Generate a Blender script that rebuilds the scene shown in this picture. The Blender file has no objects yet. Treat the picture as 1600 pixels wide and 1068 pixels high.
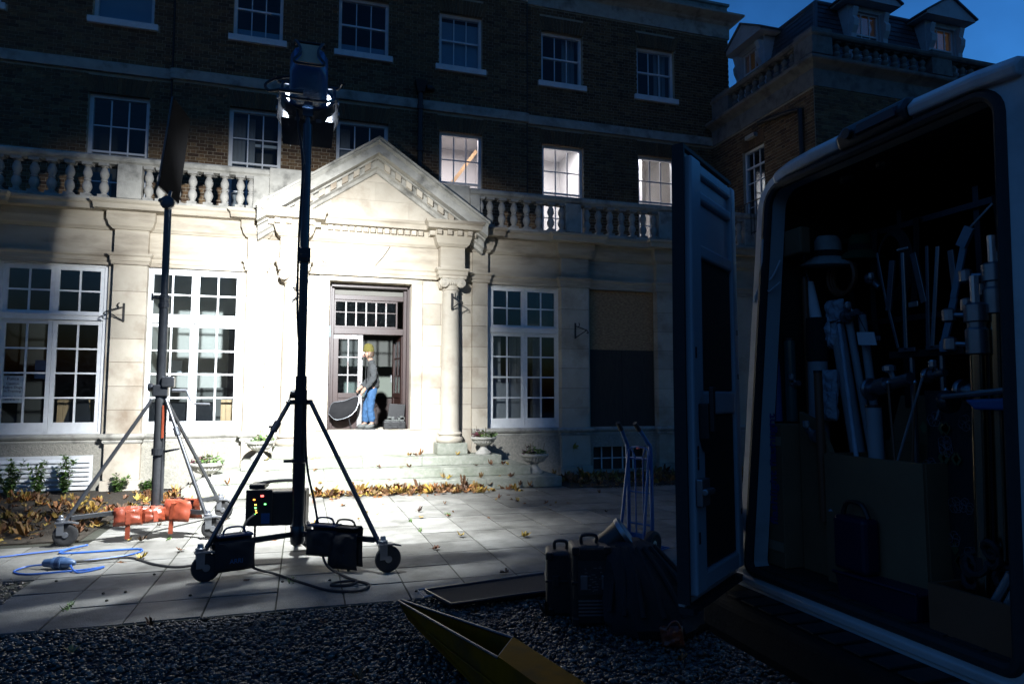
import bpy, bmesh, math, random
from mathutils import Vector, Matrix
R = math.radians
random.seed(7)
C = bpy.context.scene.collection
scene = bpy.context.scene

# ------------------------------------------------------------------ camera, sky, exposure
cam = bpy.data.cameras.new('camera'); camo = bpy.data.objects.new('camera', cam); C.objects.link(camo)
camo.location = (0, 0, 1.65); camo.rotation_euler = (R(90 + 4.61), 0, R(-17.04))
cam.sensor_width = 36; cam.lens = 24.0; cam.clip_start = 0.05; cam.clip_end = 500
scene.camera = camo
world = bpy.data.worlds.new('World'); scene.world = world; world.use_nodes = True
wn = world.node_tree.nodes; wl = world.node_tree.links; wn.clear()
wo = wn.new('ShaderNodeOutputWorld'); wb = wn.new('ShaderNodeBackground'); sky = wn.new('ShaderNodeTexSky')
sky.sky_type = 'NISHITA'; sky.sun_disc = False; sky.sun_elevation = R(-1.5); sky.sun_rotation = R(62)
sky.altitude = 50; sky.air_density = 1.0; sky.dust_density = 0.6; sky.ozone_density = 3.0
SKY_TINT = (0.30, 0.85, 1.0, 1)
tint = wn.new('ShaderNodeMix'); tint.data_type = 'RGBA'; tint.blend_type = 'MULTIPLY'; tint.inputs[0].default_value = 1
tint.inputs[7].default_value = SKY_TINT
cl = wn.new('ShaderNodeTexNoise'); cl.inputs['Scale'].default_value = 4.5; cl.inputs['Detail'].default_value = 5
cr = wn.new('ShaderNodeMapRange'); cr.inputs[1].default_value = 0.3; cr.inputs[2].default_value = 0.75; cr.inputs[3].default_value = 0.66; cr.inputs[4].default_value = 1.25
cm = wn.new('ShaderNodeMix'); cm.data_type = 'RGBA'; cm.blend_type = 'MULTIPLY'; cm.inputs[0].default_value = 1
wl.new(sky.outputs[0], tint.inputs[6]); wl.new(cl.outputs[0], cr.inputs[0]); wl.new(tint.outputs[2], cm.inputs[6]); wl.new(cr.outputs[0], cm.inputs[7])
wl.new(cm.outputs[2], wb.inputs[0]); wl.new(wb.outputs[0], wo.inputs[0])
wb.inputs[1].default_value = 1.4
vs = scene.view_settings; vs.view_transform = 'Standard'; vs.look = 'None'; vs.exposure = 0; vs.gamma = 1; vs.use_curve_mapping = False
scene.display_settings.display_device = 'sRGB'
scene.render.engine = 'CYCLES'
cy = scene.cycles; cy.use_denoising = True; cy.max_bounces = 7; cy.diffuse_bounces = 3; cy.glossy_bounces = 3; cy.transmission_bounces = 4; cy.transparent_max_bounces = 12
cy.sample_clamp_indirect = 4; cy.caustics_reflective = False; cy.caustics_refractive = False

# ------------------------------------------------------------------ helpers
WL = {}
def tag(o, label=None, cat=None, group=None, kind=None):
    if label: o['label'] = label
    if cat: o['category'] = cat
    if group: o['group'] = group
    if kind: o['kind'] = kind
    return o
def empty(name, loc=(0, 0, 0), parent=None):
    o = bpy.data.objects.new(name, None); C.objects.link(o); o.empty_display_size = 0.1
    loc = Vector(loc); WL[o.name] = loc
    if parent: o.parent = parent; o.location = loc - WL[parent.name]
    else: o.location = loc
    return o
def thing(name, label, cat, loc=(0, 0, 0), group=None):
    return tag(empty(name, loc), label, cat, group)
def link(name, me, mat, parent=None, origin=None, smooth=False):
    pass
class MB:
    def __init__(s, T=None): s.v = []; s.f = []; s.T = T
    def P(s, p):
        p = Vector(p)
        if s.T: p = s.T(p)
        s.v.append(p); return len(s.v) - 1
    def face(s, *pts): s.f.append([s.P(p) for p in pts])
    def box(s, x0, x1, y0, y1, z0, z1, skip=''):
        i = [s.P(p) for p in ((x0, y0, z0), (x1, y0, z0), (x1, y1, z0), (x0, y1, z0), (x0, y0, z1), (x1, y0, z1), (x1, y1, z1), (x0, y1, z1))]
        F = {'b': (0, 3, 2, 1), 't': (4, 5, 6, 7), 'f': (0, 1, 5, 4), 'r': (1, 2, 6, 5), 'k': (2, 3, 7, 6), 'l': (3, 0, 4, 7)}
        for k, q in F.items():
            if k not in skip: s.f.append([i[j] for j in q])
    def hexa(s, a, b):      # bottom ring a (4), top ring b (4)
        i = [s.P(p) for p in list(a) + list(b)]
        for q in ((0, 3, 2, 1), (4, 5, 6, 7), (0, 1, 5, 4), (1, 2, 6, 5), (2, 3, 7, 6), (3, 0, 4, 7)): s.f.append([i[j] for j in q])
    def beam(s, p, q, w, h, up=(0, 0, 1)):
        p = Vector(p); q = Vector(q); d = (q - p).normalized(); sx = d.cross(Vector(up))
        if sx.length < 1e-4: sx = d.cross(Vector((1, 0, 0)))
        sx.normalize(); u = sx.cross(d)
        ring = lambda c: [c - sx * w / 2 - u * h / 2, c + sx * w / 2 - u * h / 2, c + sx * w / 2 + u * h / 2, c - sx * w / 2 + u * h / 2]
        s.hexa(ring(p), ring(q))
    def tube(s, pts, r, n=8, caps=True, r2=None):
        pts = [Vector(p) for p in pts]; rings = []; prev = None
        for k, p in enumerate(pts):
            d = (pts[min(k + 1, len(pts) - 1)] - pts[max(k - 1, 0)]).normalized()
            if prev is None:
                a = d.cross(Vector((0, 0, 1)))
                if a.length < 0.05: a = d.cross(Vector((0, 1, 0)))
                a.normalize()
            else:
                a = prev - d * prev.dot(d)
                if a.length < 1e-5: a = d.orthogonal()
                a.normalize()
            prev = a; b = d.cross(a)
            rr = r if r2 is None else r + (r2 - r) * k / (len(pts) - 1)
            rings.append([s.P(p + (a * math.cos(2 * math.pi * j / n) + b * math.sin(2 * math.pi * j / n)) * rr) for j in range(n)])
        for A, B in zip(rings, rings[1:]):
            for j in range(n): s.f.append([A[j], A[(j + 1) % n], B[(j + 1) % n], B[j]])
        if caps: s.f.append(rings[0][::-1]); s.f.append(rings[-1])
    def lathe(s, prof, c=(0, 0, 0), n=16, axis='z', caps=True):
        c = Vector(c); rings = []
        for r, z in prof:
            ring = []
            for j in range(n):
                a = 2 * math.pi * j / n; x, y = r * math.cos(a), r * math.sin(a)
                p = Vector((x, y, z)) if axis == 'z' else (Vector((x, z, y)) if axis == 'y' else Vector((z, x, y)))
                ring.append(s.P(c + p))
            rings.append(ring)
        for A, B in zip(rings, rings[1:]):
            for j in range(n): s.f.append([A[j], A[(j + 1) % n], B[(j + 1) % n], B[j]])
        if caps: s.f.append(rings[0][::-1]); s.f.append(rings[-1])
    def prism(s, poly, axis, a, b):   # poly of 2D points; axis 'y': (x,z); 'x': (y,z); 'z': (x,y)
        g = {'y': lambda p, t: (p[0], t, p[1]), 'x': lambda p, t: (t, p[0], p[1]), 'z': lambda p, t: (p[0], p[1], t)}[axis]
        A = [s.P(g(p, a)) for p in poly]; B = [s.P(g(p, b)) for p in poly]; n = len(poly)
        s.f.append(A[::-1]); s.f.append(B)
        for j in range(n): s.f.append([A[j], A[(j + 1) % n], B[(j + 1) % n], B[j]])
    def loft(s, rings, closed=True, caps=True):
        I = [[s.P(p) for p in r] for r in rings]; n = len(I[0])
        for A, B in zip(I, I[1:]):
            for j in range(n if closed else n - 1): s.f.append([A[j], A[(j + 1) % n], B[(j + 1) % n], B[j]])
        if caps: s.f.append(I[0][::-1]); s.f.append(I[-1])
    def sweep(s, prof, path):      # prof: (outward, z) list; path: plan polyline; outward = right-hand side of travel
        path = [Vector((p[0], p[1])) for p in path]; N = len(path); rings = []
        nrm = []
        for a, b in zip(path, path[1:]):
            d = (b - a).normalized(); nrm.append(Vector((d.y, -d.x)))
        for k in range(N):
            n0 = nrm[max(k - 1, 0)]; n1 = nrm[min(k, N - 2)]
            m = n0 + n1; m = m / max(1e-6, m.dot(n1)) if m.length > 1e-4 else n1
            rings.append([s.P((path[k].x + m.x * o, path[k].y + m.y * o, z)) for o, z in prof])
        for A, B in zip(rings, rings[1:]):
            for j in range(len(prof) - 1): s.f.append([A[j], B[j], B[j + 1], A[j + 1]])
        s.f.append(rings[0][:]); s.f.append(rings[-1][::-1])
    def mesh(s, name, mat=None, origin=(0, 0, 0), smooth=False, fix=True):
        me = bpy.data.meshes.new(name); o = Vector(origin)
        me.from_pydata([tuple(v - o) for v in s.v], [], s.f)
        if fix:
            bm = bmesh.new(); bm.from_mesh(me); bmesh.ops.recalc_face_normals(bm, faces=bm.faces); bm.to_mesh(me); bm.free()
        if mat: me.materials.append(mat)
        if smooth:
            me.polygons.foreach_set('use_smooth', [True] * len(me.polygons)); me.set_sharp_from_angle(angle=R(38))
        return me
    def build(s, name, mat, parent=None, smooth=False, bev=0, origin=None, fix=True):
        if origin is None: origin = WL[parent.name] if parent else Vector((0, 0, 0))
        origin = Vector(origin)
        me = s.mesh(name, mat, origin, smooth, fix)
        o = bpy.data.objects.new(name, me); C.objects.link(o); WL[o.name] = origin
        if parent: o.parent = parent; o.location = origin - WL[parent.name]
        else: o.location = origin
        if bev:
            b = o.modifiers.new('edge', 'BEVEL'); b.width = bev; b.segments = 2; b.limit_method = 'ANGLE'; b.angle_limit = R(40)
        return o
def piece(name, me, parent, loc, rot=(0, 0, 0), scale=(1, 1, 1)):
    o = bpy.data.objects.new(name, me); C.objects.link(o); loc = Vector(loc); WL[o.name] = loc
    o.rotation_euler = rot; o.scale = scale
    if parent: o.parent = parent; o.location = loc - WL[parent.name]
    else: o.location = loc
    return o
def one(name, mat, parent, fn, *a, **k):
    kw = {q: k.pop(q) for q in ('smooth', 'bev', 'origin', 'T') if q in k}
    m = MB(kw.pop('T', None)); getattr(m, fn)(*a, **k); return m.build(name, mat, parent, **kw)
def box(name, mat, parent, x0, x1, y0, y1, z0, z1, bev=0, T=None):
    return one(name, mat, parent, 'box', x0, x1, y0, y1, z0, z1, bev=bev, T=T)
def cat(pts, n=6):
    pts = [Vector(p) for p in pts]; out = []
    for i in range(len(pts) - 1):
        p0 = pts[max(i - 1, 0)]; p1 = pts[i]; p2 = pts[i + 1]; p3 = pts[min(i + 2, len(pts) - 1)]
        for j in range(n):
            t = j / n
            out.append(0.5 * ((2 * p1) + (p2 - p0) * t + (2 * p0 - 5 * p1 + 4 * p2 - p3) * t * t + (3 * p1 - p0 - 3 * p2 + p3) * t ** 3))
    out.append(pts[-1]); return out

# ------------------------------------------------------------------ materials
MATS = {}
def M(name, col, col2=None, scale=6, rough=0.6, metal=0, bump=0, bscale=40, rnd=0, island=False, spec=0.5, contrast=0.25, detail=5, dark=None, dscale=1.5, damt=0.5, coat=0, emit=None, trans=0, stretch=None, world=False):
    m = bpy.data.materials.new(name); m.use_nodes = True; nt = m.node_tree; N = nt.nodes; L = nt.links
    b = N['Principled BSDF']; b.inputs['Roughness'].default_value = rough; b.inputs['Metallic'].default_value = metal
    b.inputs['Specular IOR Level'].default_value = spec; b.inputs['Coat Weight'].default_value = coat
    tc = N.new('ShaderNodeTexCoord'); vec = tc.outputs['Object'] if not world else N.new('ShaderNodeNewGeometry').outputs['Position']
    if stretch:
        mp = N.new('ShaderNodeMapping'); mp.inputs['Scale'].default_value = stretch; L.new(vec, mp.inputs[0]); vec = mp.outputs[0]
    def noise(sc, det=detail):
        n = N.new('ShaderNodeTexNoise'); n.inputs['Scale'].default_value = sc; n.inputs['Detail'].default_value = det; n.inputs['Roughness'].default_value = 0.6
        L.new(vec, n.inputs['Vector']); return n.outputs[0]
    def mr(src, a, c, d=0, e=1):
        n = N.new('ShaderNodeMapRange'); n.inputs[1].default_value = a; n.inputs[2].default_value = c; n.inputs[3].default_value = d; n.inputs[4].default_value = e
        L.new(src, n.inputs[0]); return n.outputs[0]
    def mix(f, a, c, mode='MIX'):
        n = N.new('ShaderNodeMix'); n.data_type = 'RGBA'; n.blend_type = mode
        for s_, x in ((0, f), (6, a), (7, c)):
            if isinstance(x, (int, float)): n.inputs[s_].default_value = x
            elif isinstance(x, tuple): n.inputs[s_].default_value = tuple(x) + ((1,) if len(x) == 3 else ())
            else: L.new(x, n.inputs[s_])
        return n.outputs[2]
    out = tuple(col)
    if col2: out = mix(mr(noise(scale), 0.5 - contrast, 0.5 + contrast), tuple(col), tuple(col2))
    if dark: out = mix(mr(noise(dscale, 7), 0.5, 0.72, 0, damt), out, tuple(dark))
    if rnd:
        if island: g = N.new('ShaderNodeNewGeometry'); r = g.outputs['Random Per Island']
        else: g = N.new('ShaderNodeObjectInfo'); r = g.outputs['Random']
        v = mr(r, 0, 1, 1 - rnd, 1 + rnd)
        n = N.new('ShaderNodeMix'); n.data_type = 'RGBA'; n.blend_type = 'MULTIPLY'; n.inputs[0].default_value = 1
        if isinstance(out, tuple): n.inputs[6].default_value = out + (1,)
        else: L.new(out, n.inputs[6])
        cmb = N.new('ShaderNodeCombineColor')
        for q in range(3): L.new(v, cmb.inputs[q])
        L.new(cmb.outputs[0], n.inputs[7]); out = n.outputs[2]
    if isinstance(out, tuple): b.inputs['Base Color'].default_value = out + (1,)
    else: L.new(out, b.inputs['Base Color'])
    if bump:
        bp = N.new('ShaderNodeBump'); bp.inputs['Strength'].default_value = bump; bp.inputs['Distance'].default_value = 0.02
        L.new(noise(bscale, 8), bp.inputs['Height']); L.new(bp.outputs[0], b.inputs['Normal'])
    if emit:
        b.inputs['Emission Color'].default_value = tuple(emit[0]) + (1,); b.inputs['Emission Strength'].default_value = emit[1]
    MATS[name] = m; return m
def ramp_mat(name, cols, rough=0.6, island=True, bump=0, spec=0.4, trans=0):
    m = bpy.data.materials.new(name); m.use_nodes = True; N = m.node_tree.nodes; L = m.node_tree.links; b = N['Principled BSDF']
    b.inputs['Roughness'].default_value = rough; b.inputs['Specular IOR Level'].default_value = spec
    if island: r = N.new('ShaderNodeNewGeometry').outputs['Random Per Island']
    else: r = N.new('ShaderNodeObjectInfo').outputs['Random']
    cr_ = N.new('ShaderNodeValToRGB'); L.new(r, cr_.inputs[0]); e = cr_.color_ramp.elements
    while len(e) < len(cols): e.new(0.5)
    for k, c in enumerate(cols): e[k].position = k / (len(cols) - 1); e[k].color = tuple(c) + (1,)
    n = N.new('ShaderNodeTexNoise'); n.inputs['Scale'].default_value = 30; tc = N.new('ShaderNodeTexCoord'); L.new(tc.outputs['Object'], n.inputs[0])
    mr_ = N.new('ShaderNodeMapRange'); mr_.inputs[1].default_value = .3; mr_.inputs[2].default_value = .7; mr_.inputs[3].default_value = .65; mr_.inputs[4].default_value = 1.2; L.new(n.outputs[0], mr_.inputs[0])
    mx = N.new('ShaderNodeMix'); mx.data_type = 'RGBA'; mx.blend_type = 'MULTIPLY'; mx.inputs[0].default_value = 1
    L.new(cr_.outputs[0], mx.inputs[6]); L.new(mr_.outputs[0], mx.inputs[7]); L.new(mx.outputs[2], b.inputs['Base Color'])
    if bump:
        bp = N.new('ShaderNodeBump'); bp.inputs['Strength'].default_value = bump; bp.inputs['Distance'].default_value = 0.01
        L.new(n.outputs[0], bp.inputs['Height']); L.new(bp.outputs[0], b.inputs['Normal'])
    return m
def glass_mat(name, refl=0.10, tint=(0.9, 0.94, 0.96)):
    m = bpy.data.materials.new(name); m.use_nodes = True; N = m.node_tree.nodes; L = m.node_tree.links; N.clear()
    o = N.new('ShaderNodeOutputMaterial'); mx = N.new('ShaderNodeMixShader'); t = N.new('ShaderNodeBsdfTransparent'); g = N.new('ShaderNodeBsdfGlossy')
    t.inputs[0].default_value = tint + (1,); g.inputs['Roughness'].default_value = 0.04
    lw = N.new('ShaderNodeLayerWeight'); lw.inputs[0].default_value = 0.25
    mr_ = N.new('ShaderNodeMapRange'); mr_.inputs[3].default_value = refl; mr_.inputs[4].default_value = 0.42; L.new(lw.outputs['Fresnel'], mr_.inputs[0])
    n = N.new('ShaderNodeTexNoise'); n.inputs['Scale'].default_value = 3; tc = N.new('ShaderNodeTexCoord'); L.new(tc.outputs['Object'], n.inputs[0])
    bp = N.new('ShaderNodeBump'); bp.inputs['Strength'].default_value = .05; L.new(n.outputs[0], bp.inputs['Height']); L.new(bp.outputs[0], g.inputs['Normal'])
    df = N.new('ShaderNodeBsdfDiffuse'); df.inputs[0].default_value = (.5, .55, .6, 1); m2 = N.new('ShaderNodeMixShader')
    n2 = N.new('ShaderNodeTexNoise'); n2.inputs['Scale'].default_value = 22; n2.inputs['Detail'].default_value = 6; L.new(tc.outputs['Object'], n2.inputs[0])
    m3 = N.new('ShaderNodeMapRange'); m3.inputs[1].default_value = .45; m3.inputs[2].default_value = .8; m3.inputs[3].default_value = 0.001; m3.inputs[4].default_value = .008; L.new(n2.outputs[0], m3.inputs[0])
    L.new(mr_.outputs[0], mx.inputs[0]); L.new(t.outputs[0], mx.inputs[1]); L.new(g.outputs[0], mx.inputs[2])
    L.new(m3.outputs[0], m2.inputs[0]); L.new(mx.outputs[0], m2.inputs[1]); L.new(df.outputs[0], m2.inputs[2]); L.new(m2.outputs[0], o.inputs[0]); return m

brick_cols = [(.075, .045, .028), (.13, .075, .040), (.19, .11, .055), (.105, .065, .038), (.22, .14, .07), (.085, .05, .032), (.15, .09, .05)]
m_brick_s = ramp_mat('brick_clay', brick_cols, 0.85, True, 0.3, 0.25)
m_brick_o = ramp_mat('brick_clay_single', brick_cols, 0.85, False, 0.3, 0.25)
m_mortar = M('lime_mortar', (.44, .37, .27), (.30, .25, .18), 8, 0.95, bump=.2, bscale=60)
m_stone = M('bath_stone', (.46, .415, .34), (.37, .325, .26), 3.2, 0.85, bump=.10, bscale=45, dark=(.17, .12, .075), dscale=1.1, damt=.75)
m_stone_b = M('bath_stone_block', (.48, .43, .35), (.385, .335, .265), 3.0, 0.85, bump=.14, bscale=45, rnd=.16, dark=(.18, .125, .08), dscale=1.3, damt=.75)
m_weath = M('weathered_stone', (.44, .42, .37), (.30, .285, .25), 5, 0.9, bump=.3, bscale=35, dark=(.05, .05, .045), dscale=3.2, damt=.75)
m_weath2 = M('dimmed_wing_stone', (.22, .21, .19), (.14, .135, .125), 5, .9, bump=.3, bscale=35, dark=(.03, .03, .028), dscale=2.5, damt=.7)  # weathered stone darkened in colour to dim the light on the wing
m_stone_s = M('soot_streaked_stone', (.42, .37, .295), (.32, .275, .21), 3.2, .88, bump=.15, bscale=40, dark=(.09, .065, .045), dscale=1.1, damt=.8, stretch=(.5, .5, 2.2))
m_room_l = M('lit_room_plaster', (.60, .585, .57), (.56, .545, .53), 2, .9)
m_jstone = M('recessed_joint', (.17, .135, .095), (.12, .095, .07), 8, 1)
m_balus = M('baluster_stone', (.38, .36, .32), (.30, .285, .26), 7, 0.9, bump=.2, bscale=40, rnd=.12, dark=(.08, .08, .072), dscale=4, damt=.5)
m_step = M('aggregate_step', (.34, .34, .29), (.20, .215, .17), 14, 0.92, bump=.6, bscale=70, dark=(.10, .12, .07), dscale=2.5, damt=.55, rnd=.06, world=True)
m_rough = M('roughcast_plinth', (.40, .37, .31), (.22, .21, .18), 22, 0.95, bump=.7, bscale=45, dark=(.12, .12, .09), dscale=2, damt=.4)
m_slab = M('concrete_slab', (.225, .22, .20), (.14, .135, .12), 5, 0.6, bump=.4, bscale=70, rnd=.20, dark=(.05, .05, .042), dscale=2.2, damt=.75, spec=.3, world=True)
m_joint = M('joint_sand', (.045, .042, .032), (.025, .03, .018), 20, 1, bump=.4)
m_gravel_g = M('gravel_bed', (.10, .10, .10), (.03, .03, .032), 60, .9, bump=1, bscale=70)
m_gravel = ramp_mat('gravel_stones', [(.018, .015, .012), (.05, .043, .035), (.12, .10, .08), (.034, .028, .021), (.26, .22, .17), (.024, .02, .016), (.075, .055, .038), (.04, .035, .03)], .32, True, 0, .6)
m_soil = M('dark_soil', (.05, .038, .025), (.025, .02, .014), 18, 1, bump=.8, bscale=30)
m_white = M('white_paint', (.74, .75, .76), (.66, .67, .68), 9, .5, bump=.06, bscale=60, dark=(.35, .34, .32), dscale=6, damt=.25)
m_wood = M('dark_stained_wood', (.026, .009, .006), (.014, .005, .004), 5, .5, bump=.05, stretch=(6, 6, 1), coat=.05)
m_leafdoor = M('worn_door_paint', (.24, .245, .25), (.12, .10, .095), 7, .5, bump=.05, dark=(.09, .04, .03), dscale=5, damt=.8)
m_glass = glass_mat('window_glass', .07)
m_glass_s = glass_mat('sky_reflecting_glass', .012)
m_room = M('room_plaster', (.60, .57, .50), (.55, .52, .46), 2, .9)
m_room_d = M('shade_toned_plaster', (.13, .125, .11), (.10, .095, .085), 2, .9)  # plaster with shade put into its colour, so unlit rooms stay dark
m_green = M('green_wall_paint', (.15, .17, .145), (.13, .15, .125), 2, .8)
m_blind = M('pale_blind', (.30, .42, .50), (.26, .37, .45), 3, .8)
m_curtain = M('grey_curtain', (.34, .33, .32), (.26, .25, .25), 8, .9, stretch=(9, 9, .6))
m_black = M('black_iron', (.012, .012, .013), (.02, .019, .018), 20, .5, bump=.1)
m_blackmetal = M('dark_anodised_steel', (.085, .09, .10), (.06, .065, .075), 14, .3, metal=.75, spec=.5)
m_steel = M('dull_steel', (.34, .35, .37), (.25, .26, .28), 12, .34, metal=.8)
m_dsteel = M('dull_dark_steel', (.13, .135, .145), (.09, .095, .10), 12, .36, metal=.8)
m_chrome = M('chromed_steel', (.66, .68, .70), (.52, .54, .56), 6, .24, metal=.7)
m_brass = M('warm_chromed_tube', (.52, .43, .30), (.42, .34, .24), 5, .2, metal=1)
m_rubber = M('black_rubber', (.016, .016, .017), (.024, .024, .024), 30, .75, bump=.15)
m_plastic = M('black_plastic', (.014, .014, .015), (.02, .02, .021), 25, .42, bump=.12, bscale=120)
m_fabric = M('black_cordura', (.012, .012, .014), (.018, .018, .02), 60, .85, bump=.4, bscale=160)
m_bluefab = M('blue_strap', (.012, .04, .11), (.01, .03, .08), 40, .7)
m_orange = M('orange_vinyl', (.22, .045, .02), (.16, .032, .014), 9, .38, bump=.25, bscale=14, coat=.2)
m_grey = M('grey_metal_panel', (.55, .36, .21), (.46, .30, .18), 20, .5)
m_bluebody = M('blue_lamp_shell', (.03, .12, .30), (.025, .10, .25), 12, .28, coat=.4)
m_foil = M('polished_reflector_edge', (.8, .82, .88), None, 5, .25, metal=1)
m_lens = M('lit_lens', (.9, .9, .9), None, emit=((.8, .88, 1), 22))
m_led = {c: M('led_' + c, v, None, emit=(v, 5)) for c, v in (('red', (1, .12, .1)), ('amber', (1, .55, .1)), ('green', (.2, 1, .25)), ('orange', (1, .3, .05)))}
m_van = M('white_van_paint', (.52, .53, .53), (.46, .47, .47), 2, .3, coat=.5, dark=(.16, .15, .14), dscale=2.6, damt=.5)
m_vanin = M('van_inner_paint', (.42, .46, .50), (.36, .40, .44), 3, .45)
m_vanply = M('van_ply_lining', (.035, .026, .02), (.022, .017, .014), 4, .7, stretch=(1, 1, 6))
m_truck = M('blue_truck_paint', (.012, .11, .30), (.01, .085, .24), 9, .4, coat=.1)
m_card = M('cardboard', (.24, .145, .075), (.185, .11, .058), 4, .85, bump=.05)
m_paper = M('white_paper', (.84, .85, .86), (.78, .79, .8), 5, .75)
m_ink = M('dark_ink', (.10, .03, .05)); m_inkb = M('blue_ink', (.02, .05, .22))
m_osb = M('osb_board', (.46, .28, .145), (.22, .13, .065), 16, .85, bump=.3, stretch=(1, 1, 3), contrast=.15)
m_ply = M('weathered_plywood', (.05, .043, .036), (.03, .027, .024), 3, .9, bump=.1, stretch=(8, 8, 1))
m_pine = M('pine_boards', (.50, .33, .17), (.40, .25, .12), 3, .6, stretch=(12, 12, .8))
m_yellow = M('chipped_yellow_paint', (.30, .115, .001), (.19, .075, .001), 5, .75, spec=.12, bump=.1, dark=(.05, .04, .03), dscale=4, damt=.6)
m_slate = ramp_mat('roof_slate', [(.035, .04, .05), (.06, .065, .075), (.045, .05, .06), (.08, .085, .09)], .5, True, .2, .5)
m_lead = M('lead_flashing', (.12, .13, .15), (.08, .085, .1), 5, .5)
m_bluecable = M('blue_cable', (.03, .11, .42), None, rough=.45)
m_plug = M('blue_plug', (.08, .14, .26), (.05, .1, .2), 20, .4)
m_skin = M('skin', (.30, .18, .13), (.27, .16, .115), 20, .5)
m_hat = M('olive_knit', (.10, .085, .012), (.07, .06, .01), 60, .95, bump=.8, bscale=120)
m_jacket = M('charcoal_fleece', (.035, .038, .04), (.024, .026, .028), 30, .9, bump=.3, bscale=80)
m_jeans = M('blue_denim', (.02, .07, .16), (.014, .05, .115), 25, .85, bump=.2, bscale=90)
m_boot = M('grey_boots', (.09, .095, .09), (.04, .042, .04), 18, .7)
m_silver = M('silver_reflector_cloth', (.010, .010, .011), (.006, .006, .007), 9, .75, spec=.15)
leaf_cols = [(.15, .05, .018), (.28, .11, .025), (.09, .04, .02), (.36, .22, .04), (.20, .09, .035), (.07, .035, .02), (.40, .29, .06), (.24, .13, .06), (.14, .075, .04), (.05, .03, .018)]
m_leaf = ramp_mat('autumn_leaves', leaf_cols, .6, True)
m_leaf1 = ramp_mat('autumn_leaf', leaf_cols, .6, False)
m_yleaf = M('yellow_leaf', (.40, .29, .03), (.30, .18, .03), 9, .55)
m_foliage = ramp_mat('weed_leaves', [(.06, .13, .03), (.10, .19, .04), (.14, .22, .06), (.05, .10, .03)], .55, True)
m_purple = ramp_mat('heuchera_leaves', [(.09, .02, .035), (.14, .035, .05), (.05, .015, .02)], .5, True)
m_stem = M('plant_stem', (.10, .11, .04), (.12, .06, .03), 9, .7)
m_urn = M('cast_stone_urn', (.46, .44, .40), (.34, .325, .29), 10, .9, bump=.35, bscale=50, dark=(.14, .15, .11), dscale=5, damt=.5)
TOP_ANG, BOT_ANG, RIGHT_ANG, LEFT_ANG = 26, 26, -22, -20
BEAM_W, BEAM_SIZE, BEAM_R, SPILL_W = 12800, 119, .08, 1300
# ================================================================== SETTING
g = one('ground', m_gravel_g, None, 'box', -60, 60, -40, 90, -.6, -.03); tag(g, kind='structure')
so = one('soil_bed', m_soil, None, 'box', -9, -2.42, 9.12, 13.8, -.025, .012); tag(so, kind='structure')
so = one('soil_strip', m_soil, None, 'box', 4.7, 10.3, 11.75, 13.8, -.025, .008); tag(so, kind='structure')
pav = one('paving', m_joint, None, 'box', -9, 10.2, 5.72, 12.05, -.028, -.008); tag(pav, kind='structure')
S = .53
slab_me = []
for k in range(4):
    m = MB(); e = .262; z = .0 + (k - 1.5) * .0012
    c = [random.uniform(-.003, .003) for _ in range(8)]
    m.hexa([(-e, -e, -.028), (e, -e, -.028), (e, e, -.028), (-e, e, -.028)], [(-e + .004, -e + .004, z + c[0]), (e - .004, -e + .004, z + c[1]), (e - .004, e - .004, z + c[2]), (-e + .004, e - .004, z + c[3])])
    slab_me.append(m.mesh('paving_slab', m_slab))
for ix in range(-20, 24):
    x = 1.43 + S * (ix + .5)
    for iy in range(12):
        y = 5.75 + S * (iy + .5)
        if x < -2.25 and (y < 7.5 or y > 9.15): continue
        if y > 11.6 and x > 5: continue
        if x > 7.2 and y < 8.5: continue
        if x > 8.2 or x < -5.2: continue
        piece('paving_slab', random.choice(slab_me), pav, (x, y, 0), (0, 0, random.choice((0, 1, 2, 3)) * math.pi / 2))

# ================================================================== MAIN HOUSE
house = thing('brick_mansion', 'dark brick mansion with pale stone ground floor, pedimented porch and balustraded balcony', 'house', (1.3, 13.7, 0))

def cells(x0, x1, z0, z1, holes):
    xs = sorted({x0, x1, *[min(max(h[i], x0), x1) for h in holes for i in (0, 1)]}); zs = sorted({z0, z1, *[min(max(h[i], z0), z1) for h in holes for i in (2, 3)]})
    for a, b in zip(xs, xs[1:]):
        for c, d in zip(zs, zs[1:]):
            mx, mz = (a + b) / 2, (c + d) / 2
            if any(h[0] < mx < h[1] and h[2] < mz < h[3] for h in holes): continue
            yield a, b, c, d
def holed(m, x0, x1, z0, z1, y, holes, rev):
    for a, b, c, d in cells(x0, x1, z0, z1, holes): m.face((a, y, c), (b, y, c), (b, y, d), (a, y, d))
    for h in holes:
        a, b, c, d = h[:4]
        m.face((a, y, c), (a, y + rev, c), (a, y + rev, d), (a, y, d)); m.face((b, y, c), (b, y, d), (b, y + rev, d), (b, y + rev, c))
        m.face((a, y, d), (a, y + rev, d), (b, y + rev, d), (b, y, d)); m.face((a, y, c), (b, y, c), (b, y + rev, c), (a, y + rev, c))

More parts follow.
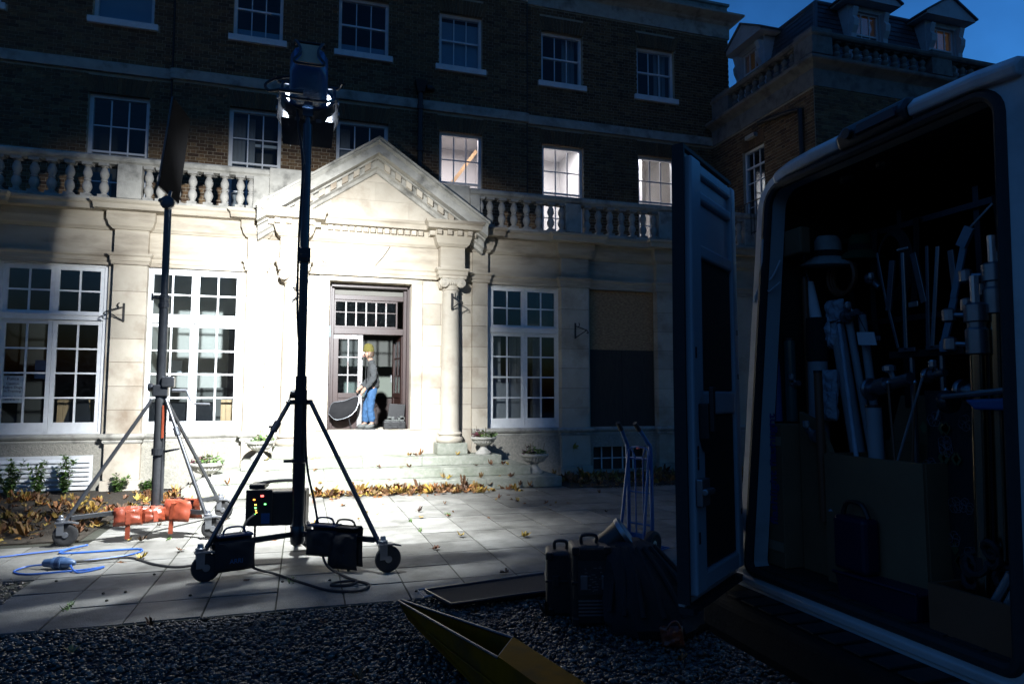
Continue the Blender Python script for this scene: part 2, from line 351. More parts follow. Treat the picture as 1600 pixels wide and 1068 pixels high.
BL, BH = .225, .0755
st_v = [MB() for _ in range(2)]
st_v[0].box(-.107, .107, 0, .05, -.0325, .0325, 'k'); st_v[1].box(-.049, .049, 0, .05, -.0325, .0325, 'k')
brick_me = [st_v[0].mesh('brick', m_brick_o), st_v[1].mesh('brick_end', m_brick_o)]
def brickwork(parent, x0, x1, z0, z1, y, skips, T, nsingle, score):
    """Flemish bond; the bricks that show largest are single objects, the rest one mass."""
    L = []
    row = 0; z = z0 + BH / 2
    while z + .03 < z1:
        x = x0 - (0 if row % 2 else .17)
        k = 0
        while x < x1:
            w = .214 if k % 2 == 0 else .098
            a, b = max(x, x0), min(x + w, x1)
            if b - a > .03:
                segs = [(a, b)]
                for s in skips:
                    if s[2] - .02 < z < s[3] + .02:
                        ns = []
                        for p, q in segs:
                            if q <= s[0] or p >= s[1]: ns.append((p, q)); continue
                            if p < s[0] - .025: ns.append((p, s[0] - .006))
                            if q > s[1] + .025: ns.append((s[1] + .006, q))
                        segs = ns
                for p, q in segs: L.append((p, q, z, k % 2))
            x += w + .0105; k += 1
        z += BH; row += 1
    full = [(score((p + q) / 2, z), i) for i, (p, q, z, t) in enumerate(L) if abs((q - p) - (.214, .098)[t]) < .002]
    full = [f for f in full if f[0] is not None]; full.sort()
    single = {i for _, i in full[:nsingle]}
    m = MB(T)
    for i, (p, q, z, t) in enumerate(L):
        dy = random.uniform(-.003, .003); dz = random.uniform(-.0015, .0015)
        if i in single:
            pt = Vector(((p + q) / 2, y + dy, z + dz)); rz = 0
            if T: rz = T.rz; pt = T(pt)
            piece('brick', brick_me[t], parent, pt, (0, 0, rz))
        else: m.box(p, q, y + dy, y + .05, z - .0325 + dz, z + .0325 + dz, 'k')
    o = m.build('bricks', m_brick_s, parent, fix=False); tag(o, kind='stuff'); return o

# ---- brick upper storeys
YB, YC = 15.5, 15.41
WA = [(-7.2, -6.1), (-4.33, -3.2), (-1.64, -.57), (.60, 1.75), (2.94, 3.98), (5.53, 6.63), (8.16, 9.26)]
WBX = [(-7.0, -5.95), (-4.33, -3.19), (-1.62, -.60), (.60, 1.73), (2.92, 3.97), (5.52, 6.63), (8.17, 9.27)]
ZA0, ZA1, ZB0, ZB1 = 5.45, 7.9, 9.5, 10.82
seg = [(-8.0, -2.76, YB), (-2.76, 5.10, YC), (5.10, 10.95, YB)]
wall_b = empty('upper_wall', (1.3, 15.5, 5.1), house)
for x0, x1, y in seg:
    holes = [(a, b, ZA0, ZA1) for a, b in WA if x0 < a < x1] + [(a, b, ZB0, ZB1) for a, b in WBX if x0 < a < x1]
    m = MB(); holed(m, x0, x1, 5.1, 11.42, y + .008, holes, .25)
    if y == YC: m.face((x0, y + .008, 5.1), (x0, y + .2, 5.1), (x0, y + .2, 11.42), (x0, y + .008, 11.42)); m.face((x1, y + .008, 5.1), (x1, y + .2, 5.1), (x1, y + .2, 11.42), (x1, y + .008, 11.42))
    if x1 > 10: m.face((x1, y + .008, 5.1), (x1, 22, 5.1), (x1, 22, 11.42), (x1, y + .008, 11.42))
    m.build('mortar', m_mortar, wall_b)
    arches = [(a - .02, b + .02, h1, h1 + .36) for lst, h1 in ((WA, ZA1), (WBX, ZB1)) for a, b in lst if x0 < a < x1]
    sills = [(a - .1, b + .12, 9.36, 9.5) for a, b in WBX if x0 < a < x1]
    sk = holes + arches + sills + [(x0, x1, 8.345, 8.57)]
    n = {0: 300}.get(seg.index((x0, x1, y)), 0)
    def score(x, z):
        if not (-5.6 < x < 5.0 and 6.25 < z < 9.3): return None
        return (x + 5.5) ** 2 + (z - 6.4) ** 2 * 3
    brickwork(wall_b, x0, x1, 5.12, 11.42, y, sk, None, n, score)
    for a0, a1, c0, c1 in arches:       # gauged flat arch of upright bricks
        m = MB(); N = 15; cx = (a0 + a1) / 2; w = a1 - a0
        for k in range(N):
            t0, t1 = k / N, (k + 1) / N
            f = lambda t, top: cx + (t - .5) * (w + (.26 if top else 0))
            xa, xb, xc, xd = f(t0, 0) + .004, f(t1, 0) - .004, f(t1, 1) - .004, f(t0, 1) + .004
            d = random.uniform(-.003, .002) - .004
            m.hexa([(xa, y + d, c0), (xb, y + d, c0), (xb, y + .05, c0), (xa, y + .05, c0)], [(xd, y + d, c1), (xc, y + d, c1), (xc, y + .05, c1), (xd, y + .05, c1)])
        m.build('brick_arch', m_brick_s, wall_b, fix=False)
# string course, cornice, parapet, attic
pth = [(-8, YB), (-2.76, YB), (-2.76, YC), (5.10, YC), (5.10, YB), (10.38, YB)]
m = MB(); m.sweep([(.0, 8.345), (.045, 8.345), (.05, 8.36), (.05, 8.55), (.03, 8.57), (0, 8.575)], pth); m.build('string_course', m_weath, house)
pth2 = [(-8, YB), (-2.76, YB), (-2.76, YC), (5.10, YC), (5.10, YB), (10.95, YB), (10.95, 22)]
m = MB(); m.sweep([(0, 11.42), (.03, 11.42), (.03, 11.78), (.08, 11.82), (.10, 11.86), (.28, 11.93), (.33, 11.96), (.33, 12.01), (.05, 12.05), (.0, 12.05), (0, 12.34), (.05, 12.36), (.05, 12.42), (-.4, 12.42)], pth2); m.build('cornice', m_weath, house)
box('attic_block', m_brick_s, house, -8, 9.5, 15.55, 22, 12.421, 13.4)
box('roof', m_lead, house, -8, 10.9, 15.9, 22, 12.0, 12.30)
m = MB()
for z0, z1 in ((5.2, 8.72),): m.tube([(2.47, YC - .1, z0), (2.47, YC - .1, z1)], .06, 12)
for z in (5.9, 7.35, 8.35): m.lathe([(.078, -.05), (.078, .05)], (2.47, YC - .1, z), 12)
m.build('downpipe', m_black, house, smooth=True)
m = MB(); m.hexa([(2.39, YC - .18, 8.70), (2.55, YC - .18, 8.70), (2.55, YC - .01, 8.70), (2.39, YC - .01, 8.70)], [(2.33, YC - .24, 8.95), (2.61, YC - .24, 8.95), (2.61, YC - .01, 8.95), (2.33, YC - .01, 8.95)]); m.tube([(2.6, YC - .1, 8.84), (2.72, YC - .06, 8.86), (2.78, YC + .02, 8.86)], .06, 10); m.build('rainwater_hopper', m_black, house)
for x in (-2.79, 5.13): one('conduit', m_black, house, 'tube', [(x, YB - .03, 5.2), (x, YB - .03, 11.4)], .018, 6)

# ---- sash windows
def sash(parent, x0, x1, z0, z1, y, cols, rows, meet, T=None, gm=None, fr=.07, bar=.022, sill=None, pmat=None):
    """rows: heights of horizontal bars between z0 and z1; meet: height of the meeting rail"""
    gm = gm or m_glass_s; pm = pmat or m_white
    m = MB(T); d = y + .09
    m.box(x0, x0 + fr, y, d, z0, z1); m.box(x1 - fr, x1, y, d, z0, z1); m.box(x0 + fr, x1 - fr, y, d, z1 - fr, z1); m.box(x0 + fr, x1 - fr, y, d, z0, z0 + fr * 1.1)
    w = m.build('window', pm, parent)
    gx0, gx1, gz0, gz1 = x0 + fr, x1 - fr, z0 + fr * 1.1, z1 - fr
    zb = [gz0] + sorted(rows + [meet]) + [gz1]
    m = MB(T)
    m.box(gx0 + .0005, gx1 - .0005, y + .01, y + .075, meet - .02, meet + .02)
    cw = (gx1 - gx0) / cols
    for r in rows: m.box(gx0 + .0005, gx1 - .0005, y + .024, y + .05, r - bar / 2, r + bar / 2)
    for c in range(1, cols):
        for a, b in zip(zb, zb[1:]): m.box(gx0 + cw * c - bar / 2, gx0 + cw * c + bar / 2, y + .02, y + .052, a + .0205, b - .0205) if True else None
    # join the uprights across thin bars
    for c in range(1, cols):
        for r in rows: m.box(gx0 + cw * c - bar / 2, gx0 + cw * c + bar / 2, y + .021, y + .0515, r - .0207, r + .0207)
    m.build('glazing_bars', pm, w)
    for c in range(cols):
        for a, b in zip(zb, zb[1:]):
            m = MB(T); t = random.uniform(-.002, .002)
            m.box(gx0 + cw * c + .004, gx0 + cw * (c + 1) - .004, y + .036 + t, y + .04 + t, a + .004, b - .004); m.build('pane', gm, w)
    if sill:
        m = MB(T); m.box(x0 - sill[0], x1 + sill[0], y - sill[1], y + .05, z0 - sill[2], z0 - .002); m.build('sill', m_white, w, bev=.006)
    return w
def room(parent, x0, x1, y0, y1, z0, z1, mat, T=None, name='room'):
    m = MB(T)
    m.face((x0, y1, z0), (x1, y1, z0), (x1, y1, z1), (x0, y1, z1)); m.face((x0, y0, z0), (x0, y1, z0), (x0, y1, z1), (x0, y0, z1)); m.face((x1, y0, z0), (x1, y0, z1), (x1, y1, z1), (x1, y1, z0))
    m.face((x0, y0, z1), (x0, y1, z1), (x1, y1, z1), (x1, y0, z1)); m.face((x0, y0, z0), (x1, y0, z0), (x1, y1, z0), (x0, y1, z0))
    return m.build(name, mat, parent, fix=False)
def arealamp(name, loc, size, power, col, rot=(0, 0, 0), parent=None):
    l = bpy.data.lights.new(name, 'AREA'); l.size = size; l.energy = power; l.color = col; o = bpy.data.objects.new(name, l); C.objects.link(o)
    o.rotation_euler = rot; o.location = Vector(loc) - (WL[parent.name] if parent else Vector((0, 0, 0))); o.parent = parent; return o
for i, (a, b) in enumerate(WA):
    y = (YC if -2.76 < a < 5.1 else YB) + .10
    lit = i >= 4
    gm = m_glass if lit else m_glass_s
    sash(house, a, b, ZA0, ZA1, y, 3, [6.07, 7.25], 6.70, gm=gm, fr=.075, bar=.026)
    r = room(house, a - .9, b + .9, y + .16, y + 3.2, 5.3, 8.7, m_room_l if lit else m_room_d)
    if lit:
        arealamp('ceiling_lamp', ((a + b) / 2, y + 1.5, 8.6), .5, {4: 150, 5: 178, 6: 172}[i], (1, .86, .87) if i == 4 else (1, .90, .91), parent=house)
    else:
        if i in (2, 3): one('curtain_rail', m_white, house, 'box', a - .2, b + .2, y + .6, y + .65, 7.3, 7.36)
        m = MB()
        for k in range(14):
            xx = a - .1 + k * (b - a + .2) / 14 * (.45 if i == 2 else .3)
            m.box(xx, xx + .06, y + .5 + .03 * (k % 2), y + .53 + .03 * (k % 2), 5.4, 7.9 if i != 1 else 6.4)
        m.build('curtain', m_curtain, house)
m = MB(); m.beam((2.9, YC + 1.9, 6.2), (4.3, YC + 1.9, 8.2), .09, .10, (0, 1, 0)); m.build('stair_handrail', m_pine, house)
m = MB(); m.box(8.9, 9.0, YB + 1.2, YB + 2.0, 5.4, 8.6); m.build('door_post', m_white, house)
for i, (a, b) in enumerate(WBX):
    y = (YC if -2.76 < a < 5.1 else YB) + .10
    sash(house, a, b, ZB0, ZB1, y, 3 if i != 1 else 1, [], 10.17 if i != 1 else 10.35, fr=.07, sill=(.09, .16, .14))
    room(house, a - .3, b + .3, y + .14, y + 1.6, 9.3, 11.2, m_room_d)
    if i in (1, 4): box('blind', m_blind, house, a + .06, b - .06, y + .10, y + .11, ZB0 + .05, ZB1 - .15)
    elif i in (2, 3): box('blind', m_blind, house, a + .06, b - .06, y + .12, y + .13, ZB0 + .05, ZB0 + .26)
    else:
        m = MB()
        for k in range(6): m.box(b - .45 + k * .06, b - .40 + k * .06, y + .2 + .025 * (k % 2), y + .23 + .025 * (k % 2), ZB0, ZB1)
        m.build('curtain', m_curtain, house)

# ---- ground floor: walls, pilasters, plinth, entablature
YP, YW = 13.69, 13.83
GW = [(-5.12, -3.40), (-2.82, -1.10), (3.70, 5.38)]
basement = (6.08, 7.35, .07, .57)
walls = [(-8, -5.75, []), (-5.2, -3.3, [(-5.12, -3.40, .98, 4.06)]), (-2.83, -1.05, [(-2.82, -1.10, .98, 4.06)]), (3.62, 5.40, [(3.70, 5.38, .98, 4.06)]), (5.93, 7.66, [(6.03, 7.64, 1.0, 4.04), basement]), (8.15, 10.39, [])]
for a, b, h in walls:
    m = MB(); holed(m, a, b, 0, 4.05, YW, h, .22); m.build('bay_wall', m_stone, house)
    m = MB()                                # roughcast plinth face between pilasters
    for p, q, r, s in cells(a + .01, b - .01, .0, .838, h): m.box(p, q, YW - .03, YW + .002, r, s, 'k')
    m.build('plinth', m_rough, house)
PIL = [(-5.75, -5.2), (-3.3, -2.75), (-1.05, -.70), (3.34, 3.67), (5.31, 5.95), (7.63, 8.2)]
for a, b in PIL:
    p = box('pilaster', m_jstone, house, a + .006, b - .006, YP + .006, 13.9, 0, 4.04)
    z = 1.0; zs = [1.0, 1.42, 1.84, 2.27, 2.69, 3.12, 3.55, 4.03]
    for c, d in zip(zs, zs[1:]): box('stone_block', m_stone_b, p, a, b, YP + random.uniform(0, .002), 13.88, c + .0035, d - .0035, bev=.005)
    box('pedestal', m_stone_b, p, a - .012, b + .012, YP - .018, 13.87, .19, .836, bev=.006)
    box('base_block', m_stone_b, p, a - .05, b + .05, YP - .06, 13.86, 0, .187, bev=.01)
def stepped(y0, jogs, xs, xe):
    P = [(xs, y0)]
    for a, b, y in jogs: P += [(a, y0), (a, y), (b, y), (b, y0)]
    return P + [(xe, y0)]
mould = [(0, .838), (.035, .838), (.045, .87), (.03, .89), (.06, .91), (.085, .945), (.085, .97), (.03, 1.0), (0, 1.005)]
for xs, xe, jj in ((-8, -.70, PIL[:3]), (3.34, 10.38, PIL[3:])):
    P = stepped(YW, [(a, b, YP) for a, b in jj], xs, xe)
    if xs < 0: P = P[:-2]
    else: P = P[2:]
    m = MB(); m.sweep(mould, P); m.build('plinth_moulding', m_weath, house)
ent = [(0, 4.03), (.03, 4.032), (.035, 4.09), (.05, 4.10), (.055, 4.17), (.085, 4.20), (.09, 4.235), (.0, 4.24), (0, 4.67), (.03, 4.675), (.05, 4.70), (.08, 4.73), (.10, 4.80), (.12, 4.85), (.12, 4.98), (.29, 4.985), (.30, 5.07), (.335, 5.10), (.345, 5.145), (0, 5.16)]
RL, RR = (-.455, .045), (2.60, 3.10)
P = [(-8, YW)]
for a, b in PIL[:3]: P += [(a, YW), (a, YP), (b, YP), (b, YW)]
P = P[:-1] + [(-.70, 13.75), (RL[0], 13.75), (RL[0], 13.385), (RL[1], 13.385), (RL[1], 13.66), (RR[0], 13.66), (RR[0], 13.385), (RR[1], 13.385), (RR[1], 13.75), (3.34, 13.75)]
for a, b in PIL[3:]: P += [(a, YW), (a, YP), (b, YP), (b, YW)]
i34 = P.index((3.34, YW)); P.pop(i34)
P += [(10.385, YW)]
m = MB(); m.sweep(ent, P); m.build('entablature', m_stone_s, house)

# ---- balcony and balustrade
box('balcony_deck', m_lead, house, -8, 10.38, 13.70, 15.5, 5.03, 5.144)
bal = empty('balustrade', (1.3, 13.78, 5.145), house)
prof = [(.085, .0), (.085, .045), (.05, .05), (.055, .075), (.045, .085), (.05, .10), (.078, .16), (.082, .20), (.07, .25), (.05, .285), (.045, .295), (.06, .305), (.06, .325), (.045, .335), (.05, .35), (.072, .40), (.078, .44), (.066, .49), (.043, .545), (.04, .555), (.06, .565), (.06, .58), (.085, .585), (.085, .625)]
m = MB(); m.lathe(prof[2:-2], (0, 0, 0), 14); m.box(-.083, .083, -.083, .083, 0, .05); m.box(-.083, .083, -.083, .083, .582, .63); bal_me = m.mesh('baluster', m_balus, smooth=True)
BX = [-7.6, -7.3, -7.05, -6.8, -6.5, -6.2, -5.16, -4.894, -4.626, -4.355, -4.075, -3.80, -3.53, -2.80, -2.60, -2.335, -2.06, -1.782, -1.504, -1.223, -1.03, 3.52, 3.73, 3.995, 4.265, 4.55, 4.828, 5.106, 5.36, 5.96, 6.242, 6.522, 6.806, 7.077, 7.35, 7.62, 8.25, 8.52, 8.8, 9.08, 9.36, 9.64, 9.9]
for x in BX: piece('baluster', bal_me, bal, (x, 13.78, 5.243), (0, 0, random.uniform(-.04, .04)))
PED = [(-5.75, -5.33), (-3.30, -2.90), (-.985, -.70), (3.28, 3.485), (5.42, 5.78), (7.70, 8.06), (10.0, 10.38)]
for a, b in PED: box('pedestal', m_weath, bal, a, b, 13.66, 13.90, 5.246, 5.872, bev=.008)
for a, b in ((-8, -.70), (3.28, 10.38)):
    box('base_course', m_weath, bal, a, b, 13.67, 13.90, 5.162, 5.243, bev=.01)
    m = MB(); m.sweep([(-.13, 5.874), (.06, 5.874), (.075, 5.90), (.11, 5.925), (.12, 5.96), (.12, 6.0), (.09, 6.03), (-.13, 6.04), (-.25, 6.03), (-.27, 5.93), (-.22, 5.874)], [(a, 13.78), (b, 13.78)]); m.build('handrail', m_weath, bal)
box('parapet_block', m_weath, bal, -.70, 3.28, 13.72, 13.96, 5.0, 6.08, bev=.01)

# ---- porch
porch = empty('porch', (1.32, 13.6, 0), house)
CX = 1.32
box('porch_wall', m_jstone, porch, -.698, .30, 13.76, 13.95, .5, 4.04); box('porch_wall', m_jstone, porch, 2.28, 3.338, 13.76, 13.95, .5, 4.04)
for a, b in ((-.698, .295), (2.285, 3.338)):
    zs = [1.0, 1.5, 1.84, 2.27, 2.69, 3.12, 3.55, 4.03]
    for k, (c, d) in enumerate(zip(zs, zs[1:])):
        mid = a + (b - a) * (.38 if k % 2 else .62)
        for p, q in ((a, mid), (mid, b)): box('stone_block', m_stone_b, porch, p + .003, q - .003, 13.752, 13.9, c + .003, d - .003, bev=.004)
box('threshold_wall', m_stone, porch, -.698, 3.338, 13.735, 14.1, .5, .998, bev=.004)
box('threshold', m_stone_b, porch, .46, 2.09, 13.72, 15.2, .9985, 1.008)
# door architrave
DX0, DX1, DZ = .47, 2.08, 3.93
for a, b in ((DX0 - .20, DX0), (DX1, DX1 + .22)):
    zs = [1.0, 1.9, 2.7, 3.4, DZ]
    for c, d in zip(zs, zs[1:]): box('architrave_stone', m_stone_b, porch, a, b, 13.715, 14.02, c + .001, d - .001, bev=.003)
box('architrave_stone', m_stone_b, porch, DX0 - .20, DX1 + .22, 13.715, 14.02, DZ + .001, 4.028, bev=.004)
# dentils
dm = MB(); dm.box(-.045, .045, -.05, .06, -.045, .045); dent_me = dm.mesh('dentil', m_stone_b)
for k in range(14): 
    x = .06 + .44 - .05 + k * .135
    if x < 2.25: piece('dentil', dent_me, porch, (x, 13.66 - .17, 4.925))
for r in (RL, RR):
    for k in range(4): piece('dentil', dent_me, porch, (r[0] - .06 + k * .207, 13.385 - .17, 4.925))
    for s, xx in ((1, r[1] + .17), (-1, r[0] - .17)):
        for yy in (13.36, 13.50, 13.62): piece('dentil', dent_me, porch, (xx, yy, 4.925), (0, 0, math.pi / 2))
# pediment
AZ, SL, HW = 6.64, .685, 2.19
zt = lambda x: AZ - SL * abs(x - CX)
rp = [(13.97, .0), (13.05, .0), (13.04, -.03), (13.10, -.09), (13.10, -.26), (13.31, -.265), (13.31, -.30), (13.42, -.305), (13.42, -.43), (13.50, -.46), (13.54, -.52), (13.60, -.53), (13.97, -.53)]
for s in (-1, 1):
    m = MB(); rings = []
    for x in (CX, CX + s * HW * .5, CX + s * HW): rings.append([(x, y, zt(x) + h) for y, h in rp])
    m.loft(rings); m.build('raking_cornice', m_weath, porch)
    m = MB(); rings = [[(x, y, zt(x) + h) for y, h in ((13.99, .002), (13.03, .002), (13.02, .045), (13.10, .06), (13.99, .06))] for x in (CX, CX + s * (HW + .03))]
    m.loft(rings); m.build('weathering_course', m_weath, porch)
    for k in range(9):
        x = CX + s * (.19 + k * .215); z = zt(x)
        m = MB(); w = .055; m.hexa([(x - w, 13.33, zt(x - w) - .42), (x + w, 13.33, zt(x + w) - .42), (x + w, 13.43, zt(x + w) - .42), (x - w, 13.43, zt(x - w) - .42)], [(x - w, 13.33, zt(x - w) - .303), (x + w, 13.33, zt(x + w) - .303), (x + w, 13.43, zt(x + w) - .303), (x - w, 13.43, zt(x - w) - .303)])
        m.build('dentil', m_stone_b, porch)
one('tympanum', m_stone, porch, 'prism', [(CX - HW + .2, 5.0), (CX + HW - .2, 5.0), (CX, AZ - .35)], 'y', 13.62, 13.70)
def clip(poly, f):
    out = []
    for i in range(len(poly)):
        a, b = poly[i], poly[(i + 1) % len(poly)]; fa, fb = f(a), f(b)
        if fa >= 0: out.append(a)
        if fa * fb < 0: t = fa / (fa - fb); out.append((a[0] + (b[0] - a[0]) * t, a[1] + (b[1] - a[1]) * t))
    return out
for z0, z1, xs in ((5.17, 5.56, (-.6, .64, 1.98, 3.2)), (5.56, 5.94, (-.2, 1.30, 2.9)), (5.94, 6.3, (.5, 2.1))):
    for a, b in zip(xs, xs[1:]):
        p = [(a + .004, z0 + .004), (b - .004, z0 + .004), (b - .004, z1 - .004), (a + .004, z1 - .004)]
        for s in (-1, 1): p = clip(p, lambda q: (AZ - .51 - SL * s * (q[0] - CX)) - q[1])
        if len(p) > 2: one('stone_block', m_stone_b, porch, 'prism', p, 'y', 13.609, 13.64)
# columns
cprof = [(.245, .75), (.265, .775), (.275, .81), (.262, .845), (.235, .86), (.215, .875), (.215, .89), (.24, .905), (.245, .925), (.23, .95), (.20, .965), (.198, .985), (.188, 1.02), (.187, 1.9), (.183, 2.6), (.172, 3.3), (.162, 3.78), (.162, 3.80), (.18, 3.81), (.18, 3.83), (.165, 3.84), (.17, 3.90), (.19, 3.95)]
def volute(m, c, axis, mir=1):
    pts = []
    for k in range(44):
        a = k * .36; r = .098 * (1 - k / 50.0)
        u, w = mir * r * math.cos(a + 1.57), r * math.sin(a + 1.57)
        d = -.012 * (k / 44)
        pts.append((c[0] + u, c[1] + d, c[2] + w) if axis == 'y' else (c[0] + d, c[1] + u, c[2] + w))
    m.tube(pts, .016, 6)
    if axis == 'y': m.lathe([(.02, -.03), (.095, -.01), (.095, .05)], c, 14, 'y'); m.lathe([(.02, -.045), (.028, -.02)], c, 8, 'y')
    else: m.lathe([(.02, -.03), (.095, -.01), (.095, .05)], c, 14, 'x'); m.lathe([(.02, -.045), (.028, -.02)], c, 8, 'x')
for x in (-.205, 2.85):
    col = one('column', m_stone, porch, 'lathe', cprof, (x, 13.57, 0), 28, smooth=True)
    box('column_plinth', m_step, col, x - .30, x + .30, 13.27, 13.74, .527, .748, bev=.012)
    box('abacus', m_stone_b, col, x - .215, x + .215, 13.35, 13.745, 4.035, 4.085, bev=.012)
    m = MB()
    volute(m, (x - .175, 13.375, 3.945), 'y', -1); volute(m, (x + .175, 13.375, 3.945), 'y', 1)
    volute(m, (x - .215, 13.42, 3.945), 'x', -1); volute(m, (x - .215, 13.68, 3.945), 'x', 1)
    for k in range(5): m.lathe([(.004, -.05), (.026, -.02), (.03, .02), (.012, .05)], (x - .09 + k * .045, 13.375, 3.95), 8)
    m.box(x - .19, x + .19, 13.38, 13.73, 3.97, 4.034)
    m.build('volutes', m_stone, col, smooth=True)
    for z0, z1 in ((4.236, 4.45), (4.45, 4.67)): pass
# scroll brackets for lamps
def bracket(x, y, z, s, mirror=1):
    b = one('lamp_bracket', m_black, house, 'box', x - .018, x + .018, y - .012, y, z - .17, z + .17)
    m = MB(); m.tube(cat([(x, y - .02, z + .10), (x + mirror * .12 * s, y - .06, z + .06), (x + mirror * .26 * s, y - .10, z + .0), (x + mirror * .29 * s, y - .1, z - .05), (x + mirror * .25 * s, y - .1, z - .05)], 5), .012, 6); m.tube([(x, y - .02, z - .15), (x + mirror * .24 * s, y - .09, z - .0)], .011, 6); m.tube(cat([(x + mirror * .06, y - .04, z + .07), (x + mirror * .09 * s, y - .05, z + .14), (x + mirror * .06, y - .05, z + .17)], 4), .010, 6)
    m.build('scroll', m_black, b)
bracket(-3.10, YP, 3.16, 1.0, -1); bracket(5.63, YP, 3.08, .9, 1); bracket(2.83, 13.36, 3.56, .7, 1); bracket(-.21, 13.36, 3.60, .6, 1)
# thin cable across the porch frieze
one('frieze_cable', m_black, porch, 'tube', cat([(.30, 13.65, 4.30), (.75, 13.64, 4.06), (1.15, 13.64, 4.10), (1.45, 13.645, 4.40), (1.62, 13.645, 4.66)], 6), .006, 5)

# ---- ground floor windows
def french(x0, x1, name='window'):
    y = YW + .06; z0, z1 = .985, 4.055; fr = .075; cx = (x0 + x1) / 2; d = y + .10
    m = MB()
    m.box(x0, x0 + fr, y, d, z0, z1); m.box(x1 - fr, x1, y, d, z0, z1); m.box(x0 + fr, x1 - fr, y, d, z1 - .06, z1); m.box(x0 + fr, x1 - fr, y - .03, d, 3.02, 3.10); m.box(x0 + fr, x1 - fr, y - .05, d, 3.10, 3.135); m.box(x0 + fr, x1 - fr, y, d, z0, 1.03)
    w = m.build('window', m_white, house, bev=.004)
    m = MB(); m.box(x0 - .02, x1 + .02, y - .09, y + .02, .96, .984); m.build('sill', m_weath, w)
    st = .07
    for a, b in ((x0 + fr, cx), (cx, x1 - fr)):
        for c0, c1, rows, bot in ((3.137, z1 - .062, 2, .045), (1.032, 3.018, 4, .17)):
            m = MB(); e = .002
            m.box(a + e, a + st, y + .02, y + .075, c0, c1); m.box(b - st, b - e, y + .02, y + .075, c0, c1); m.box(a + st, b - st, y + .02, y + .075, c0, c0 + bot); m.box(a + st, b - st, y + .02, y + .075, c1 - .075, c1)
            sh = m.build('casement', m_white, w, bev=.003)
            g0, g1, h0, h1 = a + st, b - st, c0 + bot, c1 - .075; ph = (h1 - h0) / rows; mx = (g0 + g1) / 2
            m = MB()
            for k in range(1, rows): m.box(g0, g1, y + .036, y + .062, h0 + ph * k - .015, h0 + ph * k + .015)
            for k in range(rows): m.box(mx - .015, mx + .015, y + .034, y + .064, h0 + ph * k + (.0155 if k else 0), h0 + ph * (k + 1) - (.0155 if k < rows - 1 else 0))
            m.build('glazing_bars', m_white, w)
            for k in range(rows):
                for p, q in ((g0, mx), (mx, g1)):
                    m = MB(); t = random.uniform(-.002, .002); m.box(p + .002, q - .002, y + .047 + t, y + .051 + t, h0 + ph * k + .002, h0 + ph * (k + 1) - .002); m.build('pane', m_glass, w)
    return w
wins = [french(a, b) for a, b in GW]
# rooms behind
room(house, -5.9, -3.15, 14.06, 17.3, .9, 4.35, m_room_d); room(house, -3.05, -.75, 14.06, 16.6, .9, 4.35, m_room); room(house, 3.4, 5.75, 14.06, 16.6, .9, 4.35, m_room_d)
m = MB()
for k in range(9): m.box(-4.2 + k * .09, -4.115 + k * .09, 14.16, 14.18, 1.15, 1.60)
m.build('crate_boards', m_pine, house)
m = MB(); m.prism([(-4.08, 1.14), (-3.62, 1.14), (-3.70, 1.62), (-3.95, 1.62)], 'y', 14.10, 14.12); m.build('black_sheeting', m_plastic, house)
m = MB()
for k in range(4): m.box(-1.48 + k * .09, -1.395 + k * .09, 14.16, 14.18, 1.15, 1.60)
m.build('crate_boards', m_pine, house)
box('red_cupboard', m_wood, house, -1.55, -1.38, 15.9, 16.4, .9, 3.2); box('counter', m_room_d, house, -2.9, -1.2, 16.0, 16.5, .9, 1.85); box('switch_box', m_white, house, -2.75, -2.55, 16.50, 16.57, 2.15, 2.45)
m = MB(); m.box(-2.85, -1.62, 14.10, 14.11, 1.14, 1.56); m.build('plastic_sheeting', m_silver, house)
m = MB()
for k in range(16):
    xx = 3.75 + k * .09; o = .03 * (k % 2)
    if k in (4, 5, 10, 11, 14, 15): continue
    m.box(xx, xx + .085, 14.20 + o, 14.22 + o, 1.1, 2.95)
m.box(3.78, 4.55, 14.14, 14.15, 1.15, 1.95)
m.build('net_curtain', m_curtain, house)
box('office_chair', m_bluefab, house, -4.85, -4.55, 15.0, 15.1, 2.0, 2.35)
# boarded opening
bo = box('boarded_window', m_ply, house, 6.032, 7.638, YW + .09, YW + .13, 1.003, 4.037)
box('strand_board', m_osb, bo, 6.035, 7.635, YW + .068, YW + .088, 2.70, 4.033, bev=.003); box('plywood_sheet', m_ply, bo, 6.04, 6.83, YW + .062, YW + .088, 1.008, 2.694, bev=.003); box('plywood_sheet', m_ply, bo, 6.836, 7.63, YW + .065, YW + .089, 1.008, 2.694, bev=.003)
# basement window
bw = one('basement_window', m_black, house, 'box', basement[0] + .002, basement[1] - .002, YW + .15, YW + .17, basement[2] + .002, basement[3] - .002)
m = MB(); n = 5
for k in range(1, n): xx = basement[0] + (basement[1] - basement[0]) * k / n; m.box(xx - .012, xx + .012, YW + .10, YW + .125, basement[2], basement[3])
m.box(basement[0], basement[1], YW + .126, YW + .14, .30, .325); m.build('glazing_bars', m_white, bw)
# white louvred vent under left window
vent = one('louvred_vent', m_white, house, 'box', -5.35, -3.50, YW - .04, YW - .032, .05, .63)
for k in range(7):
    z = .57 - k * .078
    m = MB(); m.hexa([(-5.32, YW - .085, z - .062), (-3.53, YW - .085, z - .062), (-3.53, YW - .042, z - .02), (-5.32, YW - .042, z - .02)], [(-5.32, YW - .085, z - .05), (-3.53, YW - .085, z - .05), (-3.53, YW - .042, z - .004), (-5.32, YW - .042, z - .004)]); m.build('slat', m_white, vent)
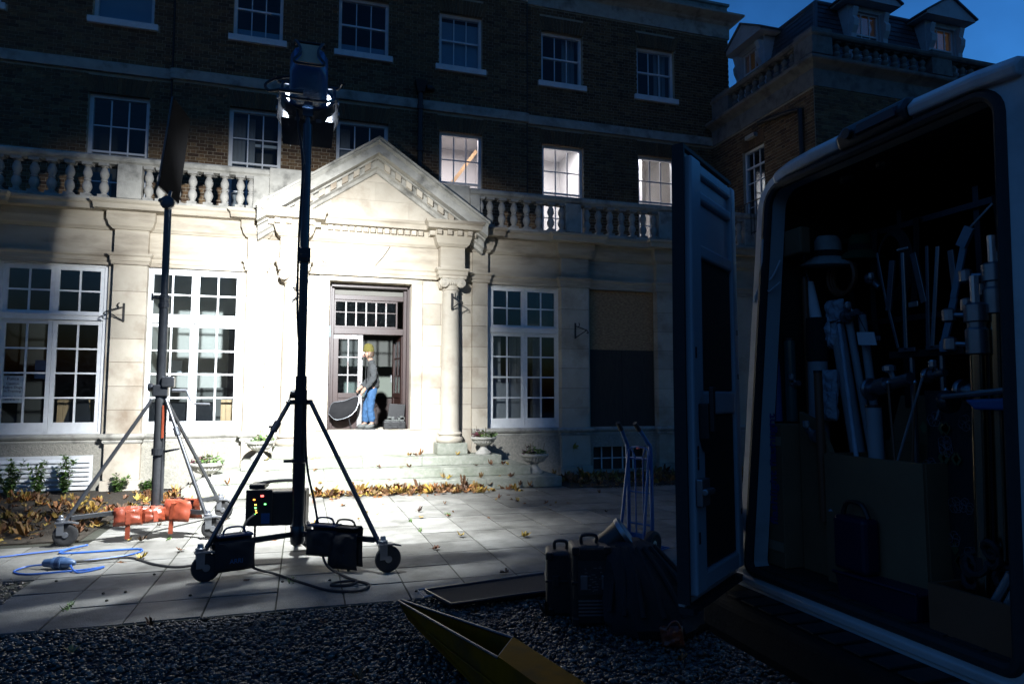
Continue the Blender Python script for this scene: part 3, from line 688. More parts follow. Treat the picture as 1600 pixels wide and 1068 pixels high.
# paper notice inside the left window pane
TXT = []
nt_ = thing('paper_notice', 'white paper notice with dark lettering taped inside the left window', 'notice', (-4.95, 13.96, 1.6))
box('sheet', m_paper, nt_, -5.0, -4.66, 13.955, 13.957, 1.55, 2.02)
for s_, sz, z, mt in (('Police', .075, 1.945, m_ink), ('Caution', .06, 1.865, m_ink), ('Police Dogs', .06, 1.80, m_ink), ('In Training', .06, 1.735, m_ink), ('One Unit Dog H', .043, 1.645, m_inkb), ('020 8246 11', .043, 1.59, m_inkb)):
    TXT.append((s_, sz, mt, z))

# ---- entrance doors
dr = empty('entrance', (1.28, 14.1, 1.0), house)
YD = 14.12; DW0, DW1 = DX0 + .02, DX1 - .02
m = MB(); m.box(DW0, DW0 + .09, YD, YD + .14, 1.009, 3.90); m.box(DW1 - .09, DW1, YD, YD + .14, 1.009, 3.90); m.box(DW0 + .09, DW1 - .09, YD, YD + .14, 2.92, 3.05); m.box(DW0 + .09, DW1 - .09, YD, YD + .14, 3.62, 3.72)
m.build('door_frame', m_wood, dr, bev=.006)
m = MB(); m.box(DW0 - .02, DW0 + .03, 13.98, YD, 1.009, 3.9); m.box(DW1 - .03, DW1 + .02, 13.98, YD, 1.009, 3.9); m.box(DW0, DW1, 13.98, YD + .05, 3.86, 3.92); m.build('door_lining', m_wood, dr)
box('transom_plaster', m_room_d, dr, DW0 + .09, DW1 - .09, YD + .1, YD + .12, 3.72, 3.86)
tw = (DW1 - DW0 - .36); tx = DW0 + .12
tr = MB(); tr.box(tx - .03, tx, YD + .03, YD + .09, 3.05, 3.62); tr.box(tx + tw, tx + tw + .03, YD + .03, YD + .09, 3.05, 3.62); tr.box(tx, tx + tw, YD + .03, YD + .09, 3.05, 3.09); tr.box(tx, tx + tw, YD + .03, YD + .09, 3.58, 3.62)
tr = tr.build('transom_light', m_wood, dr)
for k in range(1, 6): xx = tx + tw * k / 6; box('glazing_bar', m_leafdoor, tr, xx - .014, xx + .014, YD + .04, YD + .08, 3.09, 3.58)
m = MB(); m.box(tx, tx + tw, YD + .045, YD + .075, 3.36, 3.38); m.build('cross_bar', m_wood, tr)
for k in range(6):
    for z0, z1 in ((3.092, 3.358), (3.382, 3.578)): box('pane', m_glass_s, tr, tx + tw * k / 6 + .016, tx + tw * (k + 1) / 6 - .016, YD + .055, YD + .059, z0, z1)
def leaf(name, T, w, worn):
    m = MB(T); st = .10; mt = m_leafdoor if worn else m_wood
    m.box(0, st, 0, .05, 0, 1.90); m.box(w - st, w, 0, .05, 0, 1.90); m.box(st, w - st, 0, .05, 1.80, 1.90); m.box(st, w - st, 0, .05, .0, .16); m.box(st, w - st, 0, .05, .62, .72)
    lf = m.build(name, m_wood, dr, bev=.004)
    box('panel', m_wood, lf, st, w - st, .015, .035, .16, .62, T=T)
    if worn:
        m = MB(T); m.box(w - st + .004, w - .002, -.004, 0, .05, 1.89); m.box(.004, w - st, -.004, 0, 1.81, 1.89); m.build('bare_edge', m_leafdoor, lf)
    m = MB(T); mx = w / 2; m.box(mx - .012, mx + .012, .008, .042, .72, 1.80)
    for z in (1.08, 1.44): m.box(st, mx - .012, .01, .04, z - .012, z + .012); m.box(mx + .012, w - st, .01, .04, z - .012, z + .012)
    m.build('glazing_bars', mt if worn else m_wood, lf)
    for a, b in ((st, mx - .013), (mx + .013, w - st)):
        for c, d in ((.722, 1.067), (1.093, 1.427), (1.453, 1.798)): box('pane', m_glass_s, lf, a + .001, b - .001, .023, .027, c, d, T=T)
    box('handle', m_chrome, lf, w - .07, w - .05, -.05, -.03, .95, 1.1, T=T)
    return lf
TL = lambda p: Vector((DW0 + .09 + p.x, YD + .03 + p.y, 1.015 + p.z))
ca, sa = math.cos(R(78)), math.sin(R(78))
def TRt(p): return Vector((DW1 - .09 - (p.x * ca - p.y * sa) - .02, YD + .06 + p.x * sa + p.y * ca, 1.015 + p.z))
leaf('door_leaf', TL, .58, True); leaf('door_leaf', TRt, .58, False)
# hall behind the doors
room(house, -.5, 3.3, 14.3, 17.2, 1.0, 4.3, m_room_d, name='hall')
box('hall_panelling', m_wood, house, -.45, 3.25, 16.8, 16.9, 1.01, 1.62); box('hall_wall_panel', m_green, house, -.3, 3.2, 16.92, 16.98, 1.65, 2.4)
for k in range(5):
    x = .1 + k * .62; m = MB(); m.box(x, x + .5, 16.77, 16.80, 1.12, 1.52); pn = m.build('carved_panel', m_wood, house)
    m = MB(); m.tube([(x + .25 + .13 * math.cos(t * .5), 16.765, 1.32 + .13 * math.sin(t * .5)) for t in range(14)], .012, 5); m.tube([(x + .1, 16.765, 1.2), (x + .4, 16.765, 1.45)], .01, 5); m.build('carving', m_wood, pn)
box('blue_sticker', M('pale_blue_label', (.2, .55, .75)), dr, DW0 - .03, DW0 + .01, 13.97, 13.979, 2.85, 3.05)

# ---- steps
stp = thing('stone_steps', 'three broad grey aggregate steps leading up to the porch', 'steps', (1.3, 12.8, 0))
for (x0, x1, y0, z0, z1, cuts) in ((-1.80, 4.66, 12.02, 0, .188, (-.2, 1.6, 3.2)), (-1.42, 4.20, 12.46, .188, .354, (.4, 2.5)), (-1.0, 3.76, 12.96, .354, .526, (-.1, 1.1, 2.2))):
    xs = [x0, *cuts, x1]
    for a, b in zip(xs, xs[1:]): box('step_stone', m_step, stp, a + .0015, b - .0015, y0 + random.uniform(-.006, .006), 13.80 if z1 > .5 else 13.76, z0 + .001, z1, bev=.012)

# ================================================================== WING (right)
wing = thing('wing_building', 'dark brick wing at the right with balustraded parapet and slate mansard roof', 'house', (12, 11.7, 0))
XW, YS = 10.385, 11.69
class TW:
    rz = -math.pi / 2
    def __call__(s, p): return Vector((XW + p.y, 15.49 - p.x, p.z))     # west face: local x runs towards the camera, y into the wall
Tw = TW()
class TS:
    rz = 0
    def __call__(s, p): return Vector((XW + p.x, YS + p.y, p.z))
Ts = TS()
ww = empty('wing_wall', (XW, YS, 0), wing)
hw = [(15.49 - 14.22, 15.49 - 13.39, 5.5, 7.72)]
for T, L_, h in ((Tw, 3.79, hw), (Ts, 12.0, [])):
    m = MB(T); holed(m, 0, L_, 0, 8.34, .008, h, .2); m.build('mortar', m_mortar, ww)
    ar = [(a - .02, b + .02, d, d + .34) for a, b, c, d in h]
    z0 = 4.9 if T is Tw else 5.6
    brickwork(ww, 0.0 if T is Tw else .012, L_ - .012 if T is Tw else 4.5, z0, 8.34, 0, h + ar, T, 300 if T is Tw else 0, lambda x, z: (None if z < 6.3 else (3.8 - x) ** 2 + (z - 7.9) ** 2))
    for a0, a1, c0, c1 in ar:
        m = MB(T); N = 12
        for k in range(N): w = (a1 - a0) / N; m.box(a0 + w * k + .004, a0 + w * (k + 1) - .004, -.006, .05, c0, c1)
        m.build('brick_arch', m_brick_s, ww, fix=False)
box('stone_base', m_stone, wing, XW - .1, XW + 3, YS - .1, 15.4, 0, 4.2)
pw = [(XW, 15.49), (XW, YS), (XW + 12, YS)]
m = MB(); m.sweep([(0, 8.335), (.02, 8.335), (.02, 8.72), (.06, 8.76), (.10, 8.80), (.20, 8.85), (.22, 8.88), (.22, 8.93), (.02, 8.98), (-.3, 8.98)], pw); m.build('stone_band', m_weath2, wing)
wb = empty('parapet', (XW, YS, 8.98), wing)
m = MB(); m.sweep([(-.24, 8.981), (.0, 8.981), (.0, 9.07), (-.02, 9.08), (-.24, 9.08)], pw); m.build('base_course', m_weath2, wb)
m = MB(); m.sweep([(-.26, 9.475), (.02, 9.475), (.05, 9.51), (.06, 9.56), (.03, 9.59), (-.1, 9.605), (-.28, 9.59)], pw); m.build('handrail', m_weath2, wb)
wprof = [(r, z * .63) for r, z in prof]
m = MB(); m.lathe(wprof[2:-2], (0, 0, 0), 12); m.box(-.075, .075, -.075, .075, 0, .032); m.box(-.075, .075, -.075, .075, .366, .396); wbal = m.mesh('baluster', m_weath2, smooth=True)
for k in range(9): piece('baluster', wbal, wb, (XW + .12, 14.62 - k * .27, 9.078))
for k in range(11): piece('baluster', wbal, wb, (XW + .74 + k * .27, YS + .12, 9.078))
for k in range(9): piece('baluster', wbal, wb, (14.5 + k * .27, YS + .12, 9.078))
for a, b, c, d in ((XW - .02, XW + .52, YS - .02, YS + .56), (XW - .015, XW + .25, 14.75, 15.48), (13.72, 14.33, YS - .015, YS + .25), (17.0, 17.6, YS - .015, YS + .25)): box('pedestal', m_weath2, wb, a, b, c, d, 9.082, 9.66, bev=.01)
# mansard
mz0, mz1, off, ins = 8.99, 11.05, .62, .52
roof = empty('mansard_roof', (XW, YS, 9), wing)
x0, y0 = XW + off, YS + off; x1r = 16.0
m = MB()
m.hexa([(x0, y0, mz0), (x1r, y0, mz0), (x1r, 15.45, mz0), (x0, 15.45, mz0)], [(x0 + ins, y0 + ins, mz1), (x1r - ins, y0 + ins, mz1), (x1r - ins, 15.45, mz1), (x0 + ins, 15.45, mz1)]); m.build('roof_deck', m_lead, roof)
m = MB(); rows = 15
for face_ in (0, 1):
    for r in range(rows):
        t = r / rows; z = mz0 + (mz1 - mz0) * t; t2 = (r + 1.25) / rows; zz = mz0 + (mz1 - mz0) * min(t2, 1)
        L_ = (15.4 - y0) if face_ == 0 else (x1r - x0); n = int(L_ / .22)
        for k in range(-1, n):
            a = k * .22 + (.11 if r % 2 else 0); b = a + .213
            lo = ins * t; hi = L_ - (0 if face_ == 0 else ins * t)
            a, b = max(a, lo), min(b, hi)
            if b - a < .05: continue
            o1 = -.016 - random.random() * .006; o2 = -.004
            def pt(u, tt, o, z_): return (x0 + ins * tt + o, y0 + u, z_) if face_ == 0 else (x0 + u, y0 + ins * tt + o, z_)
            m.face(pt(a, t, o1, z), pt(b, t, o1, z), pt(b, t2, o2, zz), pt(a, t2, o2, zz))
            m.face(pt(a, t, o1, z), pt(b, t, o1, z), pt(b, t, 0, z), pt(a, t, 0, z))
sl = m.build('slates', m_slate, roof, fix=False); tag(sl, kind='stuff')
m = MB(); m.tube([(x0, y0, mz0), (x0 + ins, y0 + ins, mz1 + .03)], .05, 8); m.tube([(x0 + ins, 15.45, mz1 + .02), (x0 + ins, y0 + ins, mz1 + .02), (x1r - ins, y0 + ins, mz1 + .02), (x1r, y0, mz0)], .055, 8); m.build('ridge_roll', m_lead, roof)
m_warm = M('warm_lit_blind', (.3, .2, .1), None, emit=((1, .5, .12), .05)); m_warm2 = M('dim_warm_blind', (.3, .2, .1), None, emit=((1, .5, .12), .018))
m_dorm = M('dormer_white_paint', (.50, .52, .54), (.42, .44, .46), 5, .55, dark=(.2, .2, .2), dscale=4, damt=.4)
def dormer(T, w, wm):
    """local: x across, y into the roof, front face at y=0, z up from 9.0"""
    d = MB(T); d.box(-w / 2, w / 2, .0, 1.2, 9.0, 10.93)
    # cut look: front built of stiles round the window
    d = MB(T); ww_ = w * .31
    d.box(-w / 2, -ww_, .0, .9, 9.0, 10.93); d.box(ww_, w / 2, .0, .9, 9.0, 10.93); d.box(-ww_, ww_, .0, .9, 10.80, 10.93); d.box(-ww_, ww_, .0, .9, 9.0, 9.72)
    o = d.build('dormer', m_dorm, wing)
    for s in (-1, 1):
        m = MB(T); xx = s * (w / 2 - .11)
        m.loft([[(xx - .07, -.0 - q, z), (xx + .07, -.0 - q, z), (xx + .07, .0, z), (xx - .07, .0, z)] for q, z in ((.03, 9.2), (.05, 9.9), (.06, 10.2), (.14, 10.35), (.16, 10.5), (.10, 10.6), (.16, 10.8))]); m.build('console', m_dorm, o)
    m = MB(T); h = w / 2 + .2
    m.loft([[(x, y, z) for x, z in ((-h, 10.94), (h, 10.94), (h, 11.0), (0, 11.47), (-h, 11.0))] for y in (-.25, 1.4)]); m.build('pediment_roof', m_dorm, o)
    m = MB(T); m.loft([[(x, y, z) for x, z in ((-h - .05, 10.985), (0, 11.475), (h + .05, 10.985), (h + .05, 11.02), (0, 11.52), (-h - .05, 11.02))] for y in (-.3, 1.4)]); m.build('lead_capping', m_lead, o)
    m = MB(T); m.box(-ww_, ww_, .06, .10, 9.72, 9.76); m.box(-ww_, ww_, .06, .10, 10.76, 10.80); m.box(-ww_, -ww_ + .04, .06, .10, 9.76, 10.76); m.box(ww_ - .04, ww_, .06, .10, 9.76, 10.76); m.box(-ww_ + .04, ww_ - .04, .055, .105, 10.23, 10.27)
    for q in (-1, 1): m.box(q * ww_ / 3 - .014, q * ww_ / 3 + .014, .065, .095, 9.76, 10.23); m.box(q * ww_ / 3 - .014, q * ww_ / 3 + .014, .065, .095, 10.27, 10.76)
    sw = m.build('window', m_white, o)
    for a in (-1, 0, 1):
        for c, e in ((9.762, 10.228), (10.272, 10.758)): box('pane', m_glass, sw, a * ww_ * 2 / 3 - ww_ / 3 + .015, a * ww_ * 2 / 3 + ww_ / 3 - .015, .078, .082, c, e, T=T)
    box('blind', wm, o, -ww_, ww_, .16, .17, 9.73, 10.79, T=T)
dormer(lambda p: Vector((XW + .75 + p.y, 14.80 - p.x, p.z)), 1.15, m_warm2)
dormer(lambda p: Vector((12.70 + p.x, YS + .78 + p.y, p.z)), 1.15, m_warm2)
dormer(lambda p: Vector((15.05 + p.x, YS + .78 + p.y, p.z)), 1.15, m_warm)
# wing window, lamp, pipes
sash(wing, 15.49 - 14.22, 15.49 - 13.39, 5.5, 7.72, .08, 3, [6.3, 6.9], 7.28, T=Tw, fr=.06)
room(wing, .9, 2.5, .2, 1.5, 5.3, 7.9, m_room_d, T=Tw)
box('wall_lamp', m_weath, wing, XW - .12, XW - .01, 13.6, 13.95, 7.93, 8.02)
m = MB(); m.tube([(XW - .07, 12.05, 4.3), (XW - .07, 12.05, 7.95), (XW - .06, 12.5, 8.05), (XW - .06, 13.5, 8.2)], .055, 8); m.build('drainpipe', m_black, wing, smooth=True)
m = MB()
for k in range(9): m.tube([(XW - .22, 13.3 + k * .12, 5.5), (XW - .22, 13.3 + k * .12, 6.3)], .01, 5)
m.tube([(XW - .22, 13.25, 6.3), (XW - .22, 14.32, 6.3)], .014, 5); m.tube([(XW - .22, 13.25, 5.55), (XW - .22, 14.32, 5.55)], .014, 5); m.tube([(XW, 13.25, 6.3), (XW - .22, 13.25, 6.3)], .014, 5); m.tube([(XW, 14.32, 6.3), (XW - .22, 14.32, 6.3)], .014, 5); m.build('window_railing', m_black, wing)
# ================================================================== LAMP ON ITS STAND (lit)
def caster(parent, x, y, ang, r=.125, name='caster', brake=True):
    """swivel caster; wheel trails towards angle ang"""
    d = Vector((math.cos(ang), math.sin(ang), 0)); ax = Vector((-d.y, d.x, 0)); c = Vector((x, y, r)) + d * .05
    def T(p): return c + d * p.x + ax * p.y + Vector((0, 0, p.z))
    m = MB(T); m.loft([[(.0 - .05 + .07 * q, s * .035 + t, z) for q, t in ((-.5, -.004), (.5, -.004), (.5, .004), (-.5, .004))] for s in (1,) for z in (0, r + .02)])
    m.loft([[(.0 - .05 + .07 * q, -.035 + t, z) for q, t in ((-.5, -.004), (.5, -.004), (.5, .004), (-.5, .004))] for z in (0, r + .02)])
    m.loft([[(-.03 + .035 * q, s * .036 + t, z) for q, t in ((-1, -.005), (1, -.005), (1, .005), (-1, .005))] for s in (1,) for z in (-.02, r * .5)])
    m.box(-.10, .045, -.05, .05, r + .005, r + .022)
    m.lathe([(.045, r + .022), (.045, r + .05), (.03, r + .055), (.022, r + .09)], (-.05, 0, 0), 14)
    if brake: m.hexa([(.045, -.03, r + .0), (.12, -.03, r - .015), (.12, .03, r - .015), (.045, .03, r + .0)], [(.045, -.03, r + .02), (.12, -.03, r - .002), (.12, .03, r - .002), (.045, .03, r + .02)])
    o = m.build(name, m_steel, parent, bev=.002)
    m = MB(T); n = 28
    m.lathe([(r * .62, -.026), (r * .80, -.030), (r * .95, -.022), (r, -.008), (r, .008), (r * .95, .022), (r * .80, .030), (r * .62, .026)], (0, 0, 0), n, 'y'); m.build('tyre', m_rubber, o, smooth=True)
    m = MB(T); m.lathe([(.012, -.036), (.03, -.034), (.035, -.02), (r * .5, -.014), (r * .63, -.024), (r * .63, .024), (r * .5, .014), (.035, .02), (.03, .034), (.012, .036)], (0, 0, 0), 20, 'y')
    for k in range(5): a = k * 2 * math.pi / 5; m.lathe([(.006, -.022), (.006, .022)], (r * .38 * math.cos(a), 0, r * .38 * math.sin(a)), 6, 'y')
    m.build('rim', m_steel, o, smooth=True)
    return o
SX, SY = -.012, 7.24
stand = thing('wind_up_stand', 'tall black wind-up lighting stand on three wheels, carrying the lit lamp', 'light stand', (SX, SY, 0))
feet = [(-.84, 6.80), (.765, 6.66), (-.03, 8.24)]
m = MB(); m.tube([(SX, SY, .26), (SX, SY, 1.72)], .062, 16); m.build('mast_base', m_blackmetal, stand, smooth=True)
m = MB(); m.box(SX - .042, SX + .042, SY - .045, SY + .04, 1.66, 3.12); m.build('rack_column', m_blackmetal, stand, bev=.008)
m = MB()
for k in range(52): m.box(SX - .011, SX + .011, SY - .0475, SY - .0452, 1.75 + k * .026, 1.762 + k * .026)
m.build('rack_teeth', m_plastic, stand)
m = MB(); m.tube([(SX, SY, 3.1), (SX, SY, 4.48)], .046, 16); m.build('riser', m_blackmetal, stand, smooth=True)
m = MB(); m.box(SX - .06, SX + .06, SY - .065, SY + .06, 3.02, 3.17); m.box(SX - .035, SX + .035, SY - .08, SY - .06, 3.05, 3.10); m.build('lock_collar', m_plastic, stand, bev=.008)
m = MB(); m.box(SX - .055, SX + .055, SY - .07, SY + .06, 1.58, 1.86); m.lathe([(.045, -.03), (.045, .03)], (SX - .075, SY - .02, 1.68), 12, 'x'); m.tube([(SX - .1, SY - .02, 1.68), (SX - .11, SY - .08, 1.60), (SX - .14, SY - .08, 1.60)], .010, 6); m.build('winch_box', m_plastic, stand, bev=.01)
m = MB()
for fx, fy in feet:
    d = (Vector((fx, fy, 0)) - Vector((SX, SY, 0))).normalized(); m.beam(Vector((SX, SY, 1.60)), Vector((SX, SY, 1.60)) + d * .13, .05, .05)
m.build('leg_bracket', m_blackmetal, stand, bev=.004)
for i, (fx, fy) in enumerate(feet):
    d = (Vector((fx, fy, 0)) - Vector((SX, SY, 0))).normalized(); a = Vector((SX, SY, 1.60)) + d * .12; b = Vector((fx, fy, .20))
    m = MB(); m.tube([a, b], .022, 12); lg = m.build('leg', m_blackmetal, stand, smooth=True)
    if i == 0:
        p = a + (b - a) * .17; dd = (b - a).normalized(); m = MB(); m.tube([p - dd * .05, p + dd * .05], .035, 10); m.tube([p - dd * .0, p + Vector((-.06, -.03, .0))], .012, 6); m.build('leg_clamp', m_blackmetal, lg)
    m = MB(); m.beam((SX, SY, .30), b + Vector((0, 0, .10)) - d * .09, .045, .05); m.build('brace', m_blackmetal, stand, bev=.004)
    m = MB(); m.box(b.x - .035, b.x + .035, b.y - .035, b.y + .035, .17, .30); m.build('leg_foot', m_steel, stand, bev=.01)
    caster(stand, fx, fy, (2.9, .15, -1.35)[i] if i != 0 else 0.25)
m = MB(); m.lathe([(.06, .20), (.07, .23), (.07, .36), (.06, .38)], (SX, SY, 0), 16); m.build('centre_boss', m_blackmetal, stand, smooth=True)
m = MB(); m.lathe([(.06, .99), (.075, 1.0), (.075, 1.03), (.06, 1.04)], (SX, SY, 0), 14); m.box(SX - .15, SX - .05, SY - .02, SY + .02, 1.0, 1.03); m.build('cable_hook', m_blackmetal, stand)

LP = Vector((-.01, 7.30, 4.93)); ax = Vector((.0, .85, -.66)).normalized(); sx_ = ax.cross(Vector((0, 0, 1))).normalized(); up_ = sx_.cross(ax)
def TH(p): return LP + sx_ * p.x + ax * p.y + up_ * p.z
lamp = thing('film_lamp', 'lit film lamp with open barn doors, seen from behind on top of the tall stand', 'film lamp', (LP.x, LP.y, 4.45))
def rr(w, h, r, y, n=5):
    o = []
    for cx, cz, a0 in ((w - r, h - r, 0), (-w + r, h - r, 90), (-w + r, -h + r, 180), (w - r, -h + r, 270)):
        for k in range(n): a = R(a0 + 90 * k / (n - 1)); o.append((cx + r * math.cos(a), y, cz + r * math.sin(a)))
    return o
m = MB(TH); m.loft([rr(.10, .15, .08, -.33), rr(.15, .21, .10, -.31), rr(.185, .25, .11, -.24), rr(.19, .255, .11, -.02), rr(.195, .22, .11, .16)]); m.build('lamp_shell', m_bluebody, lamp, smooth=True)
m = MB(TH); m.loft([[(x, y, z) for x, z in ((-.125, .19), (.125, .19), (.10, .12), (.075, .02), (.075, -.06), (.10, -.14), (.125, -.20), (-.125, -.20), (-.10, -.14), (-.075, -.06), (-.075, .02), (-.10, .12))] for y in (-.352, -.335)]); m.build('back_panel', m_grey, lamp)
for s in (-1, 1):
    m = MB(TH); m.tube(cat([(s * .15, -.32, .22), (s * .14, -.37, .20), (s * .105, -.38, .10), (s * .085, -.38, -.02), (s * .11, -.38, -.14), (s * .145, -.37, -.21), (s * .12, -.36, -.25), (0, -.36, -.262)], 6), .014, 8); m.build('guard_rail', m_plastic, lamp, smooth=True)
m = MB(TH); m.tube([(-.15, -.35, .225), (.15, -.35, .225)], .014, 8); m.build('guard_rail', m_plastic, lamp, smooth=True)
m = MB(TH)
for k in range(7): m.box(-.15 + .006 * k, .15 - .006 * k, -.26 + k * .055, -.235 + k * .055, .25, .262)
m.build('cooling_fins', m_bluebody, lamp)
m = MB(TH); N_ = 32; rings = []
for y, r in ((.13, .235), (.13, .275), (.235, .285), (.235, .245)): rings.append([(r * math.cos(2 * math.pi * k / N_), y, r * math.sin(2 * math.pi * k / N_)) for k in range(N_)])
m.loft(rings + [rings[0]], caps=False); m.build('front_ring', m_blackmetal, lamp, smooth=True)
m = MB(TH); m.lathe([(.001, .165), (.14, .172), (.24, .16)], (0, 0, 0), 32, 'y', caps=False); m.build('lens', m_lens, lamp, smooth=True)
# barn doors
def leafdoor(side, ang, L_, w0, w1, nm='barn_door'):
    h = .275 if side in 'tb' else .31; c, s = math.cos(R(ang)), math.sin(R(ang))
    def T(p):            # p.x across, p.y along leaf, p.z thickness
        o, y = h + p.y * s + p.z * c, .24 + p.y * c - p.z * s
        q = {'t': (p.x, y, o), 'b': (p.x, y, -o), 'r': (o, y, p.x), 'l': (-o, y, p.x)}[side]
        return TH(Vector(q))
    m = MB(T); m.prism([(-w0, 0), (w0, 0), (w1, L_), (-w1, L_)], 'z', 0, .006); o = m.build(nm, m_blackmetal, lamp)
    for q0 in (-w0 * .5, w0 * .3): m = MB(T); m.box(q0, q0 + w0 * .2, -.015, .02, -.004, .012); m.build('hinge', m_steel, o)
    return o
leafdoor('t', TOP_ANG, .32, .27, .30); leafdoor('b', BOT_ANG, .27, .27, .25)
leafdoor('r', RIGHT_ANG, .40, .27, .20); leafdoor('l', LEFT_ANG, .40, .27, .20)
m = MB(TH)
for s in (-1, 1): m.tube(cat([(s * .26, .02, .04), (s * .265, .02, -.12), (s * .25, .0, -.24), (s * .16, -.02, -.33), (0, -.03, -.355)], 6), .016, 8)
m.build('yoke', m_blackmetal, lamp, smooth=True)
for s in (-1, 1):
    m = MB(TH); m.tube([(s * .20, .02, .04), (s * .31, .02, .04)], .018, 8); m.tube([(s * .31, .02, .04), (s * .33, -.05, .0), (s * .33, -.10, -.06)], .010, 6); m.build('tilt_handle', m_blackmetal, lamp)
m = MB(); m.tube([(SX, SY + .0, 4.46), (SX, SY, 4.60)], .026, 12); m.box(SX - .05, SX + .05, SY - .03, SY + .06, 4.56, 4.63); m.build('spigot', m_blackmetal, lamp)
m = MB(TH); m.tube(cat([(-.18, -.05, .04), (-.33, -.05, -.04), (-.42, -.06, -.20), (-.38, -.08, -.35), (-.28, -.14, -.42)], 6), .014, 8); m.build('head_cable', m_rubber, lamp, smooth=True)
m = MB(TH); m.tube([(-.28, -.14, -.42), (-.05, -.14, -.42)], .022, 10); m.build('cable_connector', m_blackmetal, lamp, smooth=True)
def spot(name, loc, direction, power, size, blend, rad, col, parent):
    l = bpy.data.lights.new(name, 'SPOT'); l.energy = power; l.spot_size = R(size); l.spot_blend = blend; l.shadow_soft_size = rad; l.color = col
    o = bpy.data.objects.new(name, l); C.objects.link(o); o.parent = parent; o.location = Vector(loc) - WL[parent.name]; o.rotation_euler = Vector(direction).to_track_quat('-Z', 'Y').to_euler(); return o
spot('lamp_beam', TH(Vector((0, .25, 0))), ax, BEAM_W, BEAM_SIZE, 1.0, BEAM_R, (.93, .97, 1), lamp)
so_ = spot('lamp_spill', TH(Vector((-.02, .34, -.45))), (-.04, .26, -1), SPILL_W, 80, .55, .06, (.86, .93, 1), lamp)
ln = so_.data; ln.use_nodes = True; N = ln.node_tree.nodes; L = ln.node_tree.links       # added spot under the barn door; noise puts the dapples into its strength
tc_ = N.new('ShaderNodeTexCoord'); mp_ = N.new('ShaderNodeMapping'); mp_.inputs['Scale'].default_value = (2.6, 8, 2.6); nz_ = N.new('ShaderNodeTexNoise'); nz_.inputs['Scale'].default_value = 1.3; nz_.inputs['Detail'].default_value = 1.5
mr_ = N.new('ShaderNodeMapRange'); mr_.inputs[1].default_value = .45; mr_.inputs[2].default_value = .60; mr_.inputs[3].default_value = .10; mr_.inputs[4].default_value = 1.9
L.new(tc_.outputs['Normal'], mp_.inputs[0]); L.new(mp_.outputs[0], nz_.inputs[0]); L.new(nz_.outputs[0], mr_.inputs[0]); L.new(mr_.outputs[0], N['Emission'].inputs['Strength'])
# ballast on the braces, cables, sandbags
bl = thing('ballast', 'black lamp ballast with glowing indicator lights resting on the stand braces', 'ballast', (-.22, 7.42, .34))
def TB(p): c, s = math.cos(R(-8)), math.sin(R(-8)); return Vector((-.20 + p.x * c - p.y * s, 7.42 + p.x * s + p.y * c, .375 + p.z))
m = MB(TB); m.box(-.28, .28, -.13, .13, 0, .34); m.build('case', m_plastic, bl, bev=.015)
m = MB(TB); m.box(-.29, -.04, -.15, -.131, .01, .36); m.build('front_panel', m_plastic, bl, bev=.006)
m = MB(TB); m.tube(cat([(-.22, 0, .34), (-.21, 0, .40), (0, 0, .43), (.2, 0, .42), (.24, 0, .34)], 5), .016, 8); m.build('carry_handle', m_plastic, bl, smooth=True)
m = MB(TB); m.box(-.27, -.12, -.12, .12, .36, .41); m.build('top_plate', m_plastic, bl, bev=.01)
m = MB(TB); m.box(-.14, -.06, -.1545, -.1505, .03, .13); m.build('control_plate', m_bluebody, bl)
for nm, x, z, r in (('red', -.135, .30, .014), ('orange', -.21, .265, .010), ('amber', -.195, .215, .009), ('green', -.195, .185, .009), ('green', -.105, .22, .009), ('amber', -.19, .16, .007), ('amber', -.185, .14, .007), ('green', -.20, .125, .006)):
    m = MB(TB); m.box(x - r, x + r, -.1555, -.1505, z - r * .6, z + r * .6); m.build('indicator', m_led[nm], bl)
cb = thing('power_cable', 'thick black cable running from the ballast down and looping on the paving', 'cable', (-.3, 7, 0))
m = MB(); m.tube(cat([(-.42, 7.26, .50), (-.50, 7.15, .42), (-.50, 7.1, .2), (-.42, 7.06, .05), (-.2, 6.85, .015), (.05, 6.45, .014), (.26, 6.15, .014), (.5, 6.06, .014), (.60, 6.22, .014), (.50, 6.38, .014), (.33, 6.33, .03), (.28, 6.20, .04), (.42, 6.15, .045), (.50, 6.30, .035), (.40, 6.6, .016), (.25, 6.85, .08), (.20, 7.0, .3), (.14, 7.12, .62), (.06, 7.17, 1.0), (.02, 7.17, 1.7), (-.06, 7.17, 2.4), (-.07, 7.17, 3.2), (-.05, 7.18, 4.0), (-.10, 7.2, 4.4), (-.12, 7.22, 4.62)], 8), .012, 8); m.build('cable_run', m_rubber, cb, smooth=True)
def cushion(m, c, ux, uz, w, h, t, sag=0):
    """flat bag: w across ux, h down uz, t thick"""
    c = Vector(c); ux = Vector(ux).normalized(); uz = Vector(uz).normalized(); n = ux.cross(uz)
    G = 12; rows = []; ph = [random.uniform(0, 6.28) for _ in range(4)]
    for side in (1, -1):
        for j in range(G + 1):
            row = []
            for i in range(G + 1):
                a, b = i / G * 2 - 1, j / G * 2 - 1
                th = t / 2 * (max(0, 1 - abs(a) ** 3) * max(0, 1 - abs(b) ** 4)) ** .5 * side + (.006 * math.sin(a * 5 + b * 3 + ph[0]) + .004 * math.sin(b * 8 - a * 4 + ph[1]) + .003 * math.sin(a * 13 + ph[2])) * (1 - abs(a) ** 6) + random.uniform(-.003, .003)
                row.append(m.P(c + ux * a * w / 2 * (1 - .04 * (1 - b * b)) + uz * b * h / 2 + n * th))
            rows.append(row)
    for s0 in (0, G + 1):
        for j in range(G):
            for i in range(G): m.f.append([rows[s0 + j][i], rows[s0 + j][i + 1], rows[s0 + j + 1][i + 1], rows[s0 + j + 1][i]])
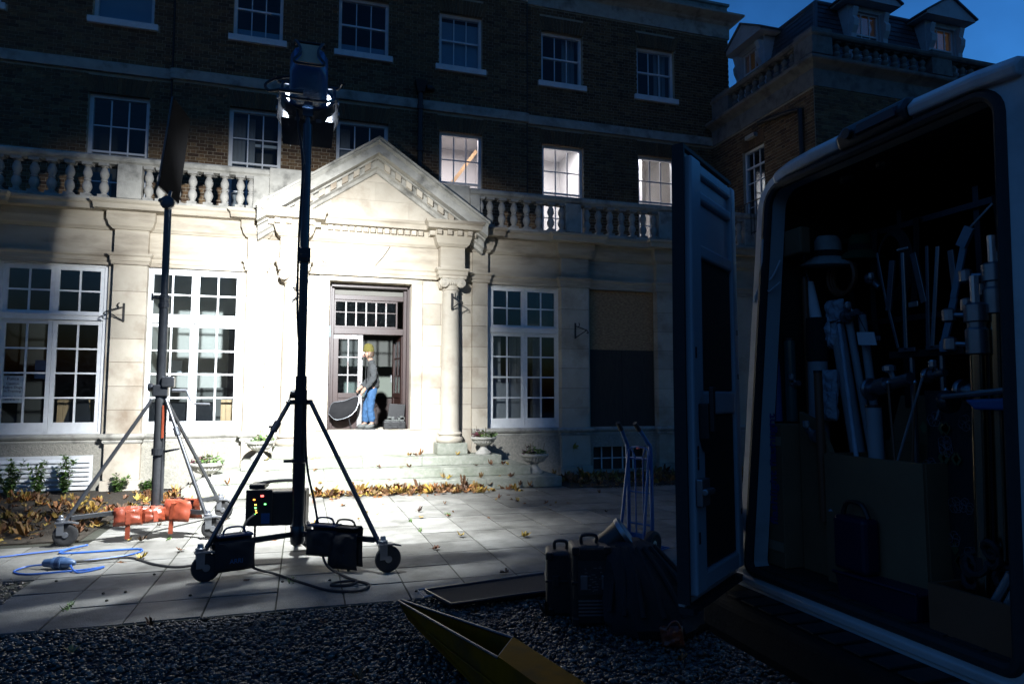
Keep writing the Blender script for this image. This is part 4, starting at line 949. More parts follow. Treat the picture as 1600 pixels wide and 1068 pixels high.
def sandbag(label, c, ux, uz, w, h, t, mat, strap, grp, logo=None):
    o = thing('sandbag', label, 'sandbag', c, grp)
    uz_ = Vector(uz); c = Vector(c); n = Vector(ux).normalized().cross(uz_.normalized())
    for k in (1, -1):
        m = MB(); cushion(m, c + n * .055 * k - Vector((0, 0, h * .5)) + Vector((0, 0, .012 * k)), ux, uz, w, h * (1 if k > 0 else .92), t, 0); m.build('bag', mat, o, smooth=True)
    m = MB(); m.beam(c - Vector(ux) * w * .46 + Vector((0, 0, .015)), c + Vector(ux) * w * .46 + Vector((0, 0, .015)), .14, .02); m.build('saddle_strap', strap, o, bev=.006)
    m = MB(); m.tube(cat([c - Vector(ux) * .11 + Vector((0, 0, .02)), c - Vector(ux) * .07 + Vector((0, 0, .08)), c + Vector(ux) * .07 + Vector((0, 0, .08)), c + Vector(ux) * .11 + Vector((0, 0, .02))], 5), .010, 6); m.build('grab_handle', strap, o)
    return o
s1 = sandbag('black sandbag hung over the brace beside the left front caster of the tall stand', (-.57, 6.90, .37), (.88, .30, 0), (0, 0, -1), .36, .30, .09, m_fabric, m_bluefab, 'black sandbags on the lamp stand')
s2 = sandbag('black sandbag hung over the right front brace next to the pole', (.24, 6.98, .40), (.80, -.55, 0), (0, 0, -1), .34, .27, .09, m_fabric, m_bluefab, 'black sandbags on the lamp stand')
s3 = sandbag('longer black sandbag overlapping its neighbour on the right front brace', (.43, 6.86, .39), (.80, -.55, 0), (0, 0, -1), .32, .37, .08, m_fabric, m_fabric, 'black sandbags on the lamp stand')
s4 = sandbag('black sandbag slung over the rear brace, half hidden behind the pole', (.02, 7.75, .36), (0, 1, 0), (0, 0, -1), .30, .28, .09, m_fabric, m_bluefab, 'black sandbags on the lamp stand')
m_logo = M('blue_print', (.02, .10, .22), None, rough=.7)
def mtext(s, size, mat, parent, loc, rot, name='lettering', bold=0, align='CENTER'):
    cu = bpy.data.curves.new(name, 'FONT'); cu.body = s; cu.size = size; cu.extrude = .0006; cu.align_x = align; cu.offset = bold
    o = bpy.data.objects.new(name, cu); C.objects.link(o)
    me = bpy.data.meshes.new_from_object(o.evaluated_get(bpy.context.evaluated_depsgraph_get())); bpy.data.objects.remove(o); me.name = name; me.materials.clear(); me.materials.append(mat)
    o = bpy.data.objects.new(name, me); C.objects.link(o); o.rotation_euler = rot; o.parent = parent; o.location = Vector(loc) - WL[parent.name]; WL[o.name] = Vector(loc); return o
for s_, sz, mt, z in TXT: mtext(s_, sz, mt, nt_, (-4.83, 13.953, z), (R(90), 0, 0))
mtext('ARRI', .055, m_logo, s1, (-.535, 6.795, .15), (R(90), 0, R(19)), bold=.001); mtext('ARRI', .055, m_logo, s3, (.37, 6.80, .15), (R(90), 0, R(-34)), bold=.001)

# ================================================================== FLAG ON ITS STAND
FX, FY = -1.66, 9.28
fs = thing('flag_stand', 'grey wind-up stand on casters at left, holding the black flag above it', 'light stand', (FX, FY, 0))
ff = [(-2.53, 8.85), (-1.02, 8.82), (-1.03, 10.20)]
m = MB(); m.tube([(FX, FY, .28), (FX, FY, 1.75)], .056, 16); m.build('mast_base', m_dsteel, fs, smooth=True)
m = MB(); m.tube([(FX + .06, FY - .02, .4), (FX + .06, FY - .02, 1.7)], .022, 10); m.build('winding_tube', m_dsteel, fs, smooth=True)
m = MB(); m.tube([(FX, FY, 1.7), (FX, FY, 2.85)], .054, 16); m.build('riser', m_blackmetal, fs, smooth=True)
m = MB(); m.tube([(FX, FY, 2.85), (FX, FY, 4.05)], .043, 16); m.build('upper_riser', m_blackmetal, fs, smooth=True)
m = MB(); m.lathe([(.05, -.09), (.065, -.08), (.065, -.03), (.055, -.02), (.055, .02), (.065, .03), (.065, .07), (.05, .08)], (FX, FY, 2.83), 14); m.tube([(FX, FY, 2.86), (FX - .13, FY - .03, 2.87)], .018, 8); m.tube([(FX - .13, FY - .03, 2.83), (FX - .13, FY - .03, 2.92)], .012, 6); m.build('riser_clamp', m_blackmetal, fs)
m = MB(); m.box(FX - .08, FX + .09, FY - .07, FY + .07, 1.66, 1.80); m.box(FX + .02, FX + .16, FY - .09, FY + .02, 1.77, 1.90); m.lathe([(.05, -.03), (.05, .03)], (FX - .11, FY, 1.77), 12, 'x'); m.build('winch_box', m_blackmetal, fs, bev=.012)
m = MB(); m.tube([(FX + .14, FY - .05, 1.73), (FX + .30, FY - .08, 1.73)], .022, 8); m.tube([(FX + .30, FY - .08, 1.74), (FX + .35, FY - .10, 1.62), (FX + .40, FY - .11, 1.57), (FX + .58, FY - .16, 1.565)], .012, 8); m.build('winding_crank', m_steel, fs)
for i, (fx, fy) in enumerate(ff):
    d = (Vector((fx, fy, 0)) - Vector((FX, FY, 0))).normalized(); a = Vector((FX, FY, 1.62)) + d * .09; b = Vector((fx, fy, .20))
    m = MB(); m.tube([a, b], .022, 12); lg = m.build('leg', m_dsteel, fs, smooth=True)
    if i == 1: p = a + (b - a) * .27; dd = (b - a).normalized(); m = MB(); m.tube([p - dd * .05, p + dd * .05], .036, 10); m.build('leg_clamp', m_blackmetal, lg)
    m = MB(); m.beam((FX, FY, .32), b + Vector((0, 0, .10)) - d * .09, .045, .05); m.build('brace', m_dsteel, fs, bev=.004)
    m = MB(); m.box(b.x - .033, b.x + .033, b.y - .033, b.y + .033, .17, .29); m.build('leg_foot', m_steel, fs, bev=.01)
    caster(fs, fx, fy, (.1, .25, -.4)[i], r=.125 if i != 1 else .12)
m = MB(); m.tube([(FX, FY, .95), (FX, FY, 1.03)], .075, 14); m.hexa([(FX + .05, FY - .03, .97), (FX + .24, FY - .05, 1.01), (FX + .24, FY + .0, 1.01), (FX + .05, FY + .03, .97)], [(FX + .05, FY - .03, 1.0), (FX + .24, FY - .05, 1.03), (FX + .24, FY, 1.03), (FX + .05, FY + .03, 1.0)]); m.build('cable_hook', m_blackmetal, fs)
m = MB(); m.box(FX + .035, FX + .062, FY - .058, FY - .03, 1.15, 1.55); m.build('orange_tape', m_orange, fs, bev=.004)
m = MB(); m.lathe([(.03, -.05), (.075, -.045), (.085, -.02), (.085, .02), (.075, .045), (.03, .05)], (FX + .0, FY - .05, 4.06), 14, 'y'); m.tube([(FX, FY - .05, 4.02), (FX + .02, FY, 4.22)], .02, 8); m.lathe([(.02, 0), (.035, .02), (.02, .05)], (FX - .07, FY - .08, 4.05), 8); m.build('grip_head', m_blackmetal, fs)
flag = thing('black_flag', 'black cloth flag in a thin frame standing upright on the left stand', 'flag', (-1.62, 9.3, 4.2))
fp = [Vector(p) for p in ((-1.654, 9.30, 5.445), (-1.552, 9.95, 5.43), (-1.650, 9.93, 4.245), (-1.779, 9.30, 4.285))]
nn = (fp[1] - fp[0]).cross(fp[3] - fp[0]).normalized()
m = MB(); m.loft([[p + nn * .004 for p in fp], [p - nn * .004 for p in fp]]); m.build('cloth', M('black_duvetyne', (.007, .007, .0075), (.01, .01, .011), 30, 1, spec=.05), flag)
for a, b in zip(fp, fp[1:] + fp[:1]): m = MB(); m.tube([a + nn * .012, b + nn * .012], .012, 8); m.build('frame_rod', m_blackmetal, flag)
m = MB(); m.tube([(FX + .02, FY, 4.18), (fp[3] + fp[2]) / 2 + Vector((0, 0, .0))], .012, 6); m.build('mounting_pin', m_steel, flag)
for lb, c, ux, w, h in (('orange vinyl sandbag with a hanging strap, leftmost of the three on the flag stand brace', (-1.90, 9.02, .36), (.95, .2, 0), .30, .20), ('orange vinyl sandbag bunched at the foot of the flag stand mast', (-1.66, 9.10, .34), (.8, .35, 0), .26, .17), ('large folded orange sandbag draped over the right brace of the flag stand', (-1.35, 9.12, .42), (.75, -.5, 0), .42, .26)):
    o = thing('sandbag', lb, 'sandbag', c, 'orange sandbags on the flag stand'); c = Vector(c); ux = Vector(ux).normalized()
    n = ux.cross(Vector((0, 0, -1)))
    m = MB(); cushion(m, c - n * .075 - Vector((0, 0, h * .42)), ux, Vector((0, 0, -1)) + n * -.35, w, h, .13); m.build('bag', m_orange, o, smooth=True)
    m = MB(); cushion(m, c + n * .075 - Vector((0, 0, h * .40)), ux, Vector((0, 0, -1)) + n * .35, w, h, .13); m.build('bag', m_orange, o, smooth=True)
    m = MB(); m.loft([[c + ux * q + n * y + Vector((0, 0, z)) for q in (-.025, .025)] + [c + ux * q + n * y + Vector((0, 0, z - .006)) for q in (.025, -.025)] for y, z in ((.16, -h * .75), (.14, -.02), (0, .03), (-.14, -.02), (-.17, -h * .75))]); m.build('strap', m_orange, o)
    if 'bunched' not in lb: m = MB(); m.beam(c + n * -.155 + Vector((0, 0, -h * .8)) - ux * .0, c + n * -.165 + Vector((0, 0, -h * .8 - .16)), .05, .006, (0, 1, 0)); m.build('strap_tail', m_orange, o)
# blue cable, plug
bc = thing('blue_cable', 'bright blue power cable snaking over the paving at lower left', 'cable', (-2, 8, 0))
m = MB(); m.tube(cat([(-4.4, 8.2, .012), (-3.2, 8.32, .012), (-2.7, 8.50, .012), (-2.40, 8.62, .012), (-2.22, 8.70, .03), (-2.36, 8.60, .02), (-2.40, 8.42, .012), (-2.1, 8.40, .012), (-1.70, 8.42, .012), (-1.60, 8.30, .012), (-1.70, 8.12, .012), (-2.0, 7.98, .012), (-2.22, 7.86, .03)], 6), .010, 6); m.build('cable_run', m_bluecable, bc, smooth=True)
bc2 = thing('extension_cable', 'short dark blue extension lead looped round the industrial plug', 'cable', (-2, 7.6, 0))
m = MB(); m.tube(cat([(-2.34, 7.72, .05), (-2.50, 7.82, .02), (-2.56, 7.68, .012), (-2.40, 7.52, .012), (-2.1, 7.50, .02), (-1.9, 7.58, .012), (-1.80, 7.64, .012), (-1.84, 7.55, .012), (-1.98, 7.47, .012), (-2.08, 7.62, .05)], 6), .009, 6); m.build('cable_run', m_bluecable, bc2, smooth=True)
pg = thing('industrial_plug', 'chunky blue industrial plug and socket coupled together on the paving', 'plug', (-2.22, 7.72, 0))
def TP(p): c, s = math.cos(R(-18)), math.sin(R(-18)); return Vector((-2.21 + p.x * c - p.y * s, 7.71 + p.x * s + p.y * c, .06 + p.z))
m = MB(TP); m.lathe([(.015, -.15), (.035, -.13), (.045, -.05), (.055, -.04), (.055, 0)], (0, 0, 0), 14, 'x'); m.build('socket_body', m_plug, pg, smooth=True)
m = MB(TP); m.lathe([(.058, .0), (.060, .05), (.05, .052), (.05, .10), (.03, .15), (.013, .17)], (0, 0, 0), 14, 'x'); m.build('plug_body', m_plug, pg, smooth=True)
m = MB(TP); m.lathe([(.061, -.005), (.061, .035)], (0, 0, 0), 14, 'x'); m.build('coupling_ring', m_bluefab, pg, smooth=True)
bk = thing('feeder_cable', 'black cable from the blue plug to the left front caster', 'cable', (-1.5, 7.6, 0))
m = MB(); m.tube(cat([(-2.16, 7.78, .05), (-1.95, 7.95, .012), (-1.65, 7.98, .012), (-1.35, 7.6, .012), (-1.1, 7.42, .012), (-.85, 7.55, .012), (-.6, 7.8, .012), (-.45, 7.6, .1), (-.42, 7.42, .42)], 7), .012, 6); m.build('cable_run', m_rubber, bk, smooth=True)

# ================================================================== URNS AND PLANTS
def urn(x, y, z, s, label):
    u = thing('garden_urn', label, 'urn', (x, y, z), 'cast stone urns beside the porch steps')
    m = MB(); m.lathe([(.17 * s, 0), (.175 * s, .03 * s), (.15 * s, .06 * s), (.10 * s, .10 * s), (.075 * s, .14 * s), (.07 * s, .17 * s), (.09 * s, .19 * s)], (x, y, z), 20); m.build('pedestal', m_urn, u, smooth=True)
    m = MB(); n = 48; rings = []
    for r, h, fl in ((.08, .185, 0), (.16, .21, .02), (.21, .25, .05), (.235, .30, .05), (.24, .315, 0), (.275, .325, 0), (.285, .35, 0), (.275, .37, 0), (.25, .375, 0), (.22, .34, 0)):
        rings.append([(x + s * r * (1 + fl * math.cos(k * math.pi)) * math.cos(2 * math.pi * k / n), y + s * r * (1 + fl * math.cos(k * math.pi)) * math.sin(2 * math.pi * k / n), z + s * h) for k in range(n)])
    m.loft(rings); m.build('bowl', m_urn, u)
    return u
def plantlet(m, c, n, rad, h, size, flat=.5):
    c = Vector(c)
    for _ in range(n):
        a = random.uniform(0, 6.28); rr_ = rad * random.random() ** .5; p = c + Vector((rr_ * math.cos(a), rr_ * math.sin(a), h * random.random() * (1 - rr_ / rad * .6)))
        d = Vector((random.uniform(-1, 1), random.uniform(-1, 1), random.uniform(-flat, flat))).normalized(); u = d.cross(Vector((random.uniform(-1, 1), random.uniform(-1, 1), 1))).normalized(); s = size * random.uniform(.6, 1.2)
        m.face(p - d * s * .1, p + d * s * .5 + u * s * .35, p + d * s, p + d * s * .5 - u * s * .35)
def urnplant(x, y, z, s, label, purple):
    t = thing('urn_plant', label, 'plant', (x, y, z), 'plants in the porch urns')
    m = MB(); plantlet(m, (x + .04, y, z), 130, .23 * s, .16 * s, .065); m.build('foliage', m_foliage, t, fix=False)
    if purple: m = MB(); plantlet(m, (x - .12, y - .05, z), 50, .12 * s, .18 * s, .07); m.build('purple_foliage', m_purple, t, fix=False)
    m = MB()
    for k in range(8): a = random.uniform(0, 6.28); r = .15 * s * random.random(); m.tube([(x + r * math.cos(a), y + r * math.sin(a), z - .03), (x + 1.5 * r * math.cos(a), y + 1.5 * r * math.sin(a), z + random.uniform(.12, .26) * s)], .004, 4)
    m.build('stems', m_stem, t)
    return t
U = [(3.46, 13.22, .526, .92, 'pale urn on the top step right of the porch column', 'green and purple plants in the urn beside the right column'), (4.33, 12.66, .19, 1.0, 'grey urn on the lowest step at the far right end of the steps', 'dark purple leafy plant in the low right urn in shade'),
     (-.70, 13.16, .526, .92, 'lit urn on the top step left of the porch, behind the tall stand leg', 'pale green plant in the urn on the top left step'), (-1.50, 12.55, .19, 1.0, 'bright lit urn on the lowest left step, behind the flag stand legs', 'orange and green plant in the low left urn')]
for k, (x, y, z, s, lb, pl) in enumerate(U): urn(x, y, z, s, lb); urnplant(x, y, z + .36 * s, s, pl, k in (0, 1, 3))
def weed(x, y, h, n, label, s=1):
    t = thing('leafy_weed', label, 'weed', (x, y, 0), 'weeds growing along the left wall')
    ms, ml = MB(), MB()
    for k in range(n):
        a = random.uniform(0, 6.28); l = Vector((math.cos(a) * .25 * s, math.sin(a) * .10, 0)) * random.random(); hh = h * random.uniform(.5, 1)
        p = cat([Vector((x, y, 0)), Vector((x, y, hh * .4)) + l * .4, Vector((x, y, hh)) + l], 4); ms.tube(p, .005, 4, r2=.002)
        for q in p[2:]:
            for _ in range(9):
                d = Vector((random.uniform(-1, 1), random.uniform(-1, 1), random.uniform(-.3, .6))).normalized(); u = d.cross(Vector((0, 0, 1))).normalized(); z = random.uniform(.05, .11)
                ml.face(q, q + d * z * .5 + u * z * .22, q + d * z, q + d * z * .5 - u * z * .22)
    ms.build('stems', m_stem, t); ml.build('foliage', m_foliage, t, fix=False)
for x, y, h, n, lb in ((-5.0, 13.2, .5, 12, 'dense green weed at the left end of the white louvred vent'), (-4.55, 13.25, .62, 14, 'tall bushy weed in front of the white vent, left of the bare stem'), (-4.15, 13.3, .6, 8, 'weed with upright red stems in the middle of the white vent'), (-3.78, 13.35, .66, 9, 'tallest thin weed near the right end of the white vent'), (-3.05, 13.5, .32, 5, 'small weed at the foot of the pilaster'), (-2.6, 13.6, .22, 5, 'low seedling against the bright plinth under the second window'), (-5.4, 13.1, .55, 12, 'weed growing at the very left edge by the wall')): weed(x, y, h, n, lb)
for x, y, lb in ((-1.72, 6.30, 'grass tuft in a paving joint at lower left'), (-.05, 6.62, 'dark tuft in the joint below the tall stand'), (-1.45, 8.95, 'grass tuft in the joint under the orange sandbags'), (1.43, 9.3, 'grass tuft in the joint right of the tall stand'), (1.44, 8.6, 'second green tuft in the long paving joint'), (2.0, 9.6, 'tiny green tuft in the joint towards the steps')):
    t = thing('grass_tuft', lb, 'weed', (x, y, 0), 'tufts in the paving joints'); m = MB()
    for _ in range(26):
        a = random.uniform(0, 6.28); d = Vector((math.cos(a) * .035, math.sin(a) * .06, 0)); p = Vector((x + random.uniform(-.02, .02), y + random.uniform(-.09, .09), -.004)); q = p + d + Vector((0, 0, random.uniform(.01, .05))); w = Vector((.005, .002, 0)); m.face(p - w, p + w, q)
    m.build('blades', m_foliage, t, fix=False)

# ================================================================== LEAVES
def leafmesh(name, mat, seed, curl):
    rnd = random.Random(seed); pts = []
    lob = [(-90, .30), (-62, .62), (-48, .42), (-20, .82), (-4, .5), (18, .80), (42, .95), (52, .55), (72, .8), (90, 1.08), (108, .8), (128, .55), (138, .95), (162, .80), (184, .5), (200, .82), (228, .42), (242, .62)]
    m = MB(); c = m.P((0, 0, 0)); ids = []
    for a, r in lob:
        r *= rnd.uniform(.88, 1.1) * .062; x, y = r * math.cos(R(a)), r * math.sin(R(a)); ids.append(m.P((x, y, curl * (x * x * 22 + y * y * 10) + rnd.uniform(-.008, .010))))
    for k in range(len(ids)): m.f.append([c, ids[k], ids[(k + 1) % len(ids)]])
    m.tube([(0, 0, 0), (.004, -.07, .008)], .0018, 3)
    return m.mesh(name, mat, fix=False)
LM = [leafmesh('fallen_leaf', m_leaf1, k, c) for k, c in enumerate((1, -.8, 1.8, .5))]; YM = [leafmesh('fallen_leaf', m_yleaf, 20 + k, c) for k, c in enumerate((1, -.6))]
def fallen(x, y, z, lb, grp, s=1, ym=False, rot=None):
    o = piece('fallen_leaf', random.choice(YM if ym else LM), None, (x, y, z + .012), rot or (random.uniform(-.2, .2), random.uniform(-.2, .2), random.uniform(0, 6.28)), (s, s, s)); tag(o, lb, 'leaf', grp); return o
special = [(1.84, 8.07, 'yellow', 'pale yellow leaf on the paving midway between stand and sack truck', 1.2), (2.54, 7.81, 'yellow', 'large yellow leaf on the paving left of the sack truck', 1.5), (1.42, 7.48, 'b', 'curled brown leaf on the paving right of the tall stand', 1.2), (1.72, 4.95, 'y', 'big tan leaf on the gravel at the foot of the black cases', 1.5), (1.80, 4.99, 'b', 'brown leaf on the gravel tucked against the black case', 1.4), (-1.69, 7.83, 'b', 'olive leaf on the paving beside the black cable', 1.3), (-1.53, 7.9, 'yellow', 'yellow leaf standing up beside the black cable', 1.4), (-.27, 8.5, 'b', 'brown leaf on the paving behind the ballast stand', 1.3), (3.38, 11.2, 'b', 'lone rust leaf on the paving in front of the right end of the steps', 1.3), (1.86, 6.27, 'b', 'dark wet leaf on the paving near the black panel', 1.2), (-1.72, 8.86, 'b', 'dark brown leaf below the orange sandbags', 1.2), (-2.28, 7.92, 'yellow', 'bright yellow leaf under the blue plug', 1.7), (-1.2, 8.2, 'b', 'pale leaf lying by the left front caster', 1.2), (-.45, 6.75, 'b', 'small leaf on the paving beneath the left sandbag', .9), (1.64, 9.9, 'b', 'small tan leaf on the lit paving before the steps', 1.1), (.62, 10.8, 'b', 'pale leaf on the lit paving just below the steps', 1.1), (2.98, 11.62, 'yellow', 'large yellow maple leaf at the right end of the leaf drift', 2.0), (.9, 9.6, 'b', 'tan leaf on the lit paving behind the right leg of the tall stand', 1.1)]
for x, y, k, lb, s in special: fallen(x, y, 0, lb, 'single leaves on the paving', s * .82, k == 'yellow')
fallen(5.56, 13.655, .58, 'orange maple leaf stuck on the pilaster base right of the porch', 'single leaves on the paving', 1.5, True, (R(88), .2, .3))
for x, y in ((-1.4, 5.2), (-.6, 4.6), (.2, 5.3), (.35, 4.2), (1.3, 5.2), (2.9, 3.6), (-1.0, 5.6), (2.3, 3.9)): fallen(x, y, .0, 'small brown leaf lying on the dark gravel', 'leaves on the gravel', random.uniform(.6, 1.1))
for _ in range(16): x = random.uniform(-1.6, 4.4); fallen(x, random.uniform(12.06, 12.42), .188, 'dry leaf lying on the lowest porch step', 'leaves on the lowest step', random.uniform(.8, 1.3), random.random() < .2)
for _ in range(11): x = random.uniform(-1.3, 4.0); fallen(x, random.uniform(12.52, 12.9), .354, 'dry leaf lying on the middle porch step', 'leaves on the middle step', random.uniform(.8, 1.2), random.random() < .2)
for x, y in ((1.95, 13.1), (2.0, 13.15), (2.1, 13.12), (2.18, 13.1), (.3, 13.1), (.2, 13.05), (2.9, 13.05), (-.6, 13.03)): fallen(x, y, .526, 'curled leaf on the top step beneath the door', 'leaves on the top step', random.uniform(.9, 1.4))
for x, y, z in ((3.72, 12.62, .2), (3.8, 12.55, .2), (3.9, 12.6, .22), (4.0, 12.58, .2), (3.85, 12.68, .26), (4.05, 12.66, .24)): fallen(x, y, z, 'leaf in the small heap beside the low right urn', 'leaves beside the low right urn', 1.3, random.random() < .3)
for _ in range(40): fallen(random.uniform(-2.2, 5), random.uniform(8.9, 11.6), 0, 'small dry leaf scattered on the paving before the steps', 'scattered leaves on the paving', random.uniform(.35, .8))
def drift(name, n, fx, zf, label=None, tl=.6):
    m = MB()
    for _ in range(n):
        x, y = fx(); s = min(1.9, max(.3, random.lognormvariate(-.12, .42))); me = random.choice(LM); mt = Matrix.Translation((x, y, zf(x, y) + random.uniform(.004, .03))) @ Matrix.Rotation(random.uniform(0, 6.28), 4, 'Z') @ Matrix.Rotation(random.uniform(-tl, tl), 4, 'X') @ Matrix.Rotation(random.uniform(-tl, tl), 4, 'Y') @ Matrix.Scale(s, 4)
        b = len(m.v); m.v += [mt @ v.co for v in me.vertices]; m.f += [[b + i for i in p.vertices] for p in me.polygons]
    o = m.build(name, m_leaf, None, fix=False); tag(o, label, 'leaves', kind='stuff')
def fx1():
    x = random.uniform(.2, 3.1) if random.random() < .7 else random.triangular(-1.9, 4.6, 2); return x, 12.0 - abs(random.gauss(0, .17))
drift('leaf_drift', 430, fx1, lambda x, y: .09 * math.exp(-((y - 11.98) / .12) ** 2) * random.random(), 'drift of dry leaves along the foot of the porch steps', .38)
CL = [(random.uniform(-6, -2.6), random.uniform(9.3, 13.2), random.uniform(.12, .55)) for _ in range(26)]
def fx2():
    if random.random() < .35: return random.uniform(-6.5, -2.45), 9.15 + 3.9 * random.random()
    c = random.choice(CL); return min(-2.43, random.gauss(c[0], c[2])), min(13.6, max(9.0, random.gauss(c[1], c[2] * .7)))
drift('leaf_litter', 850, fx2, lambda x, y: .03 * random.random(), 'thick leaf litter on the soil bed at left', .28)
drift('leaf_scatter', 170, lambda: (random.uniform(-2.5, -1.4), random.triangular(11.2, 13.4, 12.6)), lambda x, y: .01, 'leaves gathered by the left end of the steps')
drift('leaf_verge', 650, lambda: (random.uniform(4.8, 9.4), random.triangular(11.5, 13.6, 12.9)), lambda x, y: .02 * random.random(), 'dark leaf litter below the boarded window')
# gravel
import numpy as np
ico = bmesh.new(); bmesh.ops.create_icosphere(ico, subdivisions=1, radius=1); iv = np.array([v.co[:] for v in ico.verts]); itf = np.array([[v.index for v in f.verts] for f in ico.faces]); ico.free()
rng = np.random.default_rng(3)
def pebbles(name, boxes, dens, rmin, rmax, label):
    P = []
    for x0, x1, y0, y1 in boxes:
        n = int((x1 - x0) * (y1 - y0) * dens); P.append(np.column_stack([rng.uniform(x0, x1, n), rng.uniform(y0, y1, n)]))
    P = np.vstack(P); n = len(P); r = rng.uniform(rmin, rmax, n) * (1 + .5 * (rng.random(n) > .93)); sc = np.column_stack([r * rng.uniform(.8, 1.35, n), r * rng.uniform(.75, 1.1, n), r * rng.uniform(.5, .85, n)])
    a = rng.uniform(0, 6.28, n)
    if name == 'gravel':
        k_ = 150; P[:k_, 0] = rng.uniform(-2.3, 2.4, k_); P[:k_, 1] = 5.74 + np.abs(rng.normal(0, .22, k_)); r[:k_] *= .6; sc[:k_] *= .6
    V = iv[None] * (1 + rng.normal(0, .10, (n, len(iv), 1))) * sc[:, None]; c, s = np.cos(a)[:, None], np.sin(a)[:, None]
    X = V[..., 0] * c - V[..., 1] * s + P[:, :1]; Y = V[..., 0] * s + V[..., 1] * c + P[:, 1:]; Z = V[..., 2] + (rng.uniform(-.030, -.010, n) + r * .35)[:, None]
    V = np.stack([X, Y, Z], -1).reshape(-1, 3); F = (itf[None] + (np.arange(n) * len(iv))[:, None, None]).reshape(-1, 3)
    me = bpy.data.meshes.new(name); me.vertices.add(len(V)); me.vertices.foreach_set('co', V.ravel()); me.loops.add(F.size); me.loops.foreach_set('vertex_index', F.ravel()); me.polygons.add(len(F)); me.polygons.foreach_set('loop_start', np.arange(0, F.size, 3)); me.polygons.foreach_set('use_smooth', np.ones(len(F), bool)); me.update(); me.validate()
    me.materials.append(m_gravel); o = bpy.data.objects.new(name, me); C.objects.link(o); tag(o, label, 'gravel', kind='stuff')
pebbles('gravel', [(-2.9, 3.4, 3.0, 5.74), (-.3, 3.0, 2.2, 3.0), (-5, -2.26, 5.74, 7.46)], 1750, .008, .019, 'wet dark gravel across the foreground')
pebbles('bed_gravel', [(-6, -2.44, 9.15, 10.2), (5, 9.5, 11.5, 12.2)], 420, .012, .022, 'pale stones mixed into the edge of the leaf bed')
for k in range(14): m = MB(); x, y = random.uniform(-2.2, 1.6), random.uniform(5.9, 7.4); m.lathe([(.002, 0), (.014, .004), (.012, .014), (.003, .018)], (x, y, 0), 6); o = m.build('loose_pebble', m_joint, None); tag(o, 'dark pebble kicked onto the paving edge', 'pebble', 'loose pebbles on the paving')
# ================================================================== PERSON IN THE DOORWAY
FOLD = bpy.data.textures.new('cloth_folds', 'CLOUDS'); FOLD.noise_scale = .075; FOLD.noise_depth = 2
def skinned(name, mat, parent, J, E, sub=2, root=0):
    keys = list(J); me = bpy.data.meshes.new(name); o0 = WL[parent.name]
    me.from_pydata([tuple(Vector(J[k][0]) - o0) for k in keys], [(keys.index(a), keys.index(b)) for a, b in E], [])
    me.materials.append(mat); o = bpy.data.objects.new(name, me); C.objects.link(o); o.parent = parent; WL[o.name] = o0
    sk = o.modifiers.new('skin', 'SKIN'); sk.use_smooth_shade = True; sk.branch_smoothing = .4
    for k, v in enumerate(me.skin_vertices[0].data):
        r = J[keys[k]][1]; v.radius = r if isinstance(r, tuple) else (r, r); v.use_root = (k == root)
    s = o.modifiers.new('smooth', 'SUBSURF'); s.levels = s.render_levels = sub
    if name in ('jacket', 'jeans'):
        s.levels = s.render_levels = 3; dp = o.modifiers.new('folds', 'DISPLACE'); dp.texture = FOLD; dp.strength = .045; dp.mid_level = .5
    return o
PX, PY, PZ = 1.34, 13.93, 1.012
man = thing('person', 'person in olive knit hat, grey jacket and blue jeans standing in the doorway facing left', 'person', (PX, PY, PZ))
def q(x, y, z): return (PX + x, PY + y, PZ + z)
B = {'pelvis': (q(.02, 0, .86), (.075, .07)), 'waist': (q(.03, 0, .98), (.09, .08)), 'chest': (q(.02, 0, 1.15), (.095, .08)), 'neckb': (q(-.02, 0, 1.33), .055), 'neck': (q(-.055, 0, 1.40), .052), 'head': (q(-.095, -.005, 1.49), (.085, .078)), 'crown': (q(-.095, -.005, 1.58), (.08, .075)),
     'hipn': (q(.0, -.09, .84), .055), 'kneen': (q(-.045, -.10, .47), .050), 'anklen': (q(.0, -.10, .10), .042), 'toen': (q(-.14, -.10, .045), .04),
     'hipf': (q(.0, .09, .84), .055), 'kneef': (q(-.10, .09, .48), .050), 'anklef': (q(-.12, .10, .10), .042), 'toef': (q(-.26, .10, .045), .04),
     'shn': (q(.0, -.19, 1.25), .036), 'eln': (q(.0, -.25, 1.00), .047), 'wrn': (q(-.155, -.23, .80), .033), 'pan': (q(-.20, -.22, .755), (.040, .022)), 'knn': (q(-.225, -.215, .72), (.038, .02)),
     'shf': (q(.0, .19, 1.25), .036), 'elf': (q(-.03, .25, 1.00), .047), 'wrf': (q(-.20, .16, .84), .033), 'paf': (q(-.25, .13, .80), (.040, .022)), 'knf': (q(-.28, .115, .77), (.038, .02))}
E = [('pelvis', 'waist'), ('waist', 'chest'), ('chest', 'neckb'), ('neckb', 'neck'), ('neck', 'head'), ('head', 'crown')]
for s in 'nf': E += [('pelvis', 'hip' + s), ('hip' + s, 'knee' + s), ('knee' + s, 'ankle' + s), ('ankle' + s, 'toe' + s), ('chest', 'sh' + s), ('sh' + s, 'el' + s), ('el' + s, 'wr' + s), ('wr' + s, 'pa' + s), ('pa' + s, 'kn' + s)]
body = skinned('body', m_skin, man, B, E)
